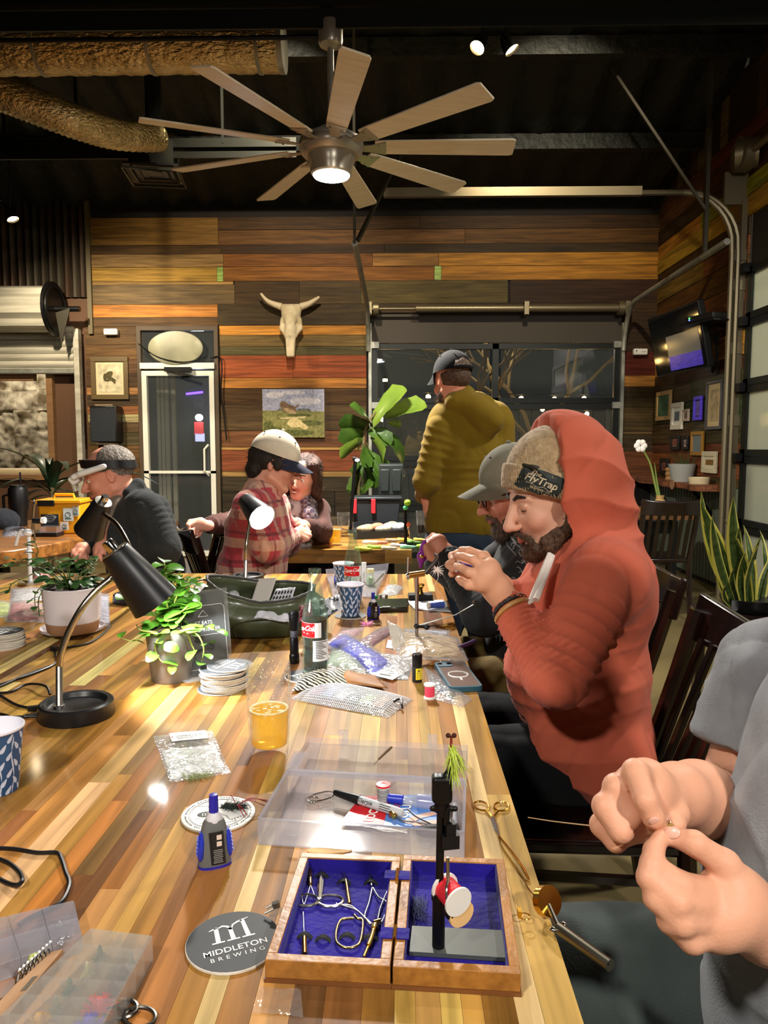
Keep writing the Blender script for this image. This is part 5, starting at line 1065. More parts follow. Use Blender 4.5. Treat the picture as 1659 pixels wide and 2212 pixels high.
v,f=s.mesh(2);sdfobj('body',[(v,f)],MT['skin'],t,[s.colors(v,SK)]);eyes_brows(t,HD,'brown',1);glasses(t,HD,mat('thin_gold_frame',(120,92,50),.25,1),.0014);cap_hat(t,HD,(216,204,180),(40,42,60),tilt=6)
g=S(.0045,.01).at(HD);g.ell((-.024,0,.015),(.1,.083,.075)).half((.004,0,.0),(1,0,-.5)).ell((-.075,0,-.045),(.045,.07,.05)).ell((.02,.074,.0),(.022,.014,.03)).ell((.02,-.074,.0),(.022,.014,.03));v,f=g.mesh(1);v=fuzz(v,f,.004,150);ho=sdfobj('hair',[(v,f)],MT['hair_dark'],t);strands('hair_strands',v,f,ho,MT['hair_dark'],900,.02,tuple(HD.to_3x3()@V((-.5,0,-1))))
s=S(.0078,.045);s.cap(P(545,1100,3.25),P(585,1095,3.58),.088,.088).ell(P(558,1150,DD),(.155,.2,.19)).ell(P(545,1225,DD),(.16,.2,.16)).cap(P(562,1085,DD),P(566,1062,DD),.095,.082,.03).cap(Sd,Ed,.077,.066,.03).cap(Ed,Wd+(Ed-Wd)*.12,.062,.045,.03).cap(P(588,1100,3.58),E2,.075,.06,.03).cap(E2,W2,.056,.042)
sh,v,f=garment('shirt',s,PLAID,t,[(Wd,Ed,.05,.009,5,3),(Ed,Sd,.07,.008,4,4)],.006,15);s=S(.005,.01)
s.cap(P(556,1056,DD-.085),P(600,1078,DD-.07),.02,.015).cap(P(556,1056,DD-.085),P(552,1050,DD+.08),.02,.02);v,f=s.mesh(1);sdfobj('collar',[(v,f)],PLAID,sh)
legs(t,[(-.6,DD-.1,.53),(-.6,DD+.1,.53)],[(-.2,DD-.06,.54),(-.2,DD+.22,.54)],[(-.2,DD-.06,.09),(-.2,DD+.22,.09)],cloth('dark_trousers',(34,34,40),bs=300))
# ===== E: smiling person with scarf behind =====
DE=3.95;t=thing('person','smiling person with wavy brown hair, brown jacket and checked scarf','person',(-.5,DE+.1,.46),kind='thing');skE=(228,170,146)
HE=hm(P(655,1030,DE),-106,6,-10,.97);s=S(.0045,.014);head(s,HE,skE,mouth=2.2);s.cap(HE@V((-.05,0,-.15)),P(640,1105,DE+.05),.05,.07,.03,skE).ell(P(640,1140,DE+.06),(.14,.1,.15),k=.03,col=skE)
We,Ee,Se=P(448,1136,3.62),P(520,1125,4.0),P(592,1110,4.05)
s.chain([We+(Ee-We)*.3,We,P(430,1134,3.6)],[.03,.025,.032],.012,skE).cap(P(434,1128,3.6),P(424,1136,3.6),.024,.026,.012,skE)
for ch in([(424,1124,3.6),(410,1126,3.58),(404,1134,3.56)],[(420,1130,3.58),(408,1136,3.56),(408,1146,3.55)],[(424,1138,3.58),(416,1146,3.56),(418,1156,3.55)],[(428,1142,3.6),(424,1150,3.58),(426,1156,3.57)],[(436,1140,3.62),(432,1152,3.61),(428,1160,3.6)]):s.chain([P(*q)for q in ch],[.0115,.01,.0085],.005,skE)
Wl_,El_,Sl_=P(655,1136,3.72),P(694,1146,3.9),P(680,1105,4.0);s.chain([Wl_+(El_-Wl_)*.3,Wl_,P(642,1132,3.7)],[.03,.026,.034],.012,skE)
for k in range(4):s.chain([P(638,1126+k*4,3.69),P(630,1128+k*4,3.67),P(634,1134+k*4,3.66)],[.011,.01,.0085],.005,skE)
v,f=s.mesh(2);sdfobj('body',[(v,f)],MT['skin'],t,[s.colors(v,SK)]);eyes_brows(t,HE,'brown',1)
g=G();g.tube([HE@V((.1025-.16*abs(y)**1.6*8*.1,y,-.071+.25*y*y*18))for y in(-.017,-.009,0,.009,.017)],[.0012,.003,.0036,.003,.0012],6);g.build('teeth',mat('teeth_white',(236,230,220),.3),t,W=True)
g=S(.0055,.02).at(HE);g.ell((-.025,0,.05),(.098,.092,.085)).half((.05,0,.03),(1,0,-.6))
for y in(-1,1):g.cap((-.01,y*.08,.02),(.0,y*.092,-.07),.028,.034).cap((.03,y*.07,.08),(.03,y*.083,.02),.022,.016).cap((-.03,y*.085,-.07),(-.03,y*.085,-.11),.035,.03)
g.cap((-.08,0,0),(-.075,0,-.1),.06,.06);v,f=g.mesh(1);v=fuzz(v,f,.009,90,4,45);ho=sdfobj('hair',[(v,f)],mat('hair_chestnut',(84,52,38),.6,0,(48,30,24),60,bump=.8,bs=120),t);strands('hair_strands',v,f,ho,MT['hair_chestnut'],1200,.03)
s=S(.008,.045);s.cap(P(602,1105,4.05),P(680,1105,4.03),.085,.085).ell(P(640,1160,4.06),(.2,.14,.2)).cap(Se,Ee,.075,.062,.03).cap(Ee,We+(Ee-We)*.15,.06,.046,.03).cap(Sl_,El_,.075,.062,.03).cap(El_,Wl_+(El_-Wl_)*.2,.058,.045,.03).cap(P(640,1085,DE+.09),P(640,1075,DE+.1),.085,.075).ell(P(638,1130,3.92),(.075,.07,.2),sub=True,k=.03)
jk,v,f=garment('jacket',s,cloth('brown_jacket',(88,60,54),(70,46,42),.2,200),t,[(We,Ee,.055,.008,5,3),(El_,Wl_,.05,.008,5,5)],.005,17)
s=S(.007,.03);s.ell(P(640,1140,DE+.02),(.11,.1,.17)).cap(P(640,1085,DE+.02),P(640,1100,DE),.055,.07);garment('tee',s,mat('printed_white_tee',(192,188,188),.85,0,(126,120,118),26,contrast=(.52,.56),bump=.1),t,amp=.003)
s=S(.006,.02);s.chain([P(628,1078,DE+.06),P(660,1082,DE-.02),P(668,1110,DE-.1),P(668,1150,DE-.13)],[.03,.032,.034,.036]).chain([P(660,1072,DE+.1),P(672,1090,DE-.0),P(676,1120,DE-.06)],[.03,.03,.03])
m=mat('checked_scarf',(104,92,108),.9);nt=m.node_tree;tc=nd(nt,'ShaderNodeTexCoord');ck=nd(nt,'ShaderNodeTexChecker');ck.inputs['Scale'].default_value=46;ck.inputs[1].default_value=(*lin((96,84,104)),1);ck.inputs[2].default_value=(*lin((168,156,162)),1);nt.links.new(tc.outputs['Object'],ck.inputs[0]);nt.links.new(ck.outputs[0],nt.nodes['Principled BSDF'].inputs[0])
garment('scarf',s,m,t,amp=.004,fr=40);legs(t,[(-.42,4.1,.53),(-.62,4.1,.53)],[(-.38,3.95,.5),(-.62,3.95,.5)],[(-.38,3.98,.09),(-.62,3.98,.09)],MT['dark_trousers'],(.09,.07,.05))
# ===== F: dark fleece, head magnifier =====
DF=3.3;t=thing('person','grey haired person in a dark fleece wearing a white head magnifier','person',(-1.1,DF,.46),kind='thing');skF=(214,146,120)
HF=hm(P(236,1026,DF),196,15,0,1.05);s=S(.0045,.014);head(s,HF,skF);s.cap(HF@V((-.05,0,-.15)),P(282,1100,DF),.058,.075,.03,skF).ell(P(290,1160,DF),(.13,.16,.16),k=.03,col=skF)
Sf_,Ef_,Wf_=P(326,1108,3.12),P(352,1186,3.06),P(240,1188,3.16)
s.chain([Wf_+(Ef_-Wf_)*.3,Wf_,P(222,1184,3.18)],[.032,.028,.038],.012,skF)
for ch in([(214,1178,3.2),(206,1186,3.18),(205,1198,3.16)],[(216,1184,3.17),(209,1194,3.15),(212,1206,3.14)],[(220,1190,3.15),(215,1200,3.13),(220,1210,3.12)],[(220,1176,3.22),(210,1178,3.22),(204,1188,3.21)]):s.chain([P(*q)for q in ch],[.013,.0115,.0095],.005,skF)
W3,E3,S3=P(190,1182,3.42),P(250,1160,3.52),P(280,1105,3.48);s.chain([W3+(E3-W3)*.3,W3,P(178,1188,3.38)],[.032,.027,.038],.012,skF)
for ch in([(168,1184,3.36),(158,1192,3.34),(156,1206,3.32)],[(172,1190,3.34),(163,1200,3.32),(164,1211,3.31)],[(178,1194,3.33),(172,1204,3.31),(176,1212,3.3)],[(182,1192,3.34),(184,1202,3.32),(188,1210,3.31)]):s.chain([P(*q)for q in ch],[.013,.0115,.0095],.005,skF)
v,f=s.mesh(2);sdfobj('body',[(v,f)],MT['skin'],t,[s.colors(v,SK)]);eyes_brows(t,HF,'grey',1)
g=S(.0045,.012).at(HF);g.ell((-.02,0,.04),(.1,.082,.084)).half((.035,0,.04),(1,0,.25)).half((0,0,-.03),(.35,0,-1)).ell((.07,0,.12),(.07,.05,.05),sub=True,k=.03);v,f=g.mesh(1);v=fuzz(v,f,.0022);ho=sdfobj('hair',[(v,f)],MT['hair_grey'],t);strands('hair_strands',v,f,ho,MT['hair_grey'],1200,.012)
mg=G();ring=lambda z,a:HF@V((-.012+.112*cos(a),.093*sin(a),z+.03*cos(a)));mg.grid(lambda u,v:ring(.028+.036*v,2*pi*u),36,2,.004);hb=mg.build('headband',mat('black_vinyl',(18,18,20),.35),t,W=True)
g=S(.0035,.008).at(HF);g.rbox((.112,0,.033),(.03,.082,.013),.01,(0,12,0)).cap((.1,.078,.035),(.0,.1,.04),.014,.012).cap((.1,-.078,.035),(.0,-.1,.04),.014,.012).rbox((.135,.03,.018),(.02,.03,.02),.008,(0,20,0)).rbox((.135,-.03,.018),(.02,.03,.02),.008,(0,20,0));v,f=g.mesh(1);sdfobj('visor',[(v,f)],WHITE,hb)
for y in(-1,1):G().at(HF@V((.146,y*.032,-.012)),HF.to_3x3()).box((0,0,0),(.006,.05,.036)).build('magnifier_lens',film('magnifier_pane',(230,220,190),.7,.05,.15),hb,W=True)
FLE=cloth('charcoal_fleece',(44,46,46),(34,36,36),.3,160)
s=S(.0085,.05);s.cap(P(310,1102,3.16),P(278,1100,3.46),.085,.085).ell(P(300,1160,DF),(.16,.19,.19)).ell(P(318,1235,DF),(.17,.2,.17)).cap(P(290,1088,DF),P(272,1062,DF),.088,.078,.03).cap(Sf_,Ef_,.084,.074,.03).cap(Ef_,Wf_+(Ef_-Wf_)*.15,.07,.048,.03).cap(S3,E3,.08,.066).cap(E3,W3+(E3-W3)*.15,.06,.046).ell(P(226,1150,DF-.1),(.055,.05,.2),sub=True,k=.02).half(HF@V((.03,0,-.14)),HF.to_3x3()@V((.55,0,1)),.02).cap(P(298,1048,DF-.05),P(278,1066,DF-.1),.026,.024,.01).cap(P(298,1048,DF-.05),P(298,1046,DF+.07),.026,.026,.01).cap(P(282,1075,DF-.09),P(262,1100,DF-.09),.02,.018,.01)
fl,v,f=garment('fleece',s,FLE,t,[(Wf_,Ef_,.05,.008,4,3),(Ef_,Sf_,.08,.009,3.5,4)],.006,13)
s=S(.007,.03);s.ell(P(268,1150,DF-.0),(.125,.12,.18)).cap(P(262,1090,DF),P(268,1105,DF),.058,.075);garment('shirt',s,cloth('grey_check_shirt',(128,114,100),(104,92,82),.2,200,ns=30),t,amp=.003)
legs(t,[(-1.05,DF-.1,.53),(-1.05,DF+.1,.53)],[(-1.45,DF-.08,.54),(-1.45,DF+.18,.54)],[(-1.45,DF-.06,.09),(-1.45,DF+.18,.09)],MT['dark_trousers'])
# ===== G: grey T-shirt in the foreground, tying with both hands =====
t=thing('person','person in a grey T-shirt in the foreground, pinching a small hook with both hands','person',(.58,.85,.46),kind='thing');skG=(216,158,128)
s=S(.0028,.012);W1,E1,S1=P(1462,1716,.845),P(1572,1742,1.03),P(1668,1460,1.06)
s.cap(S1,E1,.05,.045,.02,skG).cap(E1,W1+(E1-W1)*.35,.05,.044,.02,skG).cap(W1+(E1-W1)*.35,W1,.044,.033,.02,skG).cap(W1,P(1385,1728,.79),.033,.034,.018,skG).cap(P(1395,1690,.795),P(1345,1752,.785),.026,.026,.016,skG).cap(P(1420,1770,.8),P(1340,1770,.79),.024,.024,.016,skG)
kn=[.0135,.0122,.0105,.0088]
s.chain([P(*q)for q in((1410,1690,.805),(1372,1668,.764),(1394,1728,.734),(1411,1766,.732),(1422,1791,.742))],[.0155,.0138,.0118,.0108,.0092],.004,skG)
s.chain([P(*q)for q in((1370,1700,.80),(1333,1702,.772),(1360,1764,.758),(1386,1772,.776))],[.016,.0152,.0132,.011],.004,skG)
s.chain([P(*q)for q in((1345,1730,.80),(1308,1742,.765),(1340,1794,.75),(1368,1786,.775))],[.015,.0142,.0125,.0105],.004,skG)
s.chain([P(*q)for q in((1335,1760,.80),(1300,1782,.775),(1330,1818,.765),(1356,1806,.785))],[.0138,.0128,.0112,.0095],.004,skG)
s.chain([P(*q)for q in((1425,1760,.82),(1462,1758,.785),(1456,1780,.765),(1432,1796,.76))],[.018,.0128,.0112,.0095],.006,skG)
v1,f1_=s.mesh(2);c1=s.colors(v1,SK)
s=S(.0026,.012);Wl2,El2=P(1655,2010,.735),P(1960,2060,.83)
s.cap(El2,Wl2,.046,.03,.02,skG).cap(Wl2,P(1570,1965,.71),.03,.034,.02,skG).cap(P(1590,1945,.715),P(1540,1990,.70),.03,.028,.016,skG).cap(P(1630,1960,.725),P(1575,1905,.712),.026,.02,.016,skG)
s.chain([P(*q)for q in((1545,1935,.705),(1470,1914,.69),(1408,1868,.694),(1412,1838,.708),(1426,1812,.72))],[.0165,.0138,.0115,.01,.0085],.004,skG)
s.chain([P(*q)for q in((1550,1960,.70),(1462,1948,.677),(1402,1896,.688),(1414,1868,.704))],[.016,.014,.0118,.0095],.004,skG)
s.chain([P(*q)for q in((1560,1985,.70),(1472,1990,.675),(1416,1940,.682),(1424,1908,.7))],[.0155,.0138,.0115,.0095],.004,skG)
s.chain([P(*q)for q in((1570,2005,.70),(1494,2030,.68),(1444,1990,.68),(1446,1958,.695))],[.0145,.0128,.0108,.009],.004,skG)
s.chain([P(*q)for q in((1600,1935,.72),(1566,1868,.712),(1500,1822,.712),(1440,1804,.728))],[.02,.0145,.0118,.0092],.006,skG)
v2,f2_=s.mesh(2);c2_=s.colors(v2,SK)
s=S(.008,.03);s.cap((.58,.85,.9),(.65,.87,1.13),.1,.058,col=skG).cap((.6,.62,1.02),El2,.048,.046,.03,skG);HG=hm((.6,.87,1.305),185,14);s2=S(.006,.014);head(s2,HG,skG);v3,f3=s.mesh(2);v4,f4=s2.mesh(2)
sdfobj('body',[(v1,f1_),(v2,f2_),(v3,f3),(v4,f4)],MT['skin'],t,[c1,c2_,s.colors(v3,SK),s2.colors(v4,SK)])
g=S(.006,.012).at(HG);g.ell((-.02,0,.04),(.102,.083,.085)).half((.04,0,.04),(1,0,.1)).half((0,0,-.04),(.35,0,-1));v,f=g.mesh(1);sdfobj('hair',[(fuzz(v,f,.003),f)],MT['hair_brown'],t);eyes_brows(t,HG,'brown',0)
NAIL=mat('finger_nail',(226,176,156),.25,spec=.6)
for(px,py,d),(ax,ay,ad),rr_ in(((1413,1775,.7225),(1422,1797,.732),.0075),((1452,1799,.7165),(1437,1800,.7195),.007)):
 a,b=P(px,py,d),P(ax,ay,ad);d_=(b-a).normalized();n_=(_C-a).normalized();u_=d_.cross(n_).normalized();n_=u_.cross(d_);r3=M((d_,u_,n_)).transposed();g=G().at(a,r3);g.ell((0,0,0),(rr_*1.15,rr_*.85,.0022),14,8);g.build('nail',NAIL,t,W=True)
st_v,st_n=v1,vnorm(v1,f1_);ax_=np.array(E1-W1);tt_=(st_v-np.array(W1))@ax_/(ax_@ax_);sel=(tt_>.35)&(tt_<1.0);q=np.where(sel)[0];rg=np.random.default_rng(2);g=G()
for i in rg.choice(q,420):p=st_v[i];d=st_n[i]*.6+rg.normal(size=3)*.5;d /= np.linalg.norm(d);p2=p+d*rg.uniform(.006,.013);a=np.cross(d,[.3,.5,.8])*.00022;o=len(g.v);g.v+=[tuple(p+a),tuple(p-a),tuple(p2)];g.f+=[(o,o+1,o+2)];g.mi+=[0]
o=g.build('arm_hair',mat('arm_hair',(120,90,60),.7),t,W=True);o['kind']='stuff'
TEE=cloth('heather_grey_tee',(146,148,152),(128,130,134),.2,380,ns=24)
s=S(.0058,.05);s.cap((.6,.62,1.04),(.6,1.06,1.04),.09,.085).ell((.57,.84,.9),(.175,.2,.19)).ell((.535,.83,.73),(.19,.2,.19)).ell((.55,.83,.58),(.19,.21,.13)).cap((.62,.85,1.03),(.65,.865,1.12),.1,.07).cap(S1,S1+(E1-S1)*.62,.083,.078,.03).cap((.6,.62,1.02),V((.6,.62,1.02))+(El2-V((.6,.62,1.02)))*.55,.085,.075,.03).half(S1+(E1-S1)*.55,E1-S1,.001)if False else None
s.cap((.6,.64,1.0),(.62,1.04,.98),.09,.08).ell((.58,.84,.88),(.16,.19,.18)).ell((.545,.83,.73),(.175,.2,.19)).ell((.56,.83,.58),(.18,.21,.13)).cap((.62,.85,1.03),(.65,.865,1.12),.1,.07).cap((.6,.62,1.02),V((.6,.62,1.02))+(El2-V((.6,.62,1.02)))*.55,.085,.075,.03).cap(S1,S1+(E1-S1)*.72,.08,.076,.03)
dd_=np.array((E1-S1).normalized());pc=np.array(S1+(E1-S1)*.6)
def sleeve_cut(p):
 q=p-pc;al=q@dd_;rad=np.linalg.norm(q-al[...,None]*dd_,axis=-1);return np.maximum(-(al),rad-.1)
s.p.append((sleeve_cut,pc-.2,pc+.2,.004,None,True))
tee,v,f=garment('tee',s,TEE,t,[(S1,E1,.08,.008,3,3,0,.6),((.55,.83,.5),(.55,.83,.95),.2,.009,2.5,6)],.005,14)
bt=bvh(v,f);fn=decal(bt,P(1668,1600,.8),(.35,.93,0),(0,0,1),(1,.25,0),.002);g=G();text(g,'S',.075,lambda x,y:fn(x,y),bold=.02);g.build('faded_letter',mat('faded_print',(126,112,134),.85),tee,W=True)
legs(t,[(.56,.98,.53),(.56,.71,.53)],[(.12,1.0,.54),(.1,.69,.54)],[(.12,1.0,.09),(.1,.69,.09)],cloth('grey_green_trousers',(78,86,84),(66,74,72),.15,300),(.098,.085,.055))
q=thing('fly_hook','tiny tan feathered hook pinched between the fingertips of the foreground person','hook',P(1432,1800,.735));G().tube(catmull([P(1428,1802,.735),P(1440,1796,.74),P(1452,1784,.75),P(1446,1772,.755)],5),.0009,5).build('hook_wire',STEEL,q,W=True);g=G();[g.tube([P(1434,1799,.737),P(1448+random.uniform(-6,8),1780+random.uniform(-8,8),.75)],[.0008,.0002],4)for _ in range(26)];g.build('feather',mat('tan_feather',(186,150,84),.7),q,W=True)
q=thing('tying_thread','thin tan thread running from the table edge to the foreground hand','thread',P(1230,1790,.9));G().tube(catmull([T(1141,1766,.752),P(1200,1775,.86),P(1297,1786,.79)],6),.0007,5).build('thread',mat('tan_thread',(190,150,100),.6),q,W=True)
# ---------------- things on the big table ----------------
def face(px,py):
 """turn so that local -y looks at the camera"""
 q=T(px,py);return math.atan2(-q.x,q.y)
def tt(name,label,cat,px,py,z=.75,rz=None,group=None):q=T(px,py,z);return thing(name,label,cat,q,face(px,py)if rz is None else rz,group)
def ang(px0,py0,px1,py1,z=.75):a,b=T(px0,py0,z),T(px1,py1,z);return math.atan2(b.y-a.y,b.x-a.x)
def ribbon(g,pts,w,fn):
 ps=[V((*p,0))for p in pts];n=len(ps);ws=w if isinstance(w,(list,tuple))else[w]*n;vs=[]
 for i in range(n):
  d=(ps[min(i+1,n-1)]-ps[max(i-1,0)]).normalized();k=V((-d.y,d.x,0))*ws[i]/2
  vs+=[fn(*(ps[i]+k).xy),fn(*(ps[i]-k).xy)]
 g.add(vs,[(2*i,2*i+1,2*i+3,2*i+2)for i in range(n-1)])
def mlogo(g,fn,s=1,ox=0,oy=0):
 f=lambda x,y:fn(ox+x*s,oy+y*s)
 ribbon(g,[(-.52,.52),(-.42,.56),(-.3,.6)],[.02,.05,.05],f);ribbon(g,[(-.33,.6),(-.36,.02)],[.11,.12],f);ribbon(g,[(-.52,.0),(-.2,.0)],.05,f)
 ribbon(g,[(-.3,.56),(-.16,.62),(-.04,.56),(.02,.42)],[.03,.06,.07,.08],f);ribbon(g,[(.01,.5),(.02,.02)],[.1,.12],f);ribbon(g,[(-.14,.0),(.18,.0)],.05,f)
 ribbon(g,[(.03,.4),(.1,.58),(.24,.66),(.36,.68)],[.03,.05,.06,.06],f);ribbon(g,[(.37,.68),(.4,.02)],[.1,.12],f);ribbon(g,[(.24,.0),(.56,.0)],.05,f);ribbon(g,[(.3,.69),(.54,.74)],[.05,.02],f)
def cola_print(fn,g):pass
CD=mat('coaster_grey_print',(60,62,64),.6,0,(52,54,56),20);CE=mat('pulpboard',(214,206,192),.8,0,(186,176,160),40);INKW=mat('white_ink',(232,230,226),.6);INKK=mat('dark_ink',(46,48,50),.6)
def coaster(label,loc,rz=0,top='dark',logo=False,group=None,r=.05,h=.0034,tilt=0):
 t=thing('coaster',label,'coaster',loc,rz,group,rot=(R(tilt),0,rz));G().lathe([(0,0),(r-.0006,0),(r,.0006),(r,h-.0006),(r-.0006,h-.0002),(0,h-.0002)],40).build('board',CE,t)
 G().disc(r-.0007,h-.0001,40).add([(r*.99*cos(a),r*.99*sin(a),.0002)for a in[-2*pi*i/40 for i in range(40)]],[tuple(range(40))]).build('print_face',CD if top=='dark' else mat('coaster_white_print',(226,224,220),.6),t)
 fn=lambda x,y:(x*r,y*r,h+.0002)
 if logo:
  g=G();mlogo(g,fn,.85,0,.02);text(g,'MIDDLETON',.235,lambda x,y:fn(x,y-.27),bold=.008,space=1.02);text(g,'BREWING',.17,lambda x,y:fn(x,y-.5),space=1.75);g.build('lettering',INKW,t)
 return t
a_=ang(452,2075,585,2040);coaster('dark grey round coaster lettered in white, half under the wooden case',T(504,2037),a_,logo=True)
t=coaster('white printed coaster under the dark feathered fly',T(472,1761),.25,'white',r=.0525);fn=lambda x,y:(x*.0525,y*.0525,.0036);g=G()
for rr in(.8,.765):g.torus((0,0,.0035),rr*.0525,.0002,60,4)
for k in range(74):
 if k%9:a=2*pi*k/74;ribbon(g,[(.88*cos(a),.88*sin(a)),(.88*cos(a+.05),.88*sin(a+.05))],.045*(.6+.4*((k*7)%3)/2),fn)
ribbon(g,[(-.55,.5),(-.3,.48),(-.2,.3),(-.05,.2),(.05,-.1),(.2,-.2),(.3,-.45)],.015,fn);ribbon(g,[(.3,-.45),(.75,-.22)],.012,fn);ribbon(g,[(-.5,-.45),(-.2,-.6),(.1,-.62)],.012,fn)
for k in range(5):ribbon(g,[(.35+k*.08,-.5+k*.04),(.36+k*.08,-.44+k*.04)],.02,fn)
for k in range(12):ribbon(g,[(-.62+k*.035,-.2),(-.605+k*.035,-.2)],.03,fn);ribbon(g,[(.1+k*.035,-.6+k*.006),(.12+k*.035,-.6+k*.006)],.03,fn)
g.build('printed_map',INKK,t);g=G();g.add([fn(-.35+.22*cos(2*pi*k/24),.0+.15*sin(2*pi*k/24))for k in range(24)],[tuple(range(24))]);g.m=1;mlogo(g,lambda x,y:(x*.0525,y*.0525,.0039),.2,-.35,-.07);g.build('oval_logo',[INKK,INKW],t)
q=T(505,1752,.754);t=thing('feathered_fly','dark fuzzy fishing fly with red rubber legs lying on a white coaster','fly',q);rg=np.random.default_rng(5);g=G()
for k in range(420):
 x=rg.uniform(-.016,.014);d=rg.normal(size=3);d[2]=abs(d[2]);d /= np.linalg.norm(d);l=rg.uniform(.006,.014);p=np.array([x,0,.004]);g.tube([p,p+d*l*.6,p+d*l+[.003,0,-.002]],[.0007,.0001],3,caps=False)
o=g.build('body_fibres',mat('dark_olive_fibre',(42,50,44),.8),t);o['kind']='stuff'
for k,(x,y,z)in enumerate(((.05,.016,.008),(.046,.02,.004),(.044,.008,.004),(.02,-.022,.002),(.024,-.02,.004),(-.01,.024,.012))):G().tube(catmull([(.004,0,.008),(x*.5,y*.6,.014),(x,y,z)],4),.0007,5).build('rubber_leg',mat('red_rubber',(126,22,28),.5),t)
# stacks of coasters
rg=random.Random(3);q=T(484,1487)
for i in range(14):
 top,bot=i==13,i==0;off=V((.012,.01,0))if top else(V((-.006,-.004,0))if bot else V((rg.uniform(-.004,.004)-(.003 if i>9 else 0),rg.uniform(-.003,.003),0)))
 coaster('top coaster of the tall stack beside the beer glass, lettered' if top else 'bottom coaster of the tall stack, sticking out to the left' if bot else 'plain-edged coaster inside the tall stack beside the beer glass',q+off+V((0,0,.0036*i)),rg.uniform(0,6)if not top else R(-115),logo=top,group='coasters stacked beside the beer glass')
q=T(10,1397)
for i in range(12):
 top=i==11;coaster('top coaster of the stack at the left edge, lettered' if top else 'plain-edged coaster inside the stack at the left table edge',q+V((rg.uniform(-.002,.002),rg.uniform(-.002,.002),.0036*i)),rg.uniform(0,6)if not top else R(160),logo=top,group='coasters stacked at the left edge')
# ---- desk lamps ----
NECK=mat('satin_nickel_neck',(170,160,140),.25,1);LAMPB=mat('satin_black_enamel',(20,20,22),.38,spec=.5);LBULB=mat('white_hot_bulb',(255,255,250),.3,emit=60)
def desk_lamp(label,base,stem,neck,A,B,rA,rB,power,baseR=.07,spotang=120,bR=.023):
 t=thing('desk_lamp',label,'lamp',base)
 if baseR:
  G().lathe([(0,0),(baseR,0),(baseR+.002,.004),(baseR,.028),(baseR-.004,.031),(baseR-.012,.03),(baseR-.017,.021),(0,.021)],48).build('base',LAMPB,t)
  g=G();g.cyl(stem[0],stem[1],.0068,n=16);g.tube([stem[0],stem[0]+V((0,0,.004))],.0105,16);g.build('stem',STEEL,t,W=True)
 pts=catmull(neck,22);G().tube(pts,[.0064+.0007*(i%2)for i in range(len(pts))],12).build('gooseneck',NECK,t,W=True,smooth=70)
 ax=(B-A);L=ax.length;r3=frame_to(ax);o=G().at(A,r3).lathe([(0,-.004),(rA*.6,-.006),(rA*.96,-.003),(rA,0),(rA+(rB-rA)*.5,L*.5),(rB,L),(rB-.0015,L),(rA+(rB-rA)*.5-.0015,L*.5),(rA-.0015,.004),(0,.004)],44).build('lamp_shade',LAMPB,t,W=True)
 G().at(A,r3).lathe([(rA*.45,-.004),(rA*.92,-.0045),(rA*.92,-.006),(rA*.45,-.007)],30).build('rim_plate',STEEL,o,W=True);G().at(A,r3).lathe([(0,-.03),(.011,-.03),(.0125,-.027),(.0125,-.004)],18).build('switch_knob',CHROME,o,W=True)
 c=A+ax.normalized()*L*.86;G().at(c,r3).ell((0,0,.012 if bR>.03 else 0),(bR,bR,.026),18,10).build('bulb',LBULB,o,W=True)
 light('desk_lamp_light','SPOT',A+ax.normalized()*L*.99,power,COOL,.025,A+ax*3,spotang,.35);return t
b_=T(166,1546)
A1,B1=P(250,1194,1.495),P(336,1302,1.52)
desk_lamp('black desk lamp with a round base, its shade over the leafy grey pot',b_,(T(128,1527,.771),P(128,1440,1.44)),[P(128,1442,1.44),P(132,1410,1.44),P(150,1362,1.45),P(178,1312,1.46),P(212,1272,1.48),P(244,1246,1.5),P(268,1226,1.5),A1+(B1-A1)*.12],A1,B1,.031,.051,18)
A2,B2=P(532,1083,2.95),P(566,1118,2.86);b2=T(536,1257)
desk_lamp('desk lamp whose bright white shade opening faces the camera',b2,(T(530,1254,.771),P(531,1210,2.93)),[P(531,1212,2.93),P(532,1180,2.93),P(536,1150,2.95),P(540,1120,2.97),P(536,1095,2.97)],A2,B2,.035,.055,4,.062,bR=.049)
A3,B3=P(222,1086,2.45),P(193,1148,2.5);b3=T(288,1300)
desk_lamp('dark desk lamp bowed over by the potted plant, its shade before the fleece',b3,(T(288,1299,.771),P(288,1230,2.25)),[P(288,1232,2.25),P(285,1195,2.27),P(270,1160,2.3),P(252,1132,2.35),P(232,1116,2.4),P(222,1108,2.45)],A3,B3,.03,.052,3,.065)
t=thing('lamp_cord','black cord curling from the desk lamp base to the left edge','cord',T(40,1530));g=G();z=.7535
for pts in([(92,1524,.76),(70,1529,z),(40,1524,z),(10,1508,z),(-30,1480,z)],[(108,1500,z),(98,1482,.765),(60,1478,.757),(20,1495,z),(-20,1496,z)],[(100,1540,z),(60,1545,z),(35,1553,z),(10,1544,z),(-20,1540,z)],[(92,1548,z),(55,1548,z),(20,1550,z),(-20,1560,z)],[(130,1430,z),(105,1440,z),(60,1456,z),(10,1478,z),(-20,1490,z)],[(240,1352,z),(200,1385,z),(150,1398,z),(118,1402,z),(122,1430,z),(80,1452,z),(0,1478,z)]):G().tube(catmull([T(*p)for p in pts],8),.0028,7).build('wire',BLACK,t,W=True)
G().bar(T(96,1527,.757),T(60,1531,.757),.009).build('plug',BLACK,t,W=True);G().bar(T(124,1402,.757),T(112,1400,.757),.012).build('connector',BLACK,t,W=True)
t=thing('looped_cord','black cable looping beside the bead organizer','cord',T(40,1880))
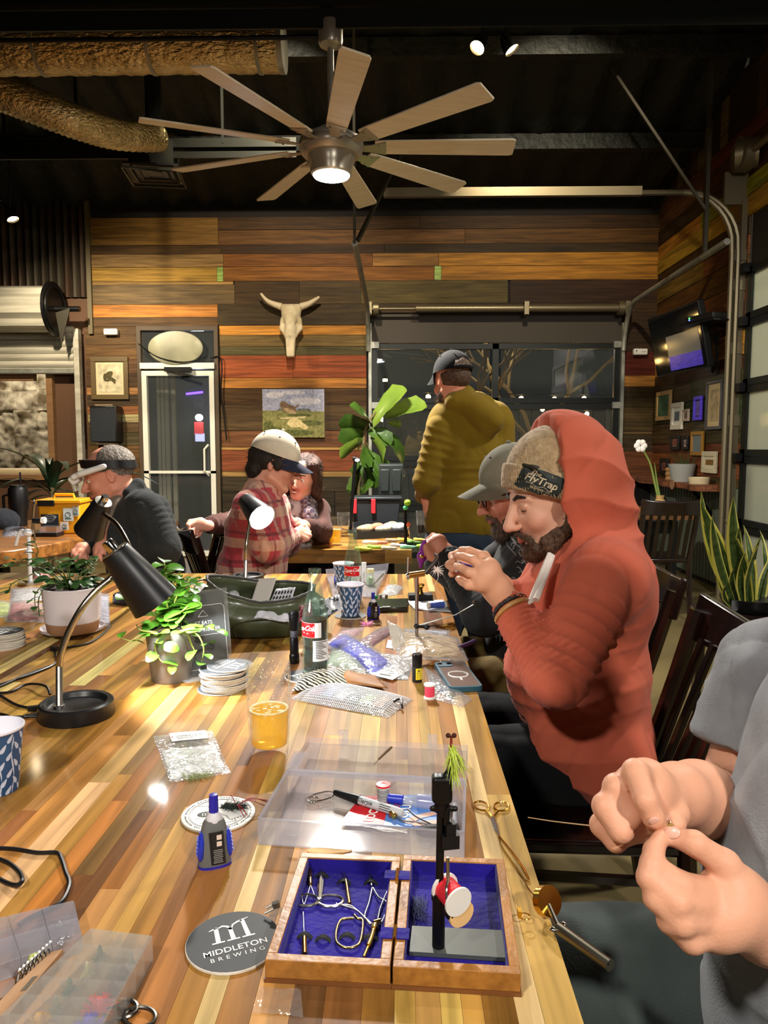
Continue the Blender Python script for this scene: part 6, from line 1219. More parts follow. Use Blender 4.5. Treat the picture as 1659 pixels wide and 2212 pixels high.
for pts in([(-20,1832,z),(30,1834,z),(80,1842,z),(122,1842,z),(133,1856,z),(142,1884,z),(150,1910,z),(136,1944,z),(110,1962,z),(60,1985,z),(40,1998,z)],[(-20,1850,z),(18,1864,z),(42,1885,z),(48,1903,.758),(34,1912,.756),(12,1906,z),(-20,1888,z)]):G().tube(catmull([T(*p)for p in pts],8),.0028,7).build('wire',BLACK,t,W=True)
# ---- pint of beer ----
THING=film('thin_clear_glass',(236,242,240),.985,.02,.03);BEERY=film('pale_beer',(255,216,74),.3,.06,.03,milk=.45,tint=(255,234,136));FOAMB=mat('beer_foam',(250,236,196),.6,0,(230,200,130),90,bump=.3,bs=200)
def pint(label,loc,h=.155,r0=.031,r1=.0405,fill=.52,beer=None,taper=True,foam=True):
 t=thing('pint_glass',label,'glass',loc);b=beer or BEERY;th=.0026
 prof=[(r0*.97,0),(r0,.003),(r0*1.04,h*.12),(r0+(r1-r0)*.62,h*.4),(r1*1.01,h*.7),(r1*1.0,h*.85),(r1*.97,h)]if taper else[(r0*.97,0),(r0,.003),(r0+(r1-r0)*.5,h*.5),(r1,h)]
 def rad(z):
  for(a,z0),(b_,z1)in zip(prof,prof[1:]):
   if z<=z1:return a+(b_-a)*(z-z0)/max(z1-z0,1e-6)
  return prof[-1][0]
 zs_=[.016+(h-.016)*i/12 for i in range(13)]
 G().lathe([(0,0)]+prof+[(prof[-1][0]-.0012,h+.0008)]+[(rad(z)-th,z)for z in reversed(zs_)]+[(rad(.016)*.75,.013),(0,.0125)],44).build('glass',THING,t,smooth=60)
 zf=.016+(h-.016)*fill;zz=[.0164+(zf-.0164)*i/6 for i in range(7)];e=.0003
 G().lathe([(0,.0135),(rad(.016)*.75,.0138)]+[(rad(z)-th-e,z)for z in zz]+[(0,zf)],44).build('beer',b,t)
 if foam:G().lathe([(rad(zf)-th-e-.0045,zf+.0003),(rad(zf)-th-e-.003,zf+.002),(rad(zf)-th-e,zf+.0022),(rad(zf)-th-e,zf+.0003)],40).build('foam_ring',FOAMB,t)
 return t
t=pint('tall beer glass, half full of yellow beer, in the middle of the table',T(582,1624),.158,.0325,.0385,.43);rg=np.random.default_rng(8);g=G();q_=.043
for k in range(90):a=rg.uniform(0,6.28);z_=.158*(1-abs(rg.normal())*.16-.02);rr=.0352;g.ell((rr*cos(a),rr*sin(a),min(z_,.152)),(.0011,.0011,rg.uniform(.0008,.0022)),5,4)
for k in range(40):a=rg.uniform(0,6.28);g.ell((.0353*cos(a),.0353*sin(a),rg.uniform(.085,.13)),(.0008,.0008,rg.uniform(.001,.002)),5,4)
o=g.build('foam_drops',FOAMB,t);o['kind']='stuff'
g=G()
for k in range(26):a=rg.uniform(0,6.28);r_=.028*math.sqrt(rg.uniform());g.ell((r_*cos(a),r_*sin(a)*.8,.0775),(rg.uniform(.002,.006),rg.uniform(.001,.003),.0004),8,4)
o=g.build('foam_film',FOAMB,t);o['kind']='stuff'
# ---- glass cola bottles ----
CG=film('green_tint_glass',(170,205,190),.97,.03,.05,tint=(244,251,247));COLA=mat('dark_cola',(30,9,5),.08);REDL=mat('red_label',(208,18,26),.4);WL=mat('white_label',(222,222,222),.5)
BP=[(.0285,0),(.0305,.004),(.0308,.03),(.0295,.05),(.0275,.062),(.0288,.075),(.0305,.09),(.0308,.12),(.0292,.14),(.024,.165),(.0175,.19),(.0142,.21),(.0135,.228),(.0158,.2285),(.016,.233),(.014,.2345),(.0146,.238),(.0146,.245)]
def brad(z):
 for(a,z0),(b,z1)in zip(BP,BP[1:]):
  if z<=z1:return a+(b-a)*(z-z0)/(z1-z0)
 return BP[-1][0]
def wrapped(g,a0,a1,z0,z1,off,n=20):g.grid(lambda u,v:((brad(z0+(z1-z0)*v)+off)*sin(a0+(a1-a0)*u),-(brad(z0+(z1-z0)*v)+off)*cos(a0+(a1-a0)*u),z0+(z1-z0)*v),n,6)
def cola_bottle(label,loc,fill,la):
 t=thing('cola_bottle',label,'bottle',loc,math.atan2(-loc.x,loc.y));n=26;zs_=[.008+(.243-.008)*i/n for i in range(n+1)];N=40
 g=G();prof=[(0,.004),(.02,.002)]+BP+[(.0118,.2455)]+[(brad(z)-.0032 if z<.2 else brad(min(z,.226))-.0028,z)for z in reversed(zs_)]+[(0,.0075)]
 g.lathe(prof,N);g.v=[(x*(1+.018*abs(sin(4*math.atan2(y,x)))*(1 if .13<z<.2 or z<.06 else 0)),y*(1+.018*abs(sin(4*math.atan2(y,x)))*(1 if .13<z<.2 or z<.06 else 0)),z)for x,y,z in g.v];g.build('glass',CG,t,smooth=70)
 if fill:zz=[.0082+(fill-.0082)*i/10 for i in range(11)];G().lathe([(0,.008)]+[(brad(z)-.0034,z)for z in zz]+[(0,fill)],32).build('cola',COLA,t)
 for lab in la:
  g=G();a0=R(lab-62);a1=R(lab+62);wrapped(g,a0,a1,.089,.124,.0004);o=g.build('red_label',REDL,t);g=G();am=(a0+a1)/2
  fn=lambda x,y:((brad(.1065+y)+.0008)*sin(am+x/.031),-(brad(.1065+y)+.0008)*cos(am+x/.031),.1065+y)
  text(g,'Coca-Cola',.0165,lambda x,y:fn(x*.98,y+.003+.0012*sin(x*90)),shear=.42,bold=.022,space=.86);ribbon(g,[(-.024,-.0075),(-.014,-.0035),(0,-.0068),(.012,-.0082),(.026,-.005)],[.0006,.0016,.0024,.0016,.0006],fn)
  for e in(.1235,.0895):g.tube([((brad(e)+.0006)*sin(a0+(a1-a0)*i/20),-(brad(e)+.0006)*cos(a0+(a1-a0)*i/20),e)for i in range(21)],.0003,4)
  g.build('script_lettering',INKW,o);o2=G();wrapped(o2,a1-.12,a1+.38,.089,.124,.0005,8);o2.build('facts_panel',WL,t)
 for lab in la:
  g=G();c=R(lab+92);wrapped(g,c-R(46),c+R(46),.034,.082,.0006);o=g.build('back_label',WL,t);g=G()
  for k in range(11):fn=lambda x,y:((brad(.06+y)+.0012)*sin(c+x/.031),-(brad(.06+y)+.0012)*cos(c+x/.031),.06+y);ribbon(g,[(-.018+.0045*i,.019-.0038*k)for i in range(8-(k*3)%4)],.0016,fn)
  g.build('small_print',INKK,o)
 return t
coaster('dark coaster under the nearer cola bottle, only its left edge showing',T(662,1462),2.2,logo=True,r=.05)
q=T(682,1455);q.z+=.0035;cola_bottle('nearer cola bottle, half full, red label turned left',q,.128,[-58])
cola_bottle('farther cola bottle, nearly empty, behind the blue leaf cup',T(763,1297),.05,[-12])
# ---- paper cups with leaf print ----
CUPB=mat('cup_blue_print',(46,84,124),.5,0,(38,72,112),12);CUPL=mat('cup_leaf_print',(196,204,222),.5);CUPW=mat('cup_white_lining',(226,224,232),.5)
def cup(label,loc,h=.105,r0=.027,r1=.041,seed=1):
 t=thing('paper_cup',label,'cup',loc,math.atan2(-loc.x,loc.y));rd=lambda z:r0+(r1-r0)*z/h
 G().lathe([(0,.004),(r0-.001,.004),(r0,0),(r1,h-.003)],44).build('printed_wall',CUPB,t);G().lathe([(r1,h-.003),(r1+.0022,h-.001),(r1+.002,h+.0018),(r1-.0002,h+.0016),(r0-.0012,.006),(0,.006)],44).build('rim_and_lining',CUPW,t)
 rr=random.Random(seed);g=G();fn=lambda a,z:((rd(z)+.0005)*sin(a),-(rd(z)+.0005)*cos(a),z)
 for k in range(11):
  for j in range(7):
   a=2*pi*k/11+(.28 if j%2 else 0)+rr.uniform(-.05,.05);z=.007+j*.0138;ti=(.55 if(k+j)%2 else-.55);L=.0155;W=.0058;pts=[]
   for i in range(16):u=2*pi*i/16;x=L/2*cos(u);y=W/2*sin(u)*(1-.55*cos(u));X_=x*sin(ti)+y*cos(ti);Y_=x*cos(ti)-y*sin(ti);pts.append((a+X_/rd(z),min(max(z+Y_,.001),h-.004)))
   g.add([fn(*p)for p in pts],[tuple(range(16))])
  ribbon(g,[(2*pi*k/11+.14+.1*sin(i*.9),.004+i*.012)for i in range(8)],.012,fn)
 g.build('leaf_print',CUPL,t,smooth=0);return t
cup('blue leaf-print paper cup at the left edge, nearest the camera',T(-8,1706),.1,.031,.042,2)
q=T(757,1331);coaster('dark coaster under the blue leaf cup beside the open bag',q,1);cup('blue leaf-print paper cup standing behind the cola bottle',q+V((0,0,.0036)),.098,.027,.0405,5)
cup('blue leaf-print paper cup standing in the clear tray, behind the bottle',T(742,1268,.758),.09,.026,.038,7)
# ---- potted plants ----
def smallleaf(nm,m,L=.03,W=.022):return leafdata(nm,L,W,m,.35,.2,lambda u:min(1,(u*4)**.6)*min(1,((1.03-u)*3)**.55),5,2)
LG=[mat('jade_leaf_bright',(104,164,44),.3,0,(70,126,34),30,sss=.0,coat=.2),mat('jade_leaf',(92,148,46),.3,0,(66,114,36),30,coat=.2)];STM=mat('green_stem',(150,160,74),.5)
lg=[smallleaf('leaf',m)for m in LG]
q=T(371,1466);t=thing('potted_jade','bright green leafy plant in a smooth grey pot under the desk lamp','plant',q);H=.118
G().lathe([(0,0),(.043,0),(.045,.003),(.056,H-.002),(.0565,H),(.0535,H),(.052,H*.85),(0,H*.8)],44).build('pot',mat('grey_metal_pot',(138,136,132),.42,.3,(126,124,120),6),t)
G().lathe([(.0,.09),(.047,.1),(.0505,H+.004),(.048,H+.004),(.044,H-.01),(0,H-.012)],36).build('inner_pot',mat('nursery_pot',(36,40,36),.5),t);G().lathe([(0,H-.006),(.045,H-.008)],24).build('soil',mat('bark_soil',(176,150,120),.9,0,(110,84,60),120,bump=.6,bs=150),t)
random.seed(5);base=V((0,0,H-.01))
def twig(name,pts,n,sz,kinds,r=.0032,both=True):
 c=catmull(pts,8);G().tube(c,[r,r*.45],6).build('stem',STM,t)
 for i in range(n):
  f_=.3+.7*i/max(1,n-1);p=c[min(int(f_*(len(c)-1)),len(c)-1)];a=random.uniform(0,6.28)
  d=V((cos(a),sin(a),random.uniform(-.1,.7)));put_leaf(kinds[random.randrange(len(kinds))],t,t.location+p,d,sz*random.uniform(.75,1.2)/1.0,None)
for(px,py),dy,n in(((300,1250),.03,9),((330,1222),.05,9),((355,1215),.0,9),((372,1235),.06,8),((392,1228),.02,9),((410,1250),.0,8),((425,1262),.04,8),((385,1280),-.04,7),((405,1310),-.05,6),((270,1290),.06,6),((345,1262),-.02,8),((432,1300),-.02,5),((360,1300),-.05,5)):
 e=P(px,py,q.y+dy)-q;twig('',[base+V((random.uniform(-.012,.012),random.uniform(-.012,.012),0)),base+V((e.x*.35,e.y*.4,(e.z-base.z)*.55)),e],n+6,1.25,lg,.0034)
for pts,n,sz in(([(345,1370),(318,1368),(290,1385),(262,1378)],5,1.15),([(350,1372),(335,1395),(345,1425),(372,1440)],5,1.15),([(330,1365),(305,1362),(295,1352)],3,1.1),([(395,1366),(425,1370),(440,1400),(435,1432)],6,1.25),([(395,1362),(430,1355),(455,1355),(468,1362)],6,.9),([(400,1368),(415,1395),(420,1405)],2,1.5)):
 twig('',[base+V((0,-.02,0))]+[P(px,py,q.y-.055)-q for px,py in pts],n,sz,lg,.0026)
put_leaf(lg[0],t,P(352,1394,q.y-.06),V((.8,-.1,-.1)),1.2,.9)
LD=[mat('dark_mint_leaf',(58,92,46),.4,0,(38,66,34),20),mat('dark_vine_leaf',(80,118,60),.4,0,(56,88,44),20)];ld=[smallleaf('leaf',m,.034,.024)for m in LD]
q=T(158,1362,.768);t=thing('potted_vine','trailing dark green plant in a ribbed white pot with a tan base','plant',q);H=.125
pr=[(0,0),(.063,0),(.067,.004),(.0715,.03)];pr2=[(.0715,.03)]+[(.0715+.006*i/17+(.0011 if i%2 else-.0006),.03+(H-.03)*i/18)for i in range(1,18)]+[(.0785,H),(.0755,H+.001),(.073,H-.012),(0,H-.014)]
G().lathe(pr,44).build('clay_base',mat('raw_tan_clay',(158,118,88),.7),t);G().lathe(pr2,44).build('pot',mat('white_ribbed_glaze',(212,204,208),.35),t,smooth=60);G().lathe([(0,H-.013),(.072,H-.012)],24).build('soil',MT['potting_soil'],t)
base=V((0,0,H-.012));STM=mat('vine_stem',(104,124,66),.5);dq=q.y
for pts,n,sz in(([(120,1230),(80,1222),(40,1222),(0,1226)],9,1.0),([(130,1240),(95,1230),(60,1245),(25,1262),(20,1280)],8,1.0),([(108,1262),(85,1290),(84,1320),(86,1332)],8,.8),([(110,1260),(78,1280),(76,1310)],6,.7),([(150,1225),(170,1215),(190,1222)],6,1),([(130,1225),(112,1208),(98,1215)],5,1.1),([(190,1235),(205,1215),(212,1205)],6,.8),([(85,1210),(82,1190),(76,1172)],4,1.0),([(145,1235),(150,1218),(155,1205)],6,1.1),([(175,1240),(185,1225),(190,1210)],5,1.0),([(100,1235),(60,1215),(30,1210)],6,1.0)):
 twig('',[base]+[P(px,py,dq+random.uniform(-.07,.02))-q for px,py in pts],n,sz,ld,.0022)
for k in range(34):a=random.uniform(0,6.28);r_=.055*math.sqrt(random.random());put_leaf(ld[0],t,q+V((r_*cos(a),r_*sin(a),H+random.uniform(0,.035))),V((cos(a),sin(a),random.uniform(-.2,.6))),random.uniform(.9,1.35))
t=thing('pot_saucer','white saucer under the ribbed white pot','saucer',T(158,1364));G().lathe([(0,0),(.07,0),(.085,.008),(.088,.017),(.084,.017),(.076,.0085),(0,.0075)],44).build('dish',MT['white_ribbed_glaze'],t)
# ---------------- craft supplies ----------------
BAGF=film('clear_bag_film',(236,236,240),.9,.12,.08,bump=.5,bs=55);BAGM=film('crinkled_bag_film',(226,228,232),.55,.14,.12,bump=.7,bs=70);MILK=film('milky_clear_plastic',(196,194,204),.75,.08,.04,milk=.3);MILKL=film('milky_lid_plastic',(190,188,198),.84,.08,.04,milk=.2)
def quadfn(c,z=.75,lift=0):
 """c: four table pixels (near-left, near-right, far-right, far-left)"""
 q=[T(*p,z)for p in c]
 return lambda u,v,h=0:q[0]*(1-u)*(1-v)+q[1]*u*(1-v)+q[2]*u*v+q[3]*(1-u)*v+V((0,0,h))
def pillow(g,f,h,nu=14,nv=10,wr=.0015,seed=0,z0=.0006):
 b=lambda u,v:(max(0,(4*u*(1-u)))**.6*max(0,(4*v*(1-v)))**.6)
 g.grid(lambda u,v:f(u,v,z0+h*b(u,v)+wr*noise.noise((u*7+seed,v*7,seed))*(1 if 0<u<1 and 0<v<1 else .3)+wr),nu,nv);g.grid(lambda u,v:f(1-u,v,z0),nu,1);return g
def bag(label,c,h,cat='bag',mat_=None,seed=0,name='zip_bag'):
 f=quadfn(c);t=thing(name,label,cat,f(.5,.5));pillow(G(),f,h,seed=seed).build('bag_film',mat_ or BAGF,t,W=True,smooth=180);return t,f
def fibres(name,t,m,f,n,rg,u0,u1,v0,v1,h,L,r=.0004,along=(1,0),spread=.3):
 g=G()
 for k in range(n):
  u,v=rg.uniform(u0,u1),rg.uniform(v0,v1);z=rg.uniform(.001,h);du=along[0]*L+rg.uniform(-1,1)*L*spread;dv=along[1]*L+rg.uniform(-1,1)*L*spread;p=f(u,v,z);p2=f(u+du*.5,v+dv*.5,z+.002);p3=f(u+du,v+dv,max(.001,z-.002));g.tube([p,p2,p3],[r,r,r*.3],3,caps=False)
 o=g.build(name,m,t,W=True);o['kind']='stuff';return o
rg=random.Random(17)
def scissors(label,tip,pivot,ring1,ring2,m,z=.753,blade=None,rr=.012,th=.0016,W=False):
 """all four points as table pixels"""
 f=(lambda p:T(*p,z))if not W else(lambda p:V(p));a,b,c,d=f(tip),f(pivot),f(ring1),f(ring2);t=thing('scissors',label,'scissors',b)
 for i,r_ in enumerate((c,d)):
  g=G();ax=(r_-b);s_=V((-ax.y,ax.x,0)).normalized();dirn=ax.normalized();r3=M((dirn,s_,dirn.cross(s_))).transposed();g.torus(r_,rr,th,26,7,1.15,.85,r3)
  e=r_-dirn*rr*1.1;bl=(a-b).normalized();off=V((0,0,.0008 if i else-.0008));g.tube(catmull([e,b+(e-b)*.5+s_*.001*(1 if i else-1),b+off],5),[th*1.1,th*1.5],7);g.build('handle',m,t,W=True)
  g=G();sd=V((-bl.y,bl.x,0))*(.001 if i else-.001);g.tube([b+off,b+bl*(a-b).length*.5+off+sd,a+off],[th*1.9,th*1.6,th*.2],6);g.build('blade',blade or STEEL,t,W=True)
 G().cyl(b-V((0,0,.002)),b+V((0,0,.0032)),.0022,n=10).build('screw',m,t,W=True);return t
GOLD=mat('gold_plate',(222,176,84),.2,1)
scissors('small gold-handled scissors lying near the right table edge',(1078,1806),(1064,1768),(1040,1741),(1083,1742),GOLD,rr=.0125)
scissors('small gold scissors beyond the steel clamp arm',(922,1352),(950,1353),(975,1349),(972,1358),GOLD,rr=.011)
scissors('gold scissors half hidden behind the small yellow-labelled vial',(905,1440),(928,1436),(943,1431),(948,1437),GOLD,rr=.011)
scissors('dark scissors poking out from under the fly box in the near corner',(222,2140),(238,2172),(262,2178),(302,2197),mat('dark_scissor_metal',(96,92,86),.3,1),rr=.0135,th=.002)
# glue bottles
GRB=mat('grey_bottle_body',(98,98,96),.45);BLUP=mat('blue_plastic',(34,50,170),.35);NAVYP=mat('navy_cap',(40,36,150),.35)
def loft(g,secs,n=28,e=.7):
 rings=[]
 for z,rx,ry in secs:rings.append([(rx*abs(cos(a))**e*(1 if cos(a)>0 else-1),ry*abs(sin(a))**e*(1 if sin(a)>0 else-1),z)for a in[2*pi*k/n for k in range(n)]])
 vs=[p for r in rings for p in r];m=len(rings);g.add(vs,[(i*n+k,i*n+(k+1)%n,(i+1)*n+(k+1)%n,(i+1)*n+k)for i in range(m-1)for k in range(n)]+[tuple(range(n-1,-1,-1)),tuple((m-1)*n+k for k in range(n))]);return g
def glue(label,loc,s=1,rz=0,body=None,upright=True,capc=None):
 t=thing('glue_bottle',label,'bottle',loc,rz);q=lambda L:[(z*s,a*s,b*s)for z,a,b in L]
 g=G();loft(g,q([(0,.0205,.0125),(.003,.021,.013),(.02,.0195,.0125),(.045,.0165,.0115),(.055,.014,.0105),(.06,.011,.009)]),e=.75);g.build('body',body or GRB,t,smooth=50)
 loft(G(),q([(0,.0212,.0132),(.0035,.0215,.0135)]),e=.75).build('base_trim',NAVYP,t)
 G().lathe(q_ :=[(a*s,z*s)for a,z in((.0098,.058),(.0095,.064),(.0065,.068),(.006,.07),(0,.07))],20).build('neck',mat('clear_neck',(206,202,206),.3),t)
 G().lathe([(a*s,z*s)for a,z in((.0056,.0675),(.0062,.068),(.0058,.088),(.0052,.092),(0,.0925))],12).build('cap',capc or NAVYP,t)
 for sx in(-1,1):
  g=G();loft(g,[(z*s,a*s,b*s)for z,a,b in((.012,.003,.007),(.018,.0042,.0095),(.035,.0042,.0085),(.046,.0028,.005))],14,.9);g.v=[(x+sx*(.0185*s-(z-.012*s)*.085),y-.002*s,z)for x,y,z in g.v];o=g.build('side_grip',BLUP,t)
  g=G()
  for k in range(5):z=(.019+.005*k)*s;xx=sx*(.0229*s-(z-.012*s)*.085);g.box((xx,-.002*s,z),(.0012*s,.012*s,.0012*s))
  g.build('grip_ribs',mat('grip_rib_blue',(70,92,210),.4),o)
 g=G();pts=[(-.005,.006),(.0125,.006),(.0115,.03),(.009,.047),(.002,.05),(-.001,.042),(.002,.03),(-.006,.02)];bk=lambda z:-(.0128-.0135*max(0,z-.006)*.55)*s*.985
 g.grid(lambda u,v:((-.006+.018*u-.0025*v)*s,bk((.006+.043*v))-.0006*s-.0006*sin(pi*u)*s,(.006+.043*v)*s),6,10);o=g.build('label',mat('black_label',(22,22,24),.45),t);g=G()
 for k in range(8):y_=(.009+.0023*k)*s;g.box((.0025*s,bk(y_/s)-.0014*s,y_),((.012-.001*(k%3))*s,.0003,.0007*s))
 g.build('small_print',mat('label_print',(150,148,140),.6),o);g=G()
 for k in range(2):z=(.033+.0085*k)*s;g.box((.004*s,bk(z/s)-.0014*s,z),(.0062*s,.0004,.006*s))
 g.build('label_icons',mat('icon_peach',(216,196,180),.6),o);return t
glue('grey and blue glue bottle standing in front of the white coaster',T(464,1866),1.0,face(464,1866)+.15)
glue('black and blue glue bottle standing by the blue leaf cup',T(806,1338),.92,face(806,1338)+.5,mat('black_bottle_body',(26,27,28),.4))
glue('small blue-capped glue bottle standing in the clear tray',T(731,1262,.7555),.8,.4,MT['black_bottle_body'])
# label bag
t,f=bag('clear zip bag with a white printed header strip, left of the beer glass',[(368,1692),(498,1672),(458,1580),(331,1592)],.006,mat_=BAGF,seed=3)
g=G();g.grid(lambda u,v:f(.05+.9*u,.06+.6*v,.001+.0045*sin(pi*u)*sin(pi*v)+.0016*noise.noise((u*9,v*12,4))),26,20,.0008);g.build('crinkled_foil_insert',mat('silvery_white_fibre',(214,214,212),.35,0,(170,172,164),18,(1,5,1),bump=1,bs=70),t,W=True)
fibres('pale_green_fibre',t,mat('pale_green_fibre',(150,160,96),.6),f,70,rg,.2,.7,.02,.12,.004,.12,along=(.3,-.8))
g=G();g.grid(lambda u,v:f(.25+.62*u,.74+.2*v,.0085+.0004*sin(6*u)),8,2,.0002);o=g.build('header_label',PAPER,t,W=True);ux=(f(1,.8)-f(0,.8)).normalized();uy=(f(.5,1)-f(.5,0)).normalized();c=f(.56,.84,.0092);fn=lambda x,y:c+ux*x+uy*y+V((0,0,.0004));g=G();text(g,'HARELINE',.0105,lambda x,y:fn(x+.002,y),bold=.01);ribbon(g,[(-.018,.011),(-.008,.013),(.002,.010),(.01,.013),(.02,.0115)],.0012,fn)
for k in range(2):ribbon(g,[(-.022+.003*i,-.0075-.0045*k)for i in range(14-3*k)],.0014,fn)
g.build('printed_words',INKK,o,W=True);g=G();g.add([fn(-.029+.002*cos(a),.002*sin(a))for a in[2*pi*i/10 for i in range(10)]],[tuple(range(10))]);g.build('red_mark',REDL,o,W=True)
# large clear case with open lid
z1=.787;FL,FR_,BR,BL=T(556,1768,z1),T(1004,1797,z1),T(1013,1691,z1),T(634,1653,z1);ux=(FR_-FL).normalized();uy=V((-ux.y,ux.x,0));Wd_=(FR_-FL).length;Dp=((BL-FL).dot(uy)+(BR-FR_).dot(uy))/2
t=thing('craft_case','large milky clear plastic case with its hinged lid laid open','case',V((FL.x,FL.y,.75)),math.atan2(ux.y,ux.x));case=t;hh=.036;th=.0022
def tray(g,x0,y0,x1,y1,z0,z1,th):
 g.box(((x0+x1)/2,(y0+y1)/2,z0+th/2),(x1-x0,y1-y0,th));g.box(((x0+x1)/2,y0+th/2,(z0+z1)/2),(x1-x0,th,z1-z0));g.box(((x0+x1)/2,y1-th/2,(z0+z1)/2),(x1-x0,th,z1-z0));g.box((x0+th/2,(y0+y1)/2,(z0+z1)/2),(th,y1-y0-2*th,z1-z0));g.box((x1-th/2,(y0+y1)/2,(z0+z1)/2),(th,y1-y0-2*th,z1-z0));return g
tray(G(),0,0,Wd_,Dp,.0005,hh,th).build('tray',MILK,t);g=G()
for(x0,y0,x1,y1)in((0,0,Wd_,.004),(0,Dp-.004,Wd_,Dp),(0,0,.004,Dp),(Wd_-.004,0,Wd_,Dp)):g.box(((x0+x1)/2,(y0+y1)/2,hh),(x1-x0,y1-y0,.0016))
g.build('rim',MILK,t)
g=G().at((0,Dp+.004,.024),M.Rotation(R(-3),3,'X'));tray(g,.0,0,Wd_,Dp*.93,0,.011,.002);ld_=g.build('lid',MILKL,t)
for k in(.22,.78):G().at((0,Dp+.004,.024),M.Rotation(R(-3),3,'X')).box((Wd_*k,Dp*.93+.004,.012),(.016,.005,.026)).build('latch',MILK,ld_)
for k in(.16,.22,.5,.56):G().cyl((Wd_*k,Dp+.002,hh-.002),(Wd_*k+.012,Dp+.002,hh-.002),.0028,n=8).build('hinge',MILK,t)
for k in(.18,.82):G().box((Wd_*k,-.0015,.016),(.012,.003,.004)).build('catch',MILK,t)
g=G()
for k in range(10):g.box((Wd_*.02+.0,Dp*1.05+.006*k,.036),(.02,.0008,.006))
g.build('lid_ribs',MILKL,ld_)
zc=.7528+.001
t=thing('thread_spool','black and white spool with a red end standing in the clear case','spool',T(828,1738,zc))
def spool(t,r,h,thr,flange,core=.5,top=None):
 G().lathe([(0,0),(r,0),(r,h*.1),(r*.72,h*.16),(r*.72,h*.84),(r,h*.9),(r,h),(0,h)],26).build('flanges',flange,t);G().lathe([(r*.73,h*.15)]+[(r*(.82+.035*(i%2)),h*(.16+.68*i/12))for i in range(13)]+[(r*.73,h*.86)],26).build('thread',thr,t,smooth=60)
 if top:G().lathe([(r*1.01,h*.93),(r*1.01,h*1.02),(r*.3,h*1.03),(r*.28,h*.98),(0,h*.98)],26).build('end_cap',top,t)
m=mat('striped_wire',(40,40,44),.4);nt=m.node_tree;tc=nd(nt,'ShaderNodeTexCoord');wv=nd(nt,'ShaderNodeTexWave',bands_direction='Z');wv.inputs['Scale'].default_value=130;mx_=nd(nt,'ShaderNodeMix',data_type='RGBA');mx_.inputs[6].default_value=(.01,.01,.012,1);mx_.inputs[7].default_value=(.6,.6,.6,1);nt.links.new(tc.outputs['Object'],wv.inputs[0]);nt.links.new(wv.outputs[0],mx_.inputs[0]);nt.links.new(mx_.outputs[2],nt.nodes['Principled BSDF'].inputs[0])
spool(t,.0105,.031,m,WHITE,top=REDL)
a,b=T(722,1711,.768),T(872,1758,.764);t=thing('marker_pen','grey marker pen with a black cap lying in the clear case','pen',(a+b)/2);d=(b-a).normalized();L_=(b-a).length;r3=frame_to(d)
at_=lambda k:a+d*L_*k
G().tube([at_(0),at_(.03),at_(.3),at_(.38)],[.0035,.0048,.0068,.0072],18).build('cap',BLACK,t,W=True);G().tube([at_(.38),at_(.9),at_(.985),at_(1)],[.0064,.0068,.006,.003],18).build('barrel',mat('grey_barrel',(176,178,180),.4),t,W=True)
v_=V((0,0,1));u_=d;w_=u_.cross(v_).normalized();v2_=w_.cross(u_);toC=(_C-at_(.6)).normalized();n_=(toC-u_*toC.dot(u_)).normalized();up_=n_.cross(u_)
fn=lambda x,y:at_(.58)+u_*x+n_*(.0069*cos(y/.0069))+up_*(.0069*sin(y/.0069));g=G();text(g,'Sharpie',.0085,lambda x,y:fn(x-.012,y),shear=.3,bold=.015)
for k in range(3):ribbon(g,[(.012+.003*i,.003-.003*k)for i in range(7)],.0011,fn)
g.build('lettering',INKK,t,W=True)
f=quadfn([(735,1778),(958,1793),(965,1716),(780,1722)],.757);t=thing('glue_card','red and blue cardboard glue packet lying under the marker pen','packet',f(.5,.5));G().grid(lambda u,v:f(u,v,.001),8,4,.0008).build('card',mat('card_blue',(66,110,186),.4,0,(96,140,206),20),t,W=True)
g=G();g.grid(lambda u,v:f(.42*u-.06*u*(v),v,.0014),4,4);g.build('red_panel',mat('card_red',(196,34,42),.4),t,W=True)
g=G();vv=lambda x,y:f(.27+y*1.0,.5+x,.002);text(g,'LOCTITE',.17,lambda x,y:f(.26-y*.78,.46+x*1.15,.0019),bold=.025);text(g,'GLUE',.2,lambda x,y:f(.585-y*.7,.5+x*1.1,.0019),bold=.02)
g.build('white_lettering',INKW,t,W=True);g=G();text(g,'SUPER',.16,lambda x,y:f(.475-y*.62,.5+x*1.15,.0019),bold=.02);g.build('red_lettering',mat('red_ink',(190,40,60),.5),t,W=True)
g=G();ribbon(g,[(.62,.1),(.74,.3),(.9,.42)],.1,lambda x,y:f(x,y,.0017));ribbon(g,[(.7,.05),(.85,.15),(1,.2)],.1,lambda x,y:f(x,y,.0017));g.build('printed_fingers',mat('printed_skin',(206,160,140),.5),t,W=True)
a,b=T(838,1724,.765),T(952,1737,.763);t=thing('glue_tube','clear bottle with blue grips lying on its side in the clear case','bottle',(a+b)/2);d=(b-a).normalized();at_=lambda k:a+d*(b-a).length*k
G().tube([at_(0),at_(.28),at_(.3)],[.0066,.0072,.005],16).build('cap',BLUP,t,W=True);G().tube([at_(.3),at_(.42),at_(.5),at_(.6),at_(1)],[.005,.0055,.0095,.0115,.0118],18).build('bottle_body',film('clear_bottle',(206,212,226),.6,.1,.12),t,W=True);G().tube([at_(.56),at_(.98)],[.0095,.0102],16).build('blue_liquid',BLUP,t,W=True)
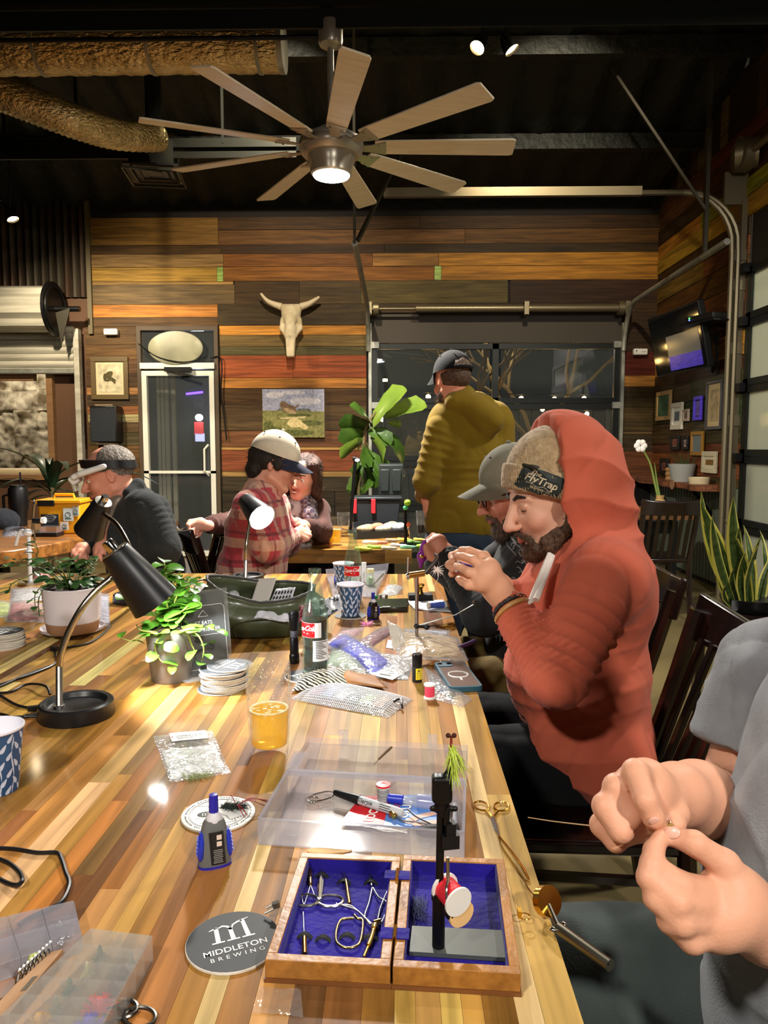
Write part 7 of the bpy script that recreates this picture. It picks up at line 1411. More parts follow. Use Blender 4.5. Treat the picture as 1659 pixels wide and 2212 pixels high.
t=thing('safety_clip','chrome wire hackle clip with a round eye lying in the clear case','clip',T(690,1722,zc));c=T(676,1727,.757);G().torus(c,.0085,.0011,22,6).tube(catmull([T(668,1731,.757),T(690,1730,.757),T(716,1722,.757),T(722,1716,.76)],5),.0011,6).tube(catmull([T(664,1723,.757),T(680,1716,.757),T(706,1710,.76),T(722,1712,.762)],5),.0011,6).build('wire',CHROME,t,W=True)
t=thing('hackle_tool','brass-tipped bent steel tool lying across the glue packet','tool',T(880,1770,zc));G().tube(catmull([T(846,1757,.764),T(868,1772,.762),T(905,1776,.762),T(942,1786,.761)],6),.0012,6).tube(catmull([T(880,1748,.764),T(900,1765,.763),T(940,1784,.762)],6),.001,6).build('wire',STEEL,t,W=True);G().cyl(T(846,1756,.763),T(852,1763,.763),.0045,n=12).build('brass_wheel',BRASS,t,W=True)
t=thing('rubber_patch','black crumpled rubber wader patch at the right end of the clear case','patch',T(930,1803,zc));s=S(.003,.008);[s.ell(T(px,py,.757),r_)for px,py,r_ in((915,1796,(.012,.009,.005)),(935,1795,(.014,.01,.007)),(958,1797,(.016,.01,.008)),(975,1790,(.012,.02,.007)))];v,f_=s.mesh(1);sdfobj('rubber',[(fuzz(v,f_,.0012),f_)],RUBBER,t)
t=thing('clear_vials','small clear tube rack leaning at the right end of the clear case','vials',T(978,1748,zc));G().at(T(976,1755,.7545),.1).box((0,0,.006),(.022,.06,.011)).build('rack',MILKL,t,W=True)
for k in range(2):G().cyl(T(970+k*12,1775,.768),T(968+k*14,1738,.768),.0035,n=10).build('vial',film('clear_bottle',(0,0,0)),t,W=True)
t=thing('wire_bundle','fine loose wires in the front of the clear case','wire',T(820,1792,zc));g=G();[g.tube(catmull([T(790+rg.uniform(-6,6),1783+rg.uniform(-3,3),.756),T(830+rg.uniform(-8,8),1793+rg.uniform(-4,4),.757),T(880,1797+rg.uniform(-5,5),.756)],4),.0005,4)for _ in range(8)];g.build('wire',STEEL,t,W=True)
zl=.784;t=thing('bodkin','small brown-handled needle resting on the open lid','needle',T(826,1634,zl));G().tube([T(818,1640,zl),T(840,1619,zl),T(846,1614,zl)],[.0016,.0024,.0018],8).build('handle',mat('brown_handle',(84,62,30),.4),t,W=True);G().cyl(T(807,1652,zl),T(819,1640,zl),.0007,n=6).build('steel_needle',STEEL,t,W=True)
t=thing('wood_chip','thin pale scrap of wood lying in front of the clear case','scrap',T(710,1838));G().at(T(712,1838),.05).prism([(.03*cos(2*pi*k/18),.008*sin(2*pi*k/18))for k in range(18)],0,.0015).build('chip',mat('pale_wood',(228,186,126),.6),t,W=True)
# wooden tool box, opened flat
OAK=mat('golden_oak',(164,110,46),.42,0,(132,84,32),10,(9,1,9),bump=.15,bs=60);OAKD=mat('oak_end_grain',(120,72,34),.5,0,(92,54,24),12);VEL=mat('navy_velvet',(34,20,140),.7,0,(22,12,104),14,sheen=.1,spec=.15,bump=.3,bs=120)
zr=.774;t=thing('tool_case','small wooden box opened flat, lined in navy velvet, full of fly tying tools','case',V((*T(850,1960).xy,.75)))
def half(c):
 q=[T(*p,zr)for p in c];ux=(q[1]-q[0]+q[2]-q[3]).normalized();uy=V((-ux.y,ux.x,0));w_=((q[1]-q[0]).length+(q[2]-q[3]).length)/2;d_=((q[3]-q[0]).length+(q[2]-q[1]).length)/2;ctr=(q[0]+q[1]+q[2]+q[3])/4;r3=M((ux,uy,V((0,0,1)))).transposed();o=V((ctr.x,ctr.y,.7505));wt=.0105;H_=zr-.7505;i=0
 for(cx,cy,sx,sy)in((0,-d_/2+wt/2,w_,wt),(0,d_/2-wt/2,w_,wt),(-w_/2+wt/2,0,wt,d_-2*wt),(w_/2-wt/2,0,wt,d_-2*wt)):G().at(o,r3).box((cx,cy,H_/2+.002),(sx,sy,H_-.004)).build('side_board',OAK,t,W=True,bevel=.0008)
 G().at(o,r3).box((0,0,.002),(w_+.002,d_+.002,.004)).build('bottom_board',OAKD,t,W=True)
 g=G().at(o,r3);g.box((0,0,.0046),(w_-2*wt,d_-2*wt,.001))
 for sx in(-1,1):g.box((sx*(w_/2-wt-.0006),0,H_/2),(.001,d_-2*wt,H_-.003));g.box((0,sx*(d_/2-wt-.0006),H_/2),(w_-2*wt,.001,H_-.003))
 g.build('velvet_lining',VEL,t,W=True);return o,ux,uy,w_,d_
o1,ux1,uy1,w1,d1=half([(577,2073),(850,2087),(860,1850),(647,1841)]);o2,ux2,uy2,w2,d2=half([(854,2089),(1130,2102),(1085,1856),(867,1845)])
for py in(1890,2016):c=T(858 if py<1950 else 853,py,.7752);G().at(c,math.atan2(ux2.y,ux2.x)).box((0,0,0),(.03,.017,.0012)).build('velvet_strip',VEL,t,W=True);G().tube([c+uy1*.01+V((0,0,.001)),c-uy1*.01+V((0,0,.001))],.0022,8).build('hinge',BRASS,t,W=True)
c=T(604,1952,.765);G().bar(c,c+V((-.008,-.001,-.002)),.006,.006).tube([c+V((-.006,.005,-.003)),c+V((-.016,.004,-.008))],.0012,6).tube([c+V((-.006,-.005,-.003)),c+V((-.016,-.006,-.008))],.0012,6).build('clasp',STEEL,t,W=True);c=T(1118,1972,.764);G().bar(c,c+V((.004,0,0)),.008).torus(c+V((.008,0,-.004)),.006,.0008,16,5).build('clasp_loop',BRASS,t,W=True)
ELB=mat('black_elastic',(20,22,22),.8)
for px,py in((695,1893),(743,1907),(801,1908),(698,2030),(658,2024),(750,2025),(800,2027),(938,1885)):c=T(px,py,.757);G().at(c,math.atan2(ux1.y,ux1.x)).grid(lambda u,v:(-.0085+.017*u,-.003+.006*v,-.001+.0055*sin(pi*u)),8,1,.001).build('elastic_loop',ELB,t,W=True)
zt=.759
scissors('curved steel scissors strapped in the left half of the wooden box',(697,1868),(690,1945),(660,1945),(714,1946),mat('satin_steel',(190,186,176),.25,1),z=zt,rr=.0125,th=.0017)
def wires(name,label,cat,items,px,py):
 t=thing(name,label,cat,T(px,py,zt-.001))
 for nm,m,pts,r in items:G().tube(catmull([T(*(p if len(p)==3 else(*p,zt)))for p in pts],6)if len(pts)>2 else[T(*(p if len(p)==3 else(*p,zt)))for p in pts],r,10).build(nm,m,t,W=True)
 return t
wires('half_hitch_tool','brass-handled wire threader at the left side of the wooden box','tool',[('brass_handle',BRASS,[(669,1866),(671,1910)],.0025),('wire_loop',STEEL,[(671,1910),(664,1934),(656,1953),(652,1926),(658,1902)],.0005),('wire_loop',STEEL,[(671,1912),(676,1925),(680,1936)],.0005)],670,1895)
wires('dubbing_needle','needle with a brass handle at the lower left of the wooden box','needle',[('brass_handle',BRASS,[(657,2026),(658,2062)],.003),('steel_needle',STEEL,[(655,1970),(657,2026)],.0007)],657,2030)
wires('hair_stacker','short brass rod strapped upper middle in the wooden box','tool',[('brass_rod',BRASS,[(747,1900),(755,1952)],.0022),('steel_tip',STEEL,[(743,1886),(747,1902)],.0014)],750,1915)
wires('hackle_pliers','looped brass hackle pliers strapped in the wooden box','pliers',[('loop',mat('aged_brass',(186,156,96),.25,1),[(765,1976),(772,1984),(782,1986),(784,2000),(778,2034),(764,2046),(742,2046),(727,2034),(727,2010),(736,1988),(754,1984),(764,1984)],.0014),('jaw_arm',STEEL,[(726,1951),(732,1955),(760,1958),(803,1996)],.0009),('jaw_arm',STEEL,[(740,1956),(772,1968),(800,1998)],.0009)],760,2010)
wires('bobbin_holder','steel wire bobbin holder strapped at the right of the wooden box','tool',[('tube',STEEL,[(798,1890),(803,1914)],.0014),('arm',STEEL,[(804,1918),(797,1950),(788,1980),(802,1996)],.001),('arm',STEEL,[(806,1918),(818,1938),(836,1952),(826,1990),(816,1996)],.001),('knob',BRASS,[(808,1994),(822,1990)],.0032),('arm',STEEL,[(836,1926),(822,1960),(816,1988)],.0009)],808,1950)
wires('whip_finisher','brass whip finishing tool in the lower right of the left box half','tool',[('barrel',BRASS,[(808,2004),(805,2020),(796,2044)],.003),('point',BRASS,[(796,2044),(786,2068)],.0018),('collar',MT['aged_brass'],[(810,2000),(809,2008)],.0042)],800,2035)
# vise standing in the right half
VB=mat('black_vise_metal',(13,13,14),.42,.4);b=T(947,2052,.757);zb=.757
t=thing('tying_vise','black fly tying vise on a grey base plate standing in the right box half','vise',V((b.x,b.y,zb-.001)))
f=quadfn([(884,2064),(1099,2078),(1086,2018),(890,2008)],zb);g=G();g.grid(lambda u,v:f(u,v,.0045),1,1,.0045);g.build('base_plate',mat('grey_base_plate',(74,78,74),.45,.2),t,W=True)
pz=lambda py,d=None:P(948,py,b.y).z
G().tube([(b.x,b.y,zb+.003),(b.x,b.y,pz(1935))],.0066,16).build('stand_sleeve',VB,t,W=True);g=G();g.tube([(b.x+.0005,b.y,pz(1940)),(b.x+.0015,b.y,pz(1750))],.0042,14);g.build('post',VB,t,W=True);G().tube([(b.x,b.y,pz(1942)),(b.x,b.y,pz(1928))],.0078,16).build('collar',VB,t,W=True)
h=V((b.x+.0045,b.y,pz(1710)));s=S(.0016,.004);s.rbox(h+V((-.002,0,.004)),(.0105,.009,.014),.004).cap(h+V((-.002,0,-.008)),h+V((-.001,0,-.024)),.0075,.0055).cap(h+V((.002,0,.012)),h+V((.007,-.002,.03)),.0055,.002).cap(h+V((-.012,0,-.018)),h+V((.012,0,-.018)),.003);v,f_=s.mesh(1);sdfobj('jaw_head',[(v,f_)],VB,t)
g=G();q=P(972,1815,b.y-.005);g.at(q,.2).box((0,0,0),(.017,.012,.014)).box((.0,0,.013),(.01,.01,.012));g.cyl((-.004,-.0,.017),(-.003,0,.034),.003,n=8);g.build('material_clip',VB,t,W=True);G().tube([q+V((0,0,.02)),h+V((.008,0,-.02))],.0018,6).tube([q,V((b.x,b.y,q.z))],.003,8).build('clip_rod',STEEL,t,W=True)
q=h+V((.0085,-.002,.034));t=thing('chartreuse_fly','chartreuse feather fly with dark bead eyes clamped in the black vise','fly',q);g=G();r2=np.random.default_rng(3)
for k in range(150):
 a=np.array(q)+[-.002+r2.normal()*.001,r2.normal()*.001,r2.uniform(-.004,.018)];e=a+np.array([r2.normal()*.006+.006,r2.normal()*.005,-r2.uniform(.012,.034)]);g.tube([a,(a+e)/2+[.001,0,.002],e],[.0006,.0005,.0001],3,caps=False)
o=g.build('feather',mat('chartreuse_feather',(176,196,70),.6),t,W=True);o['kind']='stuff';G().tube([q+V((-.002,0,-.004)),q+V((-.0015,0,.026))],[.0018,.0012],8).build('hook_shank',mat('red_thread_wrap',(120,40,30),.5),t,W=True)
for sx in(-1,1):G().ell(q+V((-.0018+sx*.003,-.001,.0265)),.0026,10,8).build('bead_eye',mat('dark_bead',(60,30,24),.15),t,W=True)
c=P(986,1962,b.y-.006);c2=P(975,1932,b.y-.008);t=thing('hanging_bobbin','bobbin of red thread hanging below the black vise','bobbin',c-V((0,0,.02)));ax=V((.5,-.85,-.1)).normalized()
G().cyl(c2-ax*.011,c2+ax*.011,.0125,n=22).build('red_thread',mat('red_spool_thread',(206,30,44),.5,bump=.3,bs=300),t,W=True);G().cyl(c2-ax*.0135,c2-ax*.011,.0155,n=22).cyl(c2+ax*.011,c2+ax*.0135,.0155,n=22).build('spool_ends',WHITE,t,W=True);G().cyl(c+ax*.006,c+ax*.010,.0145,n=22).build('wooden_disc',mat('pale_wood',(0,0,0)),t,W=True)
G().tube([P(967,1852,b.y-.008),P(968,1905,b.y-.01)],.0018,8).tube(catmull([P(968,1903,b.y-.01),P(964,1925,b.y-.02),P(968,1962,b.y-.02)],4),.0014,6).tube(catmull([P(968,1903,b.y-.01),P(976,1925,b.y),P(978,1960,b.y)],4),.0014,6).build('bobbin_frame',STEEL,t,W=True);G().ell(P(972,1970,b.y-.016),(.006,.006,.008),10,8).build('black_knob',VB,t,W=True)
t=thing('loose_thread_fluff','small tuft of dark fibres on the velvet left of the black vise','fluff',T(905,1960,.757));g=G();[g.tube([T(905+rg.uniform(-16,22),1955+rg.uniform(-24,30),.758),T(905+rg.uniform(-16,16),1950+rg.uniform(-20,40),.763)],.0003,3)for _ in range(70)];g.build('fibres',mat('grey_fibre',(70,76,110),.7),t,W=True);t['kind']='thing'
# brass rotary tool and chain at the right
a,b_,c=T(1180,1968,.757),T(1206,2012,.758),T(1318,2094,.76);t=thing('dubbing_spinner','steel handled brass disc spinner hanging over the table edge','tool',a);d=(c-b_).normalized();dd=V((d.x*.85,d.y*.85,.45)).normalized();G().tube([a+V((0,0,.012))-dd*.004,a+V((0,0,.012))+dd*.006],.0165,26).build('brass_disc',BRASS,t,W=True);G().tube([a+V((0,0,.012))-dd*.012,a+V((0,0,.012))-dd*.004],.005,12).build('hub',BRASS,t,W=True)
at_=lambda k:b_+(c-b_)*k+V((0,0,.004));G().tube([a+V((0,0,.012)),at_(0)],.0028,8).build('axle',STEEL,t,W=True);G().tube([at_(0),at_(1)],.0062,18).build('steel_handle',mat('dull_steel_handle',(128,124,110),.35,1),t,W=True);n_=(_C-at_(.7)).normalized();G().bar(at_(.45)+n_*.0056,at_(.97)+n_*.0056,.0022,.002,up=n_).build('dark_slot',BLACK,t,W=True)
for k in(1,-1):G().ell(at_(.0)+V((-d.y,d.x,0))*.008*k,.004,10,8).build('bead',CHROME,t,W=True)
G().tube(catmull([a+V((0,0,.02)),T(1150,1930,.756),T(1130,1900,.754)],5),.0011,6).build('hook_wire',MT['aged_brass'],t,W=True)
t=thing('gold_chain','thin gold chain trailing from the gold scissors to the brass spinner','chain',T(1110,1860));pts=catmull([T(*p,.752)for p in((1074,1800),(1082,1825),(1098,1850),(1120,1880),(1136,1902),(1142,1898),(1126,1868),(1104,1838),(1078,1806))],14)
for i in range(0,len(pts)-1,1):G().tube([pts[i],pts[i]+(pts[i+1]-pts[i])*.85],.0012,5).build('link',GOLD,t,W=True)
# near-left boxes
f=quadfn([(-40,2235),(205,2240),(328,2022),(196,2006)],.778);t=thing('fly_box','long clear compartment box of small bright flies, in the near left corner','box',V((*f(.5,.5).xy,.75)));CLB=film('cloudy_box_plastic',(206,206,200),.87,.1,.05,milk=.2);hz=.028;nr,nc=6,2
g=G();g.grid(lambda u,v:f(u,v,0),2,nr,.0012);g.build('lid',CLB,t,W=True)
g=G()
def wallq(u0,v0,u1,v1):a,b=f(u0,v0),f(u1,v1);g.bar((a+V((0,0,-hz/2))),(b+V((0,0,-hz/2))),.0014,hz)
for i in range(nr+1):wallq(0,i/nr,1,i/nr)
for u in(0,.5,1):wallq(u,0,u,1)
g.build('compartment_walls',CLB,t,W=True);g=G();g.grid(lambda u,v:f(u,v,-hz),1,1,.001);g.build('floor_panel',CLB,t,W=True)
flies=[(.25,.92,(40,66,50),.007),(.75,.9,(150,140,120),.006),(.27,.75,(206,196,140),.006),(.78,.74,(92,56,44),.009),(.24,.58,(60,90,60),.007),(.76,.58,(40,44,50),.009),(.26,.42,(130,132,110),.006),(.74,.42,(214,44,50),.015),(.24,.26,(206,150,50),.012),(.76,.25,(64,44,190),.014),(.26,.09,(206,180,130),.012),(.76,.08,(206,206,206),.010)]
nmz=['dark green','pale tan','cream','brown','green','black','grey','bright red','orange','violet','beige','white']
for(u,v,cc,r_),nm in zip(flies,nmz):
 q=f(u,v,-hz+.002);tf=thing('small_fly',nm+' fly in its own compartment of the long clear box','fly',q,group='flies in the clear box');g=G()
 for k in range(70):dv=np.random.default_rng(k+int(r_*1e5)).normal(size=3);dv[2]=abs(dv[2])*.9+.3;dv /= np.linalg.norm(dv);p2=q+V(tuple(dv))*r_*1.25;g.tube([q+V((0,0,.004)),(q+V((0,0,.004))+p2)/2,p2],[.0011,.0008,.0003],3,caps=False)
 o=g.build('hackle',mat('hackle_%d_%d_%d'%cc,cc,.6),tf,W=True);o['kind']='stuff';G().ell(q+V((0,0,.009)),(r_*.4,r_*.4,.009),10,8).build('body',mat('hackle_%d_%d_%d'%cc,cc),tf,W=True)
f2=quadfn([(-25,2092),(178,2022),(160,1944),(-60,1995)],.768);t=thing('bead_organizer','clear six-lidded bead organizer above the long fly box','box',V((*f2(.5,.5).xy,.75)))
for i in range(3):
 for j in range(2):
  u0,u1,v0,v1=i/3+.008,(i+1)/3-.008,j/2+.01,(j+1)/2-.01;g=G();g.grid(lambda u,v:f2(u0+(u1-u0)*u,v0+(v1-v0)*v,0),1,1,.0012)
  for a,b in(((u0,v0),(u1,v0)),((u1,v0),(u1,v1)),((u1,v1),(u0,v1)),((u0,v1),(u0,v0))):A_,B_=f2(*a,-.009),f2(*b,-.009);g.bar(A_,B_,.0012,.017)
  g.build('compartment',MILKL,t,W=True)
g=G();g.grid(lambda u,v:f2(u,v,-.0172),1,1,.0006);g.build('base',MILKL,t,W=True)
for nm,lab,u,v,n_,cc,me_ in(('yellow_beads','pile of neon yellow beads inside the organizer',.5,.13,16,(214,226,30),0),('silver_beads','few silver beads inside the organizer, nearer compartment',.82,.3,8,(180,180,184),1),('silver_beads','few silver beads inside the organizer, farther compartment',.84,.72,6,(180,180,184),1)):
 t2=thing(nm,lab,'beads',f2(u,v,-.016));g=G()
 for k in range(n_):g.ell(f2(u+rg.uniform(-.07,.07),v+rg.uniform(-.09,.09),-.0135),.0028,8,6)
 o=g.build('beads',mat('bead_%d_%d_%d'%cc,cc,.25,me_),t2,W=True);o['kind']='stuff'
f3=quadfn([(-40,2205),(20,2190),(136,2050),(95,2060)],.763);t=thing('wooden_strip','flat wooden strip with a dark stamped mark beside the fly box','strip',f3(.5,.5,-.012));g=G();g.grid(lambda u,v:f3(u,v),1,1,.012);g.build('wood',mat('pale_strip_wood',(172,134,98),.55,0,(150,112,80),20,(6,1,1)),t,W=True);g=G();g.grid(lambda u,v:f3(.6+.25*u,.35+.22*v,.0004),2,1);g.build('stamp',mat('stamp_grey',(90,80,66),.6),t,W=True)
f4=quadfn([(20,2105),(60,2120),(116,2060),(96,2044)],.76);g0='fly hooks in a row'
for k in range(9):
 q=f4(.5,k/8);t=thing('fly_hook','small silver hook standing in the row beside the wooden strip','hook',V((q.x,q.y,.7505)),group=g0);g=G();g.tube(catmull([q+V((-.004,0,-.009)),q+V((0,0,.006)),q+V((.006,-.004,.004)),q+V((.004,-.01,-.006)),q+V((0,-.01,-.002))],5),.0008,5);g.build('wire',CHROME,t,W=True);g=G();g.tube([q+V((-.005,.003,-.009)),q+V((.001,.002,.008))],.0014,6);g.build('white_wrap',WHITE,t,W=True)
t=thing('plastic_scrap','crinkled scrap of clear film on the table below the wooden box','scrap',T(600,2160));f=quadfn([(545,2190),(655,2200),(650,2140),(560,2135)]);G().grid(lambda u,v:f(u,v,.001+.004*abs(noise.noise((u*5,v*5,2)))),12,8).build('film',film('scrap_film',(230,230,230),.9,.1,.06,bump=.6,bs=60),t,W=True)
# ---------------- supplies in the middle of the table ----------------
def W_(o,*a):return V(a)+o
q=T(448,1462);rz=ang(402,1470,480,1462);t=thing('sign_stand','clear acrylic stand with a black menu card behind the leafy pot','sign',q,rz+.25);sw,sh=.125,.2
G().at((0,0,0),(R(-9),0,0)).box((0,0,sh/2),(sw,.004,sh)).box((0,-.02,.002),(sw,.045,.003)).build('acrylic_holder',film('acrylic',(225,228,226),.93,.05,.03),t);G().at((0,0,0),(R(-9),0,0)).box((0,.0,sh/2),(sw-.016,.0012,sh-.01)).build('menu_card',mat('slate_card',(44,46,44),.6,0,(66,68,62),14),t)
g=G().at((0,-.0024,0),(R(81),0,0));fn=lambda x,y:(x,y,0)
text(g,'EZ EATS',.0115,lambda x,y:(x,y+.125,0));text(g,'FOOD TRAILER',.0115,lambda x,y:(x,y+.109,0));pts=[(-.05,.165),(.045,.165),(.052,.158),(.052,.02),(-.052,.02),(-.052,.165),(-.05,.165)];ribbon(g,pts,.001,fn);ribbon(g,[(-.035,.097),(.035,.097)],.0008,fn);ribbon(g,[(-.012,.14),(0,.154),(.012,.14),(-.012,.14)],.0014,fn);g.build('lettering',INKW,t,smooth=0)
# olive pouch, gaping open, stuffed with packets
OLB=mat('olive_coated_fabric',(74,80,56),.38,0,(58,64,44),8,bump=.5,bs=16,coat=.15);ZIP=mat('grey_zip_tape',(66,64,62),.6,bump=.4,bs=200)
a,b=T(430,1412),T(640,1415);t=thing('fabric_pouch','open olive fabric pouch stuffed with packets beside the black flashlight','bag',T(560,1370))
c=T(565,1366);Lx=V((1,.12,0)).normalized();Ly=V((-.12,1,0)).normalized()
def pouch(u,v,inset=0):
 a_=2*pi*u;rx,ry=.2-inset,.105-inset;w_=.75+.25*sin(pi*min(1,v*1.15));hgt=.13+.03*max(0,-cos(a_));x=rx*cos(a_)*w_;y=ry*sin(a_)*w_;k=.007*noise.noise((cos(a_)*3.4,sin(a_)*3.4,v*3))+.004*noise.noise((cos(a_)*9,sin(a_)*9,v*7));return c+Lx*(x*(1+k*8))+Ly*(y*(1+k*8))+V((0,0,.002+v*hgt-.03*max(0,-sin(a_))*v+.0*v))
G().grid(lambda u,v:pouch(u,v),64,16,.002).build('fabric_body',OLB,t,W=True,smooth=180);G().tube([pouch(i/64,1)+V((0,0,.002))for i in range(64)],.0042,8,closed=True).build('zip_rim',ZIP,t,W=True);G().tube(catmull([pouch(.68,.05),pouch(.7,.45)-V((0,.004,0)),pouch(.78,.6)-V((0,.004,0)),pouch(.85,.1)],5),.003,6).build('seam_piping',OLB,t,W=True);G().add([c+Lx*(.15*cos(a))+Ly*(.075*sin(a))+V((0,0,.012))for a in[2*pi*i/24 for i in range(24)]],[tuple(range(24))]).build('base_panel',OLB,t,W=True)
def sheet(name,label,cat,pts,m,th=.001,wr=.003,extra=None,seed=1,pl=0):
 """a packet or card standing or leaning, from four points"""
 p=[V(x)for x in pts];f=lambda u,v,h=0:p[0]*(1-u)*(1-v)+p[1]*u*(1-v)+p[2]*u*v+p[3]*(1-u)*v+V((0,-h,h));t=thing(name,label,cat,min(p,key=lambda k:k.z));G().grid(lambda u,v:f(u,v,wr*noise.noise((u*5+seed,v*5,seed))+pl*(16*u*(1-u)*v*(1-v))**.5),12,8,th).build('sheet',m,t,W=True,smooth=180)
 if extra:extra(t,f)
 return t
PW=mat('white_packet',(206,204,210),.3,0,(176,176,190),12,bump=.3,bs=40)
sheet('plastic_divider','tall pale plastic divider card sticking up out of the pouch','card',[P(538,1312,2.13),P(575,1316,2.11),P(597,1248,2.13),P(558,1250,2.15)],mat('milky_card',(196,188,180),.35),.002,0)
def holes(t,f):
 g=G()
 for i in range(6):
  for j in range(3):g.add([f(.12+.15*i+.045*cos(a),.2+.27*j+.1*sin(a),.002)for a in[2*pi*k/12 for k in range(12)]],[tuple(range(12))])
 g.build('punched_holes',mat('hole_dark',(40,38,36),.8),t,W=True)
sheet('punched_card','white card punched with rows of holes in the pouch','card',[P(578,1312,2.05),P(626,1310,2.03),P(638,1268,2.07),P(596,1272,2.09)],PW,.001,.002,holes)
sheet('packet','shiny white film packet at the back left of the pouch','packet',[P(430,1290,2.07),P(520,1296,2.11),P(512,1268,2.17),P(415,1260,2.17)],BAGM,.001,.008,seed=3)
sheet('packet','crumpled white packet bulging over the front of the pouch','packet',[P(548,1335,1.97),P(628,1345,1.97),P(622,1312,2.03),P(572,1296,2.07)],PW,.001,.012,seed=5,pl=.006)
sheet('packet','packet of dark red fur leaning in the pouch behind the flashlight','packet',[P(640,1345,1.93),P(676,1330,1.93),P(672,1300,1.97),P(648,1308,1.99)],mat('maroon_fur',(126,44,50),.7,0,(90,30,38),40,bump=.5,bs=120),.001,.01,seed=7)
sheet('packet','clear packet with black beads at the right end of the pouch','packet',[P(690,1335,1.97),P(742,1318,1.97),P(734,1284,2.03),P(690,1296,2.05)],mat('bead_packet',(160,160,164),.3,0,(40,40,44),50,contrast=(.5,.56)),.001,.008,seed=9)
q=T(636,1432);t=thing('flashlight','black ribbed metal flashlight standing upright beside the cola bottle','flashlight',q)
G().lathe([(0,0),(.0115,0),(.0125,.003),(.0125,.02),(.0105,.024),(.0112,.027),(.0105,.03),(.0112,.033),(.0105,.036),(.0108,.06),(.0092,.064),(.0092,.082),(.0108,.086),(.0108,.1),(.0125,.106),(.0128,.122),(.0118,.128),(.0105,.127),(0,.122)],30).build('body',mat('anodised_black',(20,20,22),.3,.5,bump=.15,bs=200),t,smooth=30);G().lathe([(.0094,.065),(.0099,.066),(.0099,.081),(.0094,.082)],30).build('grip_band',mat('worn_band',(70,70,78),.4,.5,bump=.5,bs=300),t)
# bags and packets
BLF=mat('royal_blue_fur',(30,52,204),.6,0,(18,32,160),14,(1,4,1),bump=.7,bs=60)
def fill(m,u0,u1,v0,v1,h,wr=.002):return lambda t,f:G().grid(lambda u,v:f(u0+(u1-u0)*u,v0+(v1-v0)*v,.001+h*(16*u*(1-u)*v*(1-v))**.4+wr*noise.noise((u*8,v*8,h*99))),20,12).build('contents',m,t,W=True,smooth=180)
def flatbag(label,c,h,m,seed,u=(.06,.94),v=(.1,.9),film_=None):
 t,f=bag(label,c,h*1.25,mat_=film_ or BAGF,seed=seed)
 if m:fill(m,*u,*v,h)(t,f)
 return t,f
t,f=flatbag('clear bag of royal blue fur with a printed white tag',[(700,1395),(800,1470),(870,1440),(745,1365)],.018,BLF,1,(.02,.98),(.15,.85))
g=G();f5=quadfn([(802,1462),(848,1474),(884,1452),(838,1428)]);g.grid(lambda u,v:f5(u,v,.006),2,2,.0006);o=g.build('tag',PAPER,t,W=True);g=G();ribbon(g,[(.2,.7),(.4,.62),(.6,.68)],.05,lambda x,y:f5(x,y,.0068));ribbon(g,[(.45,.35),(.6,.5),(.75,.42),(.55,.3)],.05,lambda x,y:f5(x,y,.0068));ribbon(g,[(.3,.12),(.75,.2)],.06,lambda x,y:f5(x,y,.0068));g.build('scribble',INKK,o,W=True)
flatbag('clear bag with pale green contents under the blue fur bag',[(700,1440),(790,1462),(800,1405),(715,1395)],.008,mat('pale_green_fluff',(160,180,150),.7,0,(130,150,120),30),2)
m=mat('barred_feather',(206,196,172),.6);nt=m.node_tree;tc=nd(nt,'ShaderNodeTexCoord');wv=nd(nt,'ShaderNodeTexWave',bands_direction='DIAGONAL');wv.inputs['Scale'].default_value=46;wv.inputs['Distortion'].default_value=5;cr=nd(nt,'ShaderNodeValToRGB');cr.color_ramp.elements[0].position=.42;cr.color_ramp.elements[0].color=(.012,.01,.008,1);cr.color_ramp.elements[1].position=.58;cr.color_ramp.elements[1].color=(.62,.55,.42,1);nt.links.new(tc.outputs['Object'],wv.inputs[0]);nt.links.new(wv.outputs[0],cr.inputs[0]);nt.links.new(cr.outputs[0],nt.nodes['Principled BSDF'].inputs[0])
f=quadfn([(630,1498),(800,1486),(790,1448),(655,1458)]);t=thing('feather_cape','black and white barred feather cape lying across the mesh bag','feathers',f(.5,.5));G().grid(lambda u,v:f(u,v,.006+.022*sin(pi*v)*sin(pi*min(1,u*1.2))**.6),30,12,.001).build('barred_feathers',m,t,W=True,smooth=180)
f=quadfn([(735,1478),(838,1490),(810,1462),(760,1456)],.756);t2=thing('tan_hide','small tan hide piece curling out from under the barred cape','hide',f(.5,.5));G().grid(lambda u,v:f(u,v,.004+.014*sin(pi*v)*(1-u)),12,8,.001).build('hide',mat('tan_hide',(168,112,52),.6,0,(130,82,36),12),t2,W=True,smooth=180)
m=film('white_mesh',(222,222,226),.35,.35,.08);t,f=bag('grey mesh zip bag holding small coloured packets, clipped at its right end',[(628,1512),(838,1552),(892,1512),(690,1470)],.014,mat_=BAGF,seed=6);g=G()
for i in range(44):g.tube([f(.12+.8*i/43,v/8,.002+.0158*(max(0,4*(.12+.8*i/43)*(.88-.8*i/43))**.5)*(16*v/8*(1-v/8)/4)**.5)for v in range(9)],.0007,3,caps=False)
for j in range(14):g.tube([f(u/16,.06+.88*j/13,.002+.0158*(max(0,4*u/16*(1-u/16))**.5)*(4*(.06+.88*j/13)*(.94-.88*j/13))**.5)for u in range(17)],.0007,3,caps=False)
o=g.build('mesh_netting',mat('white_netting',(214,214,216),.6),t,W=True);o['kind']='stuff'
for i,c in enumerate(((190,120,130),(110,120,170),(190,190,190),(60,60,66),(150,176,60),(196,150,90))):G().grid(lambda u,v:f(.1+.13*i+.11*u,.25+.5*v,.007+.003*sin(pi*u)),3,3).build('small_packet',mat('packet_%d'%i,c,.5),t,W=True)
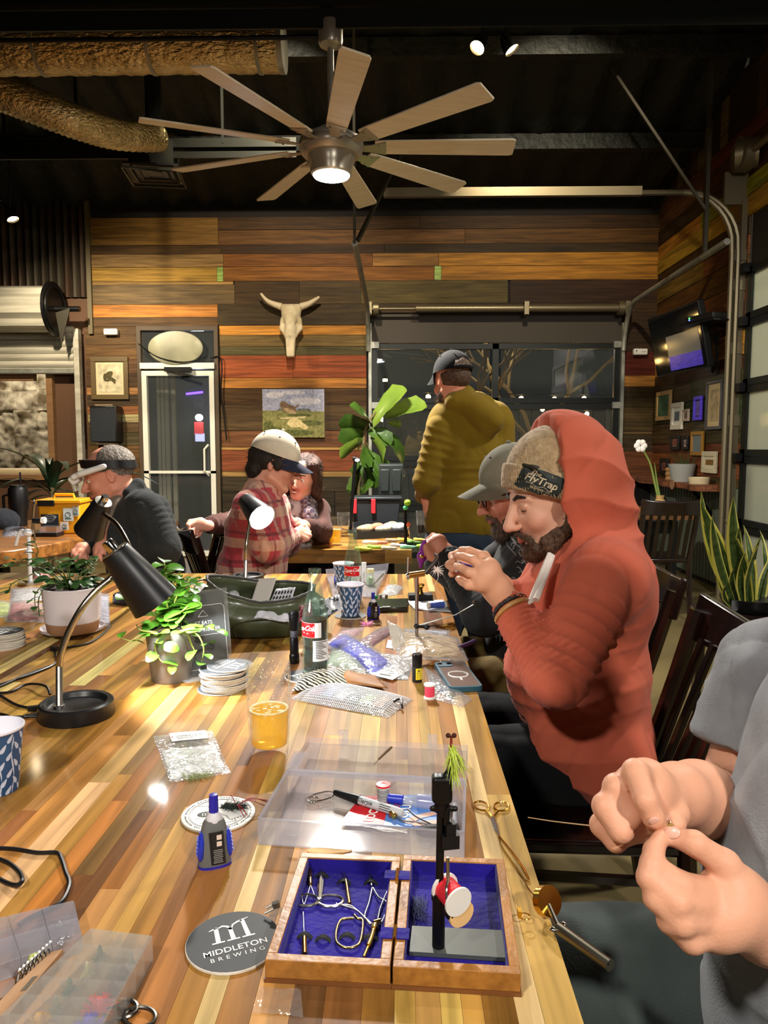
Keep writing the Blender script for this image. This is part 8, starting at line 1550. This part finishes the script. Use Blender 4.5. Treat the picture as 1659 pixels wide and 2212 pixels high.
G().tube(catmull([f(.93,.5,.012),f(.97,.6,.016),f(1.02,.45,.012),f(1.04,.4,.006)],4),.0022,6).build('black_clip',BLACK,t,W=True)
flatbag('clear bag of long tan fur behind the yellow-labelled vial',[(858,1425),(1012,1428),(990,1378),(850,1362)],.02,mat('tan_fur',(196,172,126),.8,0,(150,124,84),20,(1,6,1),bump=.8,bs=60),8,(.05,.95),(.1,.9))
sheet('packet','stiff clear packet flap standing up at the end of the tan fur bag','packet',[T(850,1405),T(880,1402),P(866,1355,1.93),P(836,1340,1.98)],mat('dull_film',(176,166,150),.35),.001,.004)
flatbag('clear bag of dark red feathers beyond the blue fur bag',[(755,1398),(800,1402),(860,1362),(835,1352)],.01,MT['maroon_fur'],4)
flatbag('clear bag of pinkish fluff between the cola bottle and the red feathers',[(700,1392),(760,1386),(790,1356),(740,1362)],.008,mat('dusty_pink_fluff',(176,130,130),.8),5);flatbag('white packet of blue beads under the steel post',[(866,1385),(968,1388),(972,1362),(872,1358)],.004,mat('bead_mix',(190,190,200),.4,0,(70,80,110),50,contrast=(.5,.6)),9)
flatbag('crinkled clear bag at the foot of the yellow-labelled vial',[(800,1465),(880,1470),(900,1420),(820,1412)],.007,None,10,film_=BAGM)
f=quadfn([(834,1400),(868,1404),(872,1388),(838,1384)],.7505);t=thing('white_card','white card with one round hole beside the tan fur bag','card',f(.5,.5));g=G();g.grid(lambda u,v:f(u,v,.003),1,1,.0025);g.build('card',PAPER,t,W=True);G().add([f(.4+.1*cos(a),.5+.28*sin(a),.0034)for a in[2*pi*k/14 for k in range(14)]],[tuple(range(14))]).build('hole',INKK,t,W=True)
q=T(901,1472);t=thing('brush_vial','small black-capped vial with a yellow label','vial',q,face(901,1472));r_=.0112
G().lathe([(0,0),(r_,0),(r_,.034),(r_*.95,.036),(0,.036)],26).build('body',BLACK,t);G().lathe([(r_*1.02,.036),(r_*1.02,.062),(r_*.95,.064),(0,.064)],26).build('cap',mat('gloss_black_cap',(18,18,18),.2),t);g=G();fn=lambda x,y:((r_+.0004)*sin(x/r_),-(r_+.0004)*cos(x/r_),y);g.grid(lambda u,v:fn(-.003+.0165*u,.007+.026*v),10,2);o=g.build('label',mat('yellow_label',(226,206,40),.5),t);g=G()
for k in range(4):ribbon(g,[((.004+.0*i)*1,.011+.005*k+.0028*(i%2))for i in range(2)],.0075-.0008*k,lambda x,y:((r_+.0007)*sin(x/r_),-(r_+.0007)*cos(x/r_),y))
g.build('print',INKK,o)
# phone
c4=[(972,1497),(1044,1494),(1002,1438),(936,1440)];f=quadfn(c4,.75);ux=(f(1,.5)-f(0,.5));uy=f(.5,1)-f(.5,0);t=thing('phone','phone in a teal case with a white ring, face down at the table edge','phone',f(.5,.5));o_=f(.5,.5,0);w_,l_=ux.length,uy.length;r3=M.Rotation(math.atan2(ux.y,ux.x),3,'Z');
def rrect(w,h,r,n=6):return[(sx*(w/2-r)+r*cos(a0+i*pi/2/n),sy*(h/2-r)+r*sin(a0+i*pi/2/n))for sx,sy,a0 in((1,1,0),(-1,1,pi/2),(-1,-1,pi),(1,-1,3*pi/2))for i in range(n+1)]
G().at(o_,r3).prism(rrect(w_,l_,.012),.0003,.0125).build('case',mat('teal_case',(34,76,92),.4),t,W=True,bevel=.001);G().at(o_,r3).prism(rrect(w_-.01,l_-.012,.008),.012,.0128).build('back_glass',mat('smoky_back',(112,92,84),.25),t,W=True);G().at(o_,r3).torus((0,-.01,.013),w_*.3,.0016,36,6).bar((.0,-.01-w_*.36,.013),(0,-.01-w_*.55,.013),.004,.001).build('white_ring',WHITE,t,W=True);g=G().at(o_,r3);g.prism([(x-w_*.22,y+l_*.36)for x,y in rrect(w_*.46,l_*.2,.006)],.0125,.0148);o=g.build('camera_bump',MT['teal_case'],t,W=True)
for k in(-1,1):G().at(o_,r3).lathe([(0,.0155),(.006,.0155),(.0065,.0148)],16,(-w_*.22+k*.011,l_*.36,0)).build('camera_lens',mat('lens_black',(10,10,12),.05),o,W=True)
t=thing('thread_spool','spool of pink thread standing beside the teal phone','spool',T(928,1508));spool(t,.0125,.031,mat('pink_thread',(232,66,96),.5,bump=.3,bs=400),WHITE)
flatbag('small clear bag with a blue feather lying over the pink spool and phone',[(940,1512),(998,1530),(1020,1512),(915,1440)],.006,mat('blue_feather',(40,66,110),.7,0,(120,120,90),20,bump=.5,bs=90),11,(.05,.7),(.3,.7))
t=thing('craft_knife','purple-handled knife lying at the right table edge','knife',T(1010,1392));G().tube([T(990,1398,.757),T(1005,1394,.757),T(1024,1386,.757),T(1028,1384,.757)],[.004,.006,.0065,.004],10).build('handle',mat('deep_purple',(52,38,84),.4),t,W=True);G().tube([T(960,1402,.755),T(990,1398,.756)],[.0005,.003],6).build('blade',STEEL,t,W=True)
# steel vise on a post
b=T(900,1388);py=lambda y:P(900,y,b.y).z;t=thing('tying_vise','tall steel post vise with a black clamp arm, before the bearded pair','vise',b);z_=lambda x,y,d=0:P(x,y,b.y+d)
G().tube([b,V((b.x,b.y,py(1240)))],.0048,16).build('post',STEEL,t,W=True);G().cyl(b,b+V((0,0,.01)),.022,n=24).build('foot',BLACKM,t,W=True);G().ell(z_(900,1352),(.008,.011,.008),12,8).ell(z_(922,1354),(.009,.009,.009),10,8).bar(z_(895,1352),z_(922,1354),.008).build('clamp',BLACK,t,W=True);G().tube([z_(900,1352),z_(985,1328,-.05),z_(1028,1303,-.05)],.0016,8).tube([z_(922,1354),z_(940,1354)],.002,6).build('rod',STEEL,t,W=True);G().tube([z_(1022,1300,-.05),z_(1036,1312,-.05)],.006,4).build('end_tip',CHROME,t,W=True)
G().tube([z_(884,1243),z_(918,1238)],.0085,14).build('brass_barrel',mat('dark_brass',(170,120,60),.3,1),t,W=True);G().tube([z_(878,1246),z_(884,1245)],.0085,16).tube([z_(882,1205),z_(881,1245)],.003,8).build('steel_lever',STEEL,t,W=True);G().tube(catmull([z_(918,1238),z_(930,1225),z_(945,1205),z_(938,1195)],4),[.008,.007,.005,.003],10).build('jaw',mat('gunmetal',(84,80,78),.35,.8),t,W=True);g=G()
for k in range(60):p=z_(944,1228);g.tube([p,p+V((rg.uniform(-.02,.02),rg.uniform(-.012,.012),rg.uniform(-.022,.012)))],[.0009,.0002],3)
g.tube(catmull([z_(945,1230),z_(946,1250),z_(938,1268),z_(953,1283),z_(956,1296)],5),.0006,4);o=g.build('white_feather',mat('white_feather',(226,214,206),.7),t,W=True);o['kind']='stuff'
t=thing('purple_gadget','purple rotary hackle tool held by the person in the grey cap','tool',z_(910,1205,.3));s=S(.0022,.006);s.ell(P(911,1203,2.35),(.016,.013,.019)).cap(P(911,1203,2.35),P(908,1225,2.35),.01,.005).cap(P(912,1185,2.35),P(917,1170,2.35),.009,.007);v,f_=s.mesh(1);sdfobj('body',[(v,f_)],mat('bright_purple',(140,44,160),.35),t);G().ell(P(911,1202,2.33),(.01,.006,.005),12,8).build('gold_badge',GOLD,t,W=True)
t=thing('foam_block','black foam block with a brass knob behind the steel post','block',T(908,1299));G().at(T(908,1296),.05).box((0,0,.011),(.083,.05,.022)).build('foam',mat('black_foam',(30,29,28),.8),t,W=True,bevel=.003);G().at(T(908,1296),0).lathe([(.012,.022),(.008,.03),(.007,.04),(.014,.05),(.014,.056),(0,.057)],18).build('brass_knob',BRASS,t,W=True)
f=quadfn([(895,1318),(975,1324),(958,1298),(878,1300)]);t=thing('white_cloth','folded white cloth under the spool of blue thread','cloth',f(.5,.5));G().grid(lambda u,v:f(u,v,.004+.004*noise.noise((u*4,v*4,0))),14,8,.003).build('cloth',cloth('white_cotton',(222,222,226)),t,W=True,smooth=180)
a,b2=T(927,1308,.767),T(960,1306,.767);t=thing('thread_spool','spool of blue thread lying on the folded white cloth','spool',(a+b2)/2-V((0,0,.011)));G().tube([a,b2],.0095,20).build('thread',mat('sky_blue_thread',(76,104,200),.5,bump=.3,bs=300),t,W=True);d=(b2-a)*.1;G().tube([a-d,a+d*.3],.0115,20).tube([b2-d*.3,b2+d],.0115,20).build('flange',WHITE,t,W=True)
f=quadfn([(796,1324),(880,1322),(882,1302),(800,1304)]);t=thing('hard_case','long black glossy case lying beside the white cloth','case',f(.5,.5));g=G();g.grid(lambda u,v:f(u,v,.016),1,1,.0155);g.build('shell',mat('gloss_black_cap',(0,0,0)),t,W=True,bevel=.003);G().bar(f(.35,.1,.0165),f(.55,.1,.0165),.006,.001).build('white_mark',WHITE,t,W=True)
t=thing('metal_tin','small round silver tin left of the black hard case','tin',T(828,1297));G().lathe([(0,0),(.016,0),(.016,.02),(.0145,.022),(0,.022)],24).build('tin',STEEL,t);flatbag('shiny clear pouch beside the silver tin',[(818,1292),(858,1285),(872,1268),(836,1264)],.012,None,13,film_=BAGM);t=thing('green_bead','glossy green bead by the blue leaf cup','bead',T(812,1294));G().ell((0,0,.007),(.009,.007,.007),12,8).build('bead',mat('emerald',(20,110,60),.1),t)
t=thing('pink_fluff','tuft of pink fibre beside the black glue bottle','fluff',T(792,1352));g=G();[g.tube([(0,0,.003),(rg.uniform(-.022,.022),rg.uniform(-.015,.015),rg.uniform(0,.014))],[.0012,.0004],3)for _ in range(80)];g.build('fibres',mat('pink_fibre',(226,150,190),.7),t);t=thing('nail_clipper','small silver clipper lying in front of the black glue bottle','clipper',T(812,1351));G().at((0,0,0),.3).box((0,0,.006),(.034,.012,.004)).box((0,0,.001),(.03,.012,.002)).build('lever',CHROME,t,bevel=.001)
# clear tray at the back
f=quadfn([(718,1290),(812,1290),(838,1232),(706,1246)],.7502);t=thing('plastic_tray','milky clear tray full of bottles and jars at the far end of the table','tray',f(.5,.5));g=G();hh=.03
for a,b2 in(((0,0),(1,0)),((1,0),(1,1)),((1,1),(0,1)),((0,1),(0,0))):A_,B_=f(*a),f(*b2);g.grid(lambda u,v:(A_+(B_-A_)*u)*(1)+((A_+(B_-A_)*u)-f(.5,.5)).normalized()*.008*v+V((0,0,hh*v)),4,2,.002)
g.build('walls',MILK,t,W=True);g=G();g.grid(lambda u,v:f(u,v,.003),1,1,.002);g.build('base',MILK,t,W=True)
t=thing('green_jar','little jar with lime green stuff in the clear tray','jar',T(800,1262,.7545));G().lathe([(0,0),(.015,0),(.016,.03),(.013,.034),(.013,.045),(0,.045)],22).build('jar_wall',film('clear_bottle',(0,0,0)),t);G().lathe([(0,.001),(.0145,.001),(.015,.024),(0,.026)],22).build('lime_contents',mat('lime',(150,200,30),.5),t);G().lathe([(0,.06),(.014,.06),(.0145,.045),(0,.045)],20).build('lid',mat('cream_lid',(214,206,150),.4),t)
t=thing('white_tube','small white printed tube standing in the clear tray','tube',T(786,1256,.7545));G().cyl((0,0,0),(0,0,.075),.008,.010).build('tube',MT['white_label'],t);t=thing('tweezers','steel tweezers leaning out of the clear tray','tweezers',T(815,1262,.7545));G().tube([T(804,1266,.758),T(828,1240,.79)],[.002,.004],8).build('arm',STEEL,t,W=True)
# left side of the table
b=T(66,1262,.75);z_=lambda x,y:P(x,y,b.y);WMET=mat('white_enamel',(214,214,214),.25,.3);t=thing('tying_vise','white and silver fly vise with a thin arm at the left of the table','vise',b)
G().tube([b,z_(62,1160)],.0075,14).build('post',WMET,t,W=True);G().ell(z_(62,1192),(.014,.012,.012),12,8).ell(z_(60,1150),(.02,.014,.014),12,8).build('knuckle',WMET,t,W=True);G().tube(catmull([z_(70,1150),z_(72,1110),z_(74,1085),z_(66,1080)],4),.0045,8).tube([z_(75,1168),z_(72,1120)],.004,8).build('arm',CHROME,t,W=True);G().tube(catmull([z_(58,1150),z_(46,1146),z_(38,1162),z_(34,1178)],4),.006,8).tube([z_(32,1150),z_(46,1154)],.004,6).build('crank',WMET,t,W=True);G().tube([z_(72,1125),z_(96,1125)],.011,12).build('reel_knob',BLACK,t,W=True);G().tube([z_(90,1124),z_(98,1124)],.0125,14).build('white_knob',WHITE,t,W=True);G().cyl(b,b+V((0,0,.012)),.045,n=28).build('base',STEEL,t,W=True)
for i,(c4,cc,lab)in enumerate((([(20,1302),(108,1298),(100,1268),(24,1272)],(196,190,186),'stack of striped white packets behind the ribbed pot'),([(205,1350),(238,1356),(236,1284),(200,1280)],(186,184,200),'white and blue striped packet right of the ribbed pot'),([(10,1344),(96,1346),(92,1304),(14,1300)],(206,130,124),'clear bag of coral pink fluff left of the ribbed pot'),([(-40,1336),(28,1334),(30,1302),(-40,1300)],(190,206,80),'clear bag of lime green fluff at the left edge'),([(70,1255),(110,1258),(108,1240),(72,1240)],(206,70,50),'small red and orange packet behind the ribbed pot'))):
 flatbag(lab,c4,.016 if i>1 else .008,mat('fluff_%d'%i,cc,.6,0,tuple(int(k*.7)for k in cc),30 if i>1 else 60,(1,1,1)if i>1 else(1,14,1)),20+i)
t=thing('power_cord','thin black lead of the white-glowing lamp on the far table edge','cord',T(450,1254));G().tube(catmull([T(*p,.7535)for p in((516,1256),(500,1246),(480,1248),(462,1258),(440,1252),(420,1258),(400,1262))],6),.003,6).build('wire',BLACK,t,W=True)
# ---------------- far tables ----------------
def at3(px,py):return T(px,py)
pint('beer glass with yellow beer on the plaid man\'s table',T(724,1177),.15,.031,.038,.5);pint('empty glass behind the beer on the plaid man\'s table',T(742,1158),.14,.03,.038,.12,mat('pale_dregs',(190,150,70),.1,trans=.5),foam=False);pint('glass of dark stout near the standing person',T(912,1156),.145,.028,.039,.36,mat('stout',(30,16,10),.1),False,False)
q=T(812,1127);t=thing('tool_box','black plastic tool box with red latches and its lid propped open','box',q,.05);BKP=mat('toolbox_plastic',(34,38,42),.45);g=G();g.box((0,0,.085),(.33,.2,.16),0.93);g.box((0,0,.172),(.36,.23,.02));g.build('bin',BKP,t,bevel=.006);G().at((.05,.12,.19),(R(12),0,0)).box((.06,0,.11),(.17,.05,.22)).box((.015,-.03,.11),(.06,.02,.16)).box((.1,-.03,.11),(.06,.02,.16)).build('lid',mat('toolbox_lid',(44,50,48),.5),t,bevel=.005)
for k in(-.15,-.02):G().box((k,-.122,.12),(.03,.015,.1)).build('latch',mat('red_latch',(206,40,48),.4),t,bevel=.003)
f=quadfn([(765,1166),(880,1160),(875,1136),(762,1142)]);t=thing('supply_tray','shallow black tray of furs and feathers in front of the tool box','tray',f(.5,.5));g=G()
for a,b2 in(((0,0),(1,0)),((1,0),(1,1)),((1,1),(0,1)),((0,1),(0,0))):A_,B_=f(*a,.022),f(*b2,.022);g.bar(A_,B_,.006,.042)
g.grid(lambda u,v:f(u,v,.004),1,1,.003);g.build('tray',BKP,t,W=True)
for i,(u,v,cc)in enumerate(((.2,.5,(186,156,120)),(.4,.6,(190,120,90)),(.55,.4,(206,190,160)),(.8,.5,(200,200,206)),(.68,.65,(170,140,120)))):t2=thing('fur_patch',['tan fur patch at the left of the black tray','rust fur patch in the black tray','cream fur patch in the middle of the black tray','silvery packet at the right of the black tray','brown fur patch at the back of the black tray'][i],'fur',f(u,v,.005));s=S(.006,.02);s.ell(f(u,v,.026),(.05,.035,.022)).ell(f(u,v,.03)+V((.025,.01,.008)),(.03,.025,.018));vv,ff=s.mesh(1);sdfobj('fur',[(fuzz(vv,ff,.004,150),ff)],mat('furpatch_%d'%i,cc,.8,0,tuple(int(k*.65)for k in cc),30),t2)
cs=[(206,206,60),(150,196,60),(214,200,160),(200,130,110),(190,190,200),(220,220,210),(120,190,150),(170,150,120),(90,140,60),(230,190,60)]
for i,(px,py)in enumerate(((786,1186),(812,1182),(842,1184),(822,1172),(862,1178),(800,1172),(884,1182),(850,1168),(895,1172),(910,1166),(876,1166),(918,1180))):
 t=thing('feather_tuft',['yellow','lime','cream','rust','grey','white','mint','tan','green','amber','pale yellow','bright lime'][i]+' feather tuft in the scatter along the front of the far table','feather',T(px,py),rg.uniform(-.6,.6),'feather tufts on the far table');s=S(.005,.012);s.ell((0,0,0),.01);s.p=[];s.cap(T(px,py,.758)+V((-.035,0,0)),T(px,py,.76)+V((.035,rg.uniform(-.02,.02),0)),.014,.007);vv,ff=s.mesh(1);sdfobj('tuft',[(fuzz(vv,ff,.004,170,i),ff)],mat('tuft_%d'%i,cs[i%10],.7,0,tuple(int(k*.7)for k in cs[i%10]),30),t)
q=T(756,1150);z_=lambda x,y:P(x,y,q.y);t=thing('phone_stand','tall thin black stand with a small bright lamp on top','stand',q);G().tube([q,z_(768,990)],.011,12).build('post',BLACKM,t,W=True);G().tube([z_(762,990),z_(776,994)],.014,10).build('lamp_head',BLACKM,t,W=True);G().ell(z_(772,994)-V((0,.014,0)),(.014,.006,.008),10,8).build('lamp_lens',mat('cold_led',(255,255,255),.3,emit=12),t,W=True);G().cyl(q,q+V((0,0,.012)),.06,n=24).build('base',BLACKM,t,W=True)
q=T(876,1176);z_=lambda x,y:P(x,y,q.y);t=thing('display_post','black post holding green and orange foam balls on the far table','post',q);G().tube([q,z_(876,1100)],.009,12).tube([z_(868,1156),z_(884,1156)],.005,8).build('post',BLACKM,t,W=True);G().cyl(q,q+V((0,0,.01)),.035,n=20).build('base',BLACKM,t,W=True)
for px,py,r_,cc,nm in((880,1086,.018,(150,206,50),'lime'),(876,1097,.014,(80,200,130),'mint'),(882,1133,.014,(240,110,90),'coral')):G().ell(z_(px,py),r_,14,10).build('foam_ball',mat('foam_'+nm,cc,.6),t,W=True)
t=thing('pliers','orange-handled pliers lying left of the far beer glass','pliers',T(690,1172));G().tube([T(690,1170,.758),T(716,1172,.758)],.01,8).build('orange_grip',mat('orange_grip',(222,130,60),.5),t,W=True);G().tube([T(675,1166,.757),T(692,1170,.757)],.009,8).build('jaw',BLACKM,t,W=True)
t=thing('blue_pen','blue pen lying by the plaid person\'s hands','pen',T(680,1166));G().tube([T(664,1168,.755),T(700,1163,.755)],.005,8).build('barrel',BLUP,t,W=True);t=thing('table_vise','small black and chrome vise behind the far beer glass','vise',T(703,1148));q=t.location;z_=lambda x,y:P(x,y,q.y);G().tube([q,z_(702,1108)],.016,10).ell(z_(703,1104),.028,12,8).build('body',BLACKM,t,W=True);G().tube(catmull([z_(694,1138),z_(698,1128),z_(706,1130),z_(706,1140)],4),.006,6).build('chrome_ring',CHROME,t,W=True)
t=thing('paper_sheets','white paper sheets by the plaid person\'s hands','paper',T(692,1160));G().at(T(695,1162),.2).box((0,0,.0015),(.16,.1,.002)).build('sheet',PAPER,t,W=True)
# left table: yellow dry box and friends
q=T(142,1150);t=thing('dry_box','yellow lidded dry box covered in stickers on the live-edge table','box',q,.08);YEL=mat('yellow_plastic',(226,158,26),.35);w_,d_,h_=.25,.2,.19;G().box((0,0,h_/2),(w_,d_,h_),.94).build('tub',YEL,t,bevel=.012);G().box((0,0,h_+.008),(w_+.02,d_+.02,.025)).build('lid',YEL,t,bevel=.006);G().tube([(-.06,0,h_+.02),(-.055,0,h_+.045),(.055,0,h_+.045),(.06,0,h_+.02)],.01,8).build('handle',YEL,t);G().box((-.07,-d_/2-.012,h_-.0),(.1,.012,.035)).build('latch',BLACK,t,bevel=.003)
for nm,x,z,w2,h2,cc,rnd in(('fish_sticker',-.055,.085,.105,.075,(30,36,46),0),('badge_sticker',.055,.12,.06,.08,(206,216,214),1),('white_sticker',.1,.14,.04,.06,(196,196,190),0),('round_sticker',.03,.05,.05,.05,(220,206,190),1)):
 o=G().box((x,-d_/2-.001-(-.0)*z,z),(w2,.002,h2)).build(nm,mat(nm,cc,.5),t,bevel=.0009 if not rnd else .02);g=G();yy=-d_/2-.0026
 if nm=='fish_sticker':
  for k in range(5):g.tube([(x-.04+.08*i/8,yy,z+.022-.011*k*sin(pi*i/8)+.012*sin(pi*i/8))for i in range(9)],.0008,4)
 else:g.tube([(x+w2*.25*cos(a),yy,z+h2*.2*sin(a))for a in[2*pi*i/12 for i in range(12)]],.0016,4,closed=True);g.box((x,yy,z-h2*.3),(w2*.6,.001,.006))
 g.build('sticker_print',mat('print_pale',(200,206,206),.6)if nm=='fish_sticker' else mat('print_teal',(60,110,120),.6),o)
t=thing('travel_mug','black travel mug with a straw beside the yellow box','mug',T(42,1136));G().lathe([(0,0),(.05,0),(.055,.1),(.062,.12),(.062,.24),(.056,.26),(0,.26)],28).build('body',BLACK,t,smooth=30);G().lathe([(0,.275),(.05,.275),(.052,.258),(0,.258)],24).build('lid',BLACKM,t);G().tube([(.02,0,.27),(.02,0,.36)],.006,8).build('straw',BLACK,t);G().tube([(-.055,0,.1),(-.1,0,.11),(-.1,0,.2),(-.06,0,.21)],.01,8).build('handle',BLACK,t)
q=T(6,1142);t=thing('knit_beanie','dark grey knit beanie lying on the live-edge table','hat',q);s=S(.008,.03);s.ell(q+V((0,0,.05)),(.11,.09,.085)).half(q,(0,0,-1));v,f_=s.mesh(1);sdfobj('knit',[(fuzz(v,f_,.004,120),f_)],cloth('charcoal_knit',(52,54,60)),t)
t=thing('clear_box','small clear box with a black base on the live-edge table','box',T(104,1158));G().box((0,0,.012),(.15,.1,.024)).build('base',BLACK,t,bevel=.003);G().box((.02,0,.042),(.1,.08,.035)).build('clear_lid',MILKL,t);flatbag('blue and white packet beside the dark beanie',[(4,1160),(58,1158),(56,1140),(8,1140)],.02,mat('navy_packet',(40,44,90),.4,0,(120,110,130),12),31)
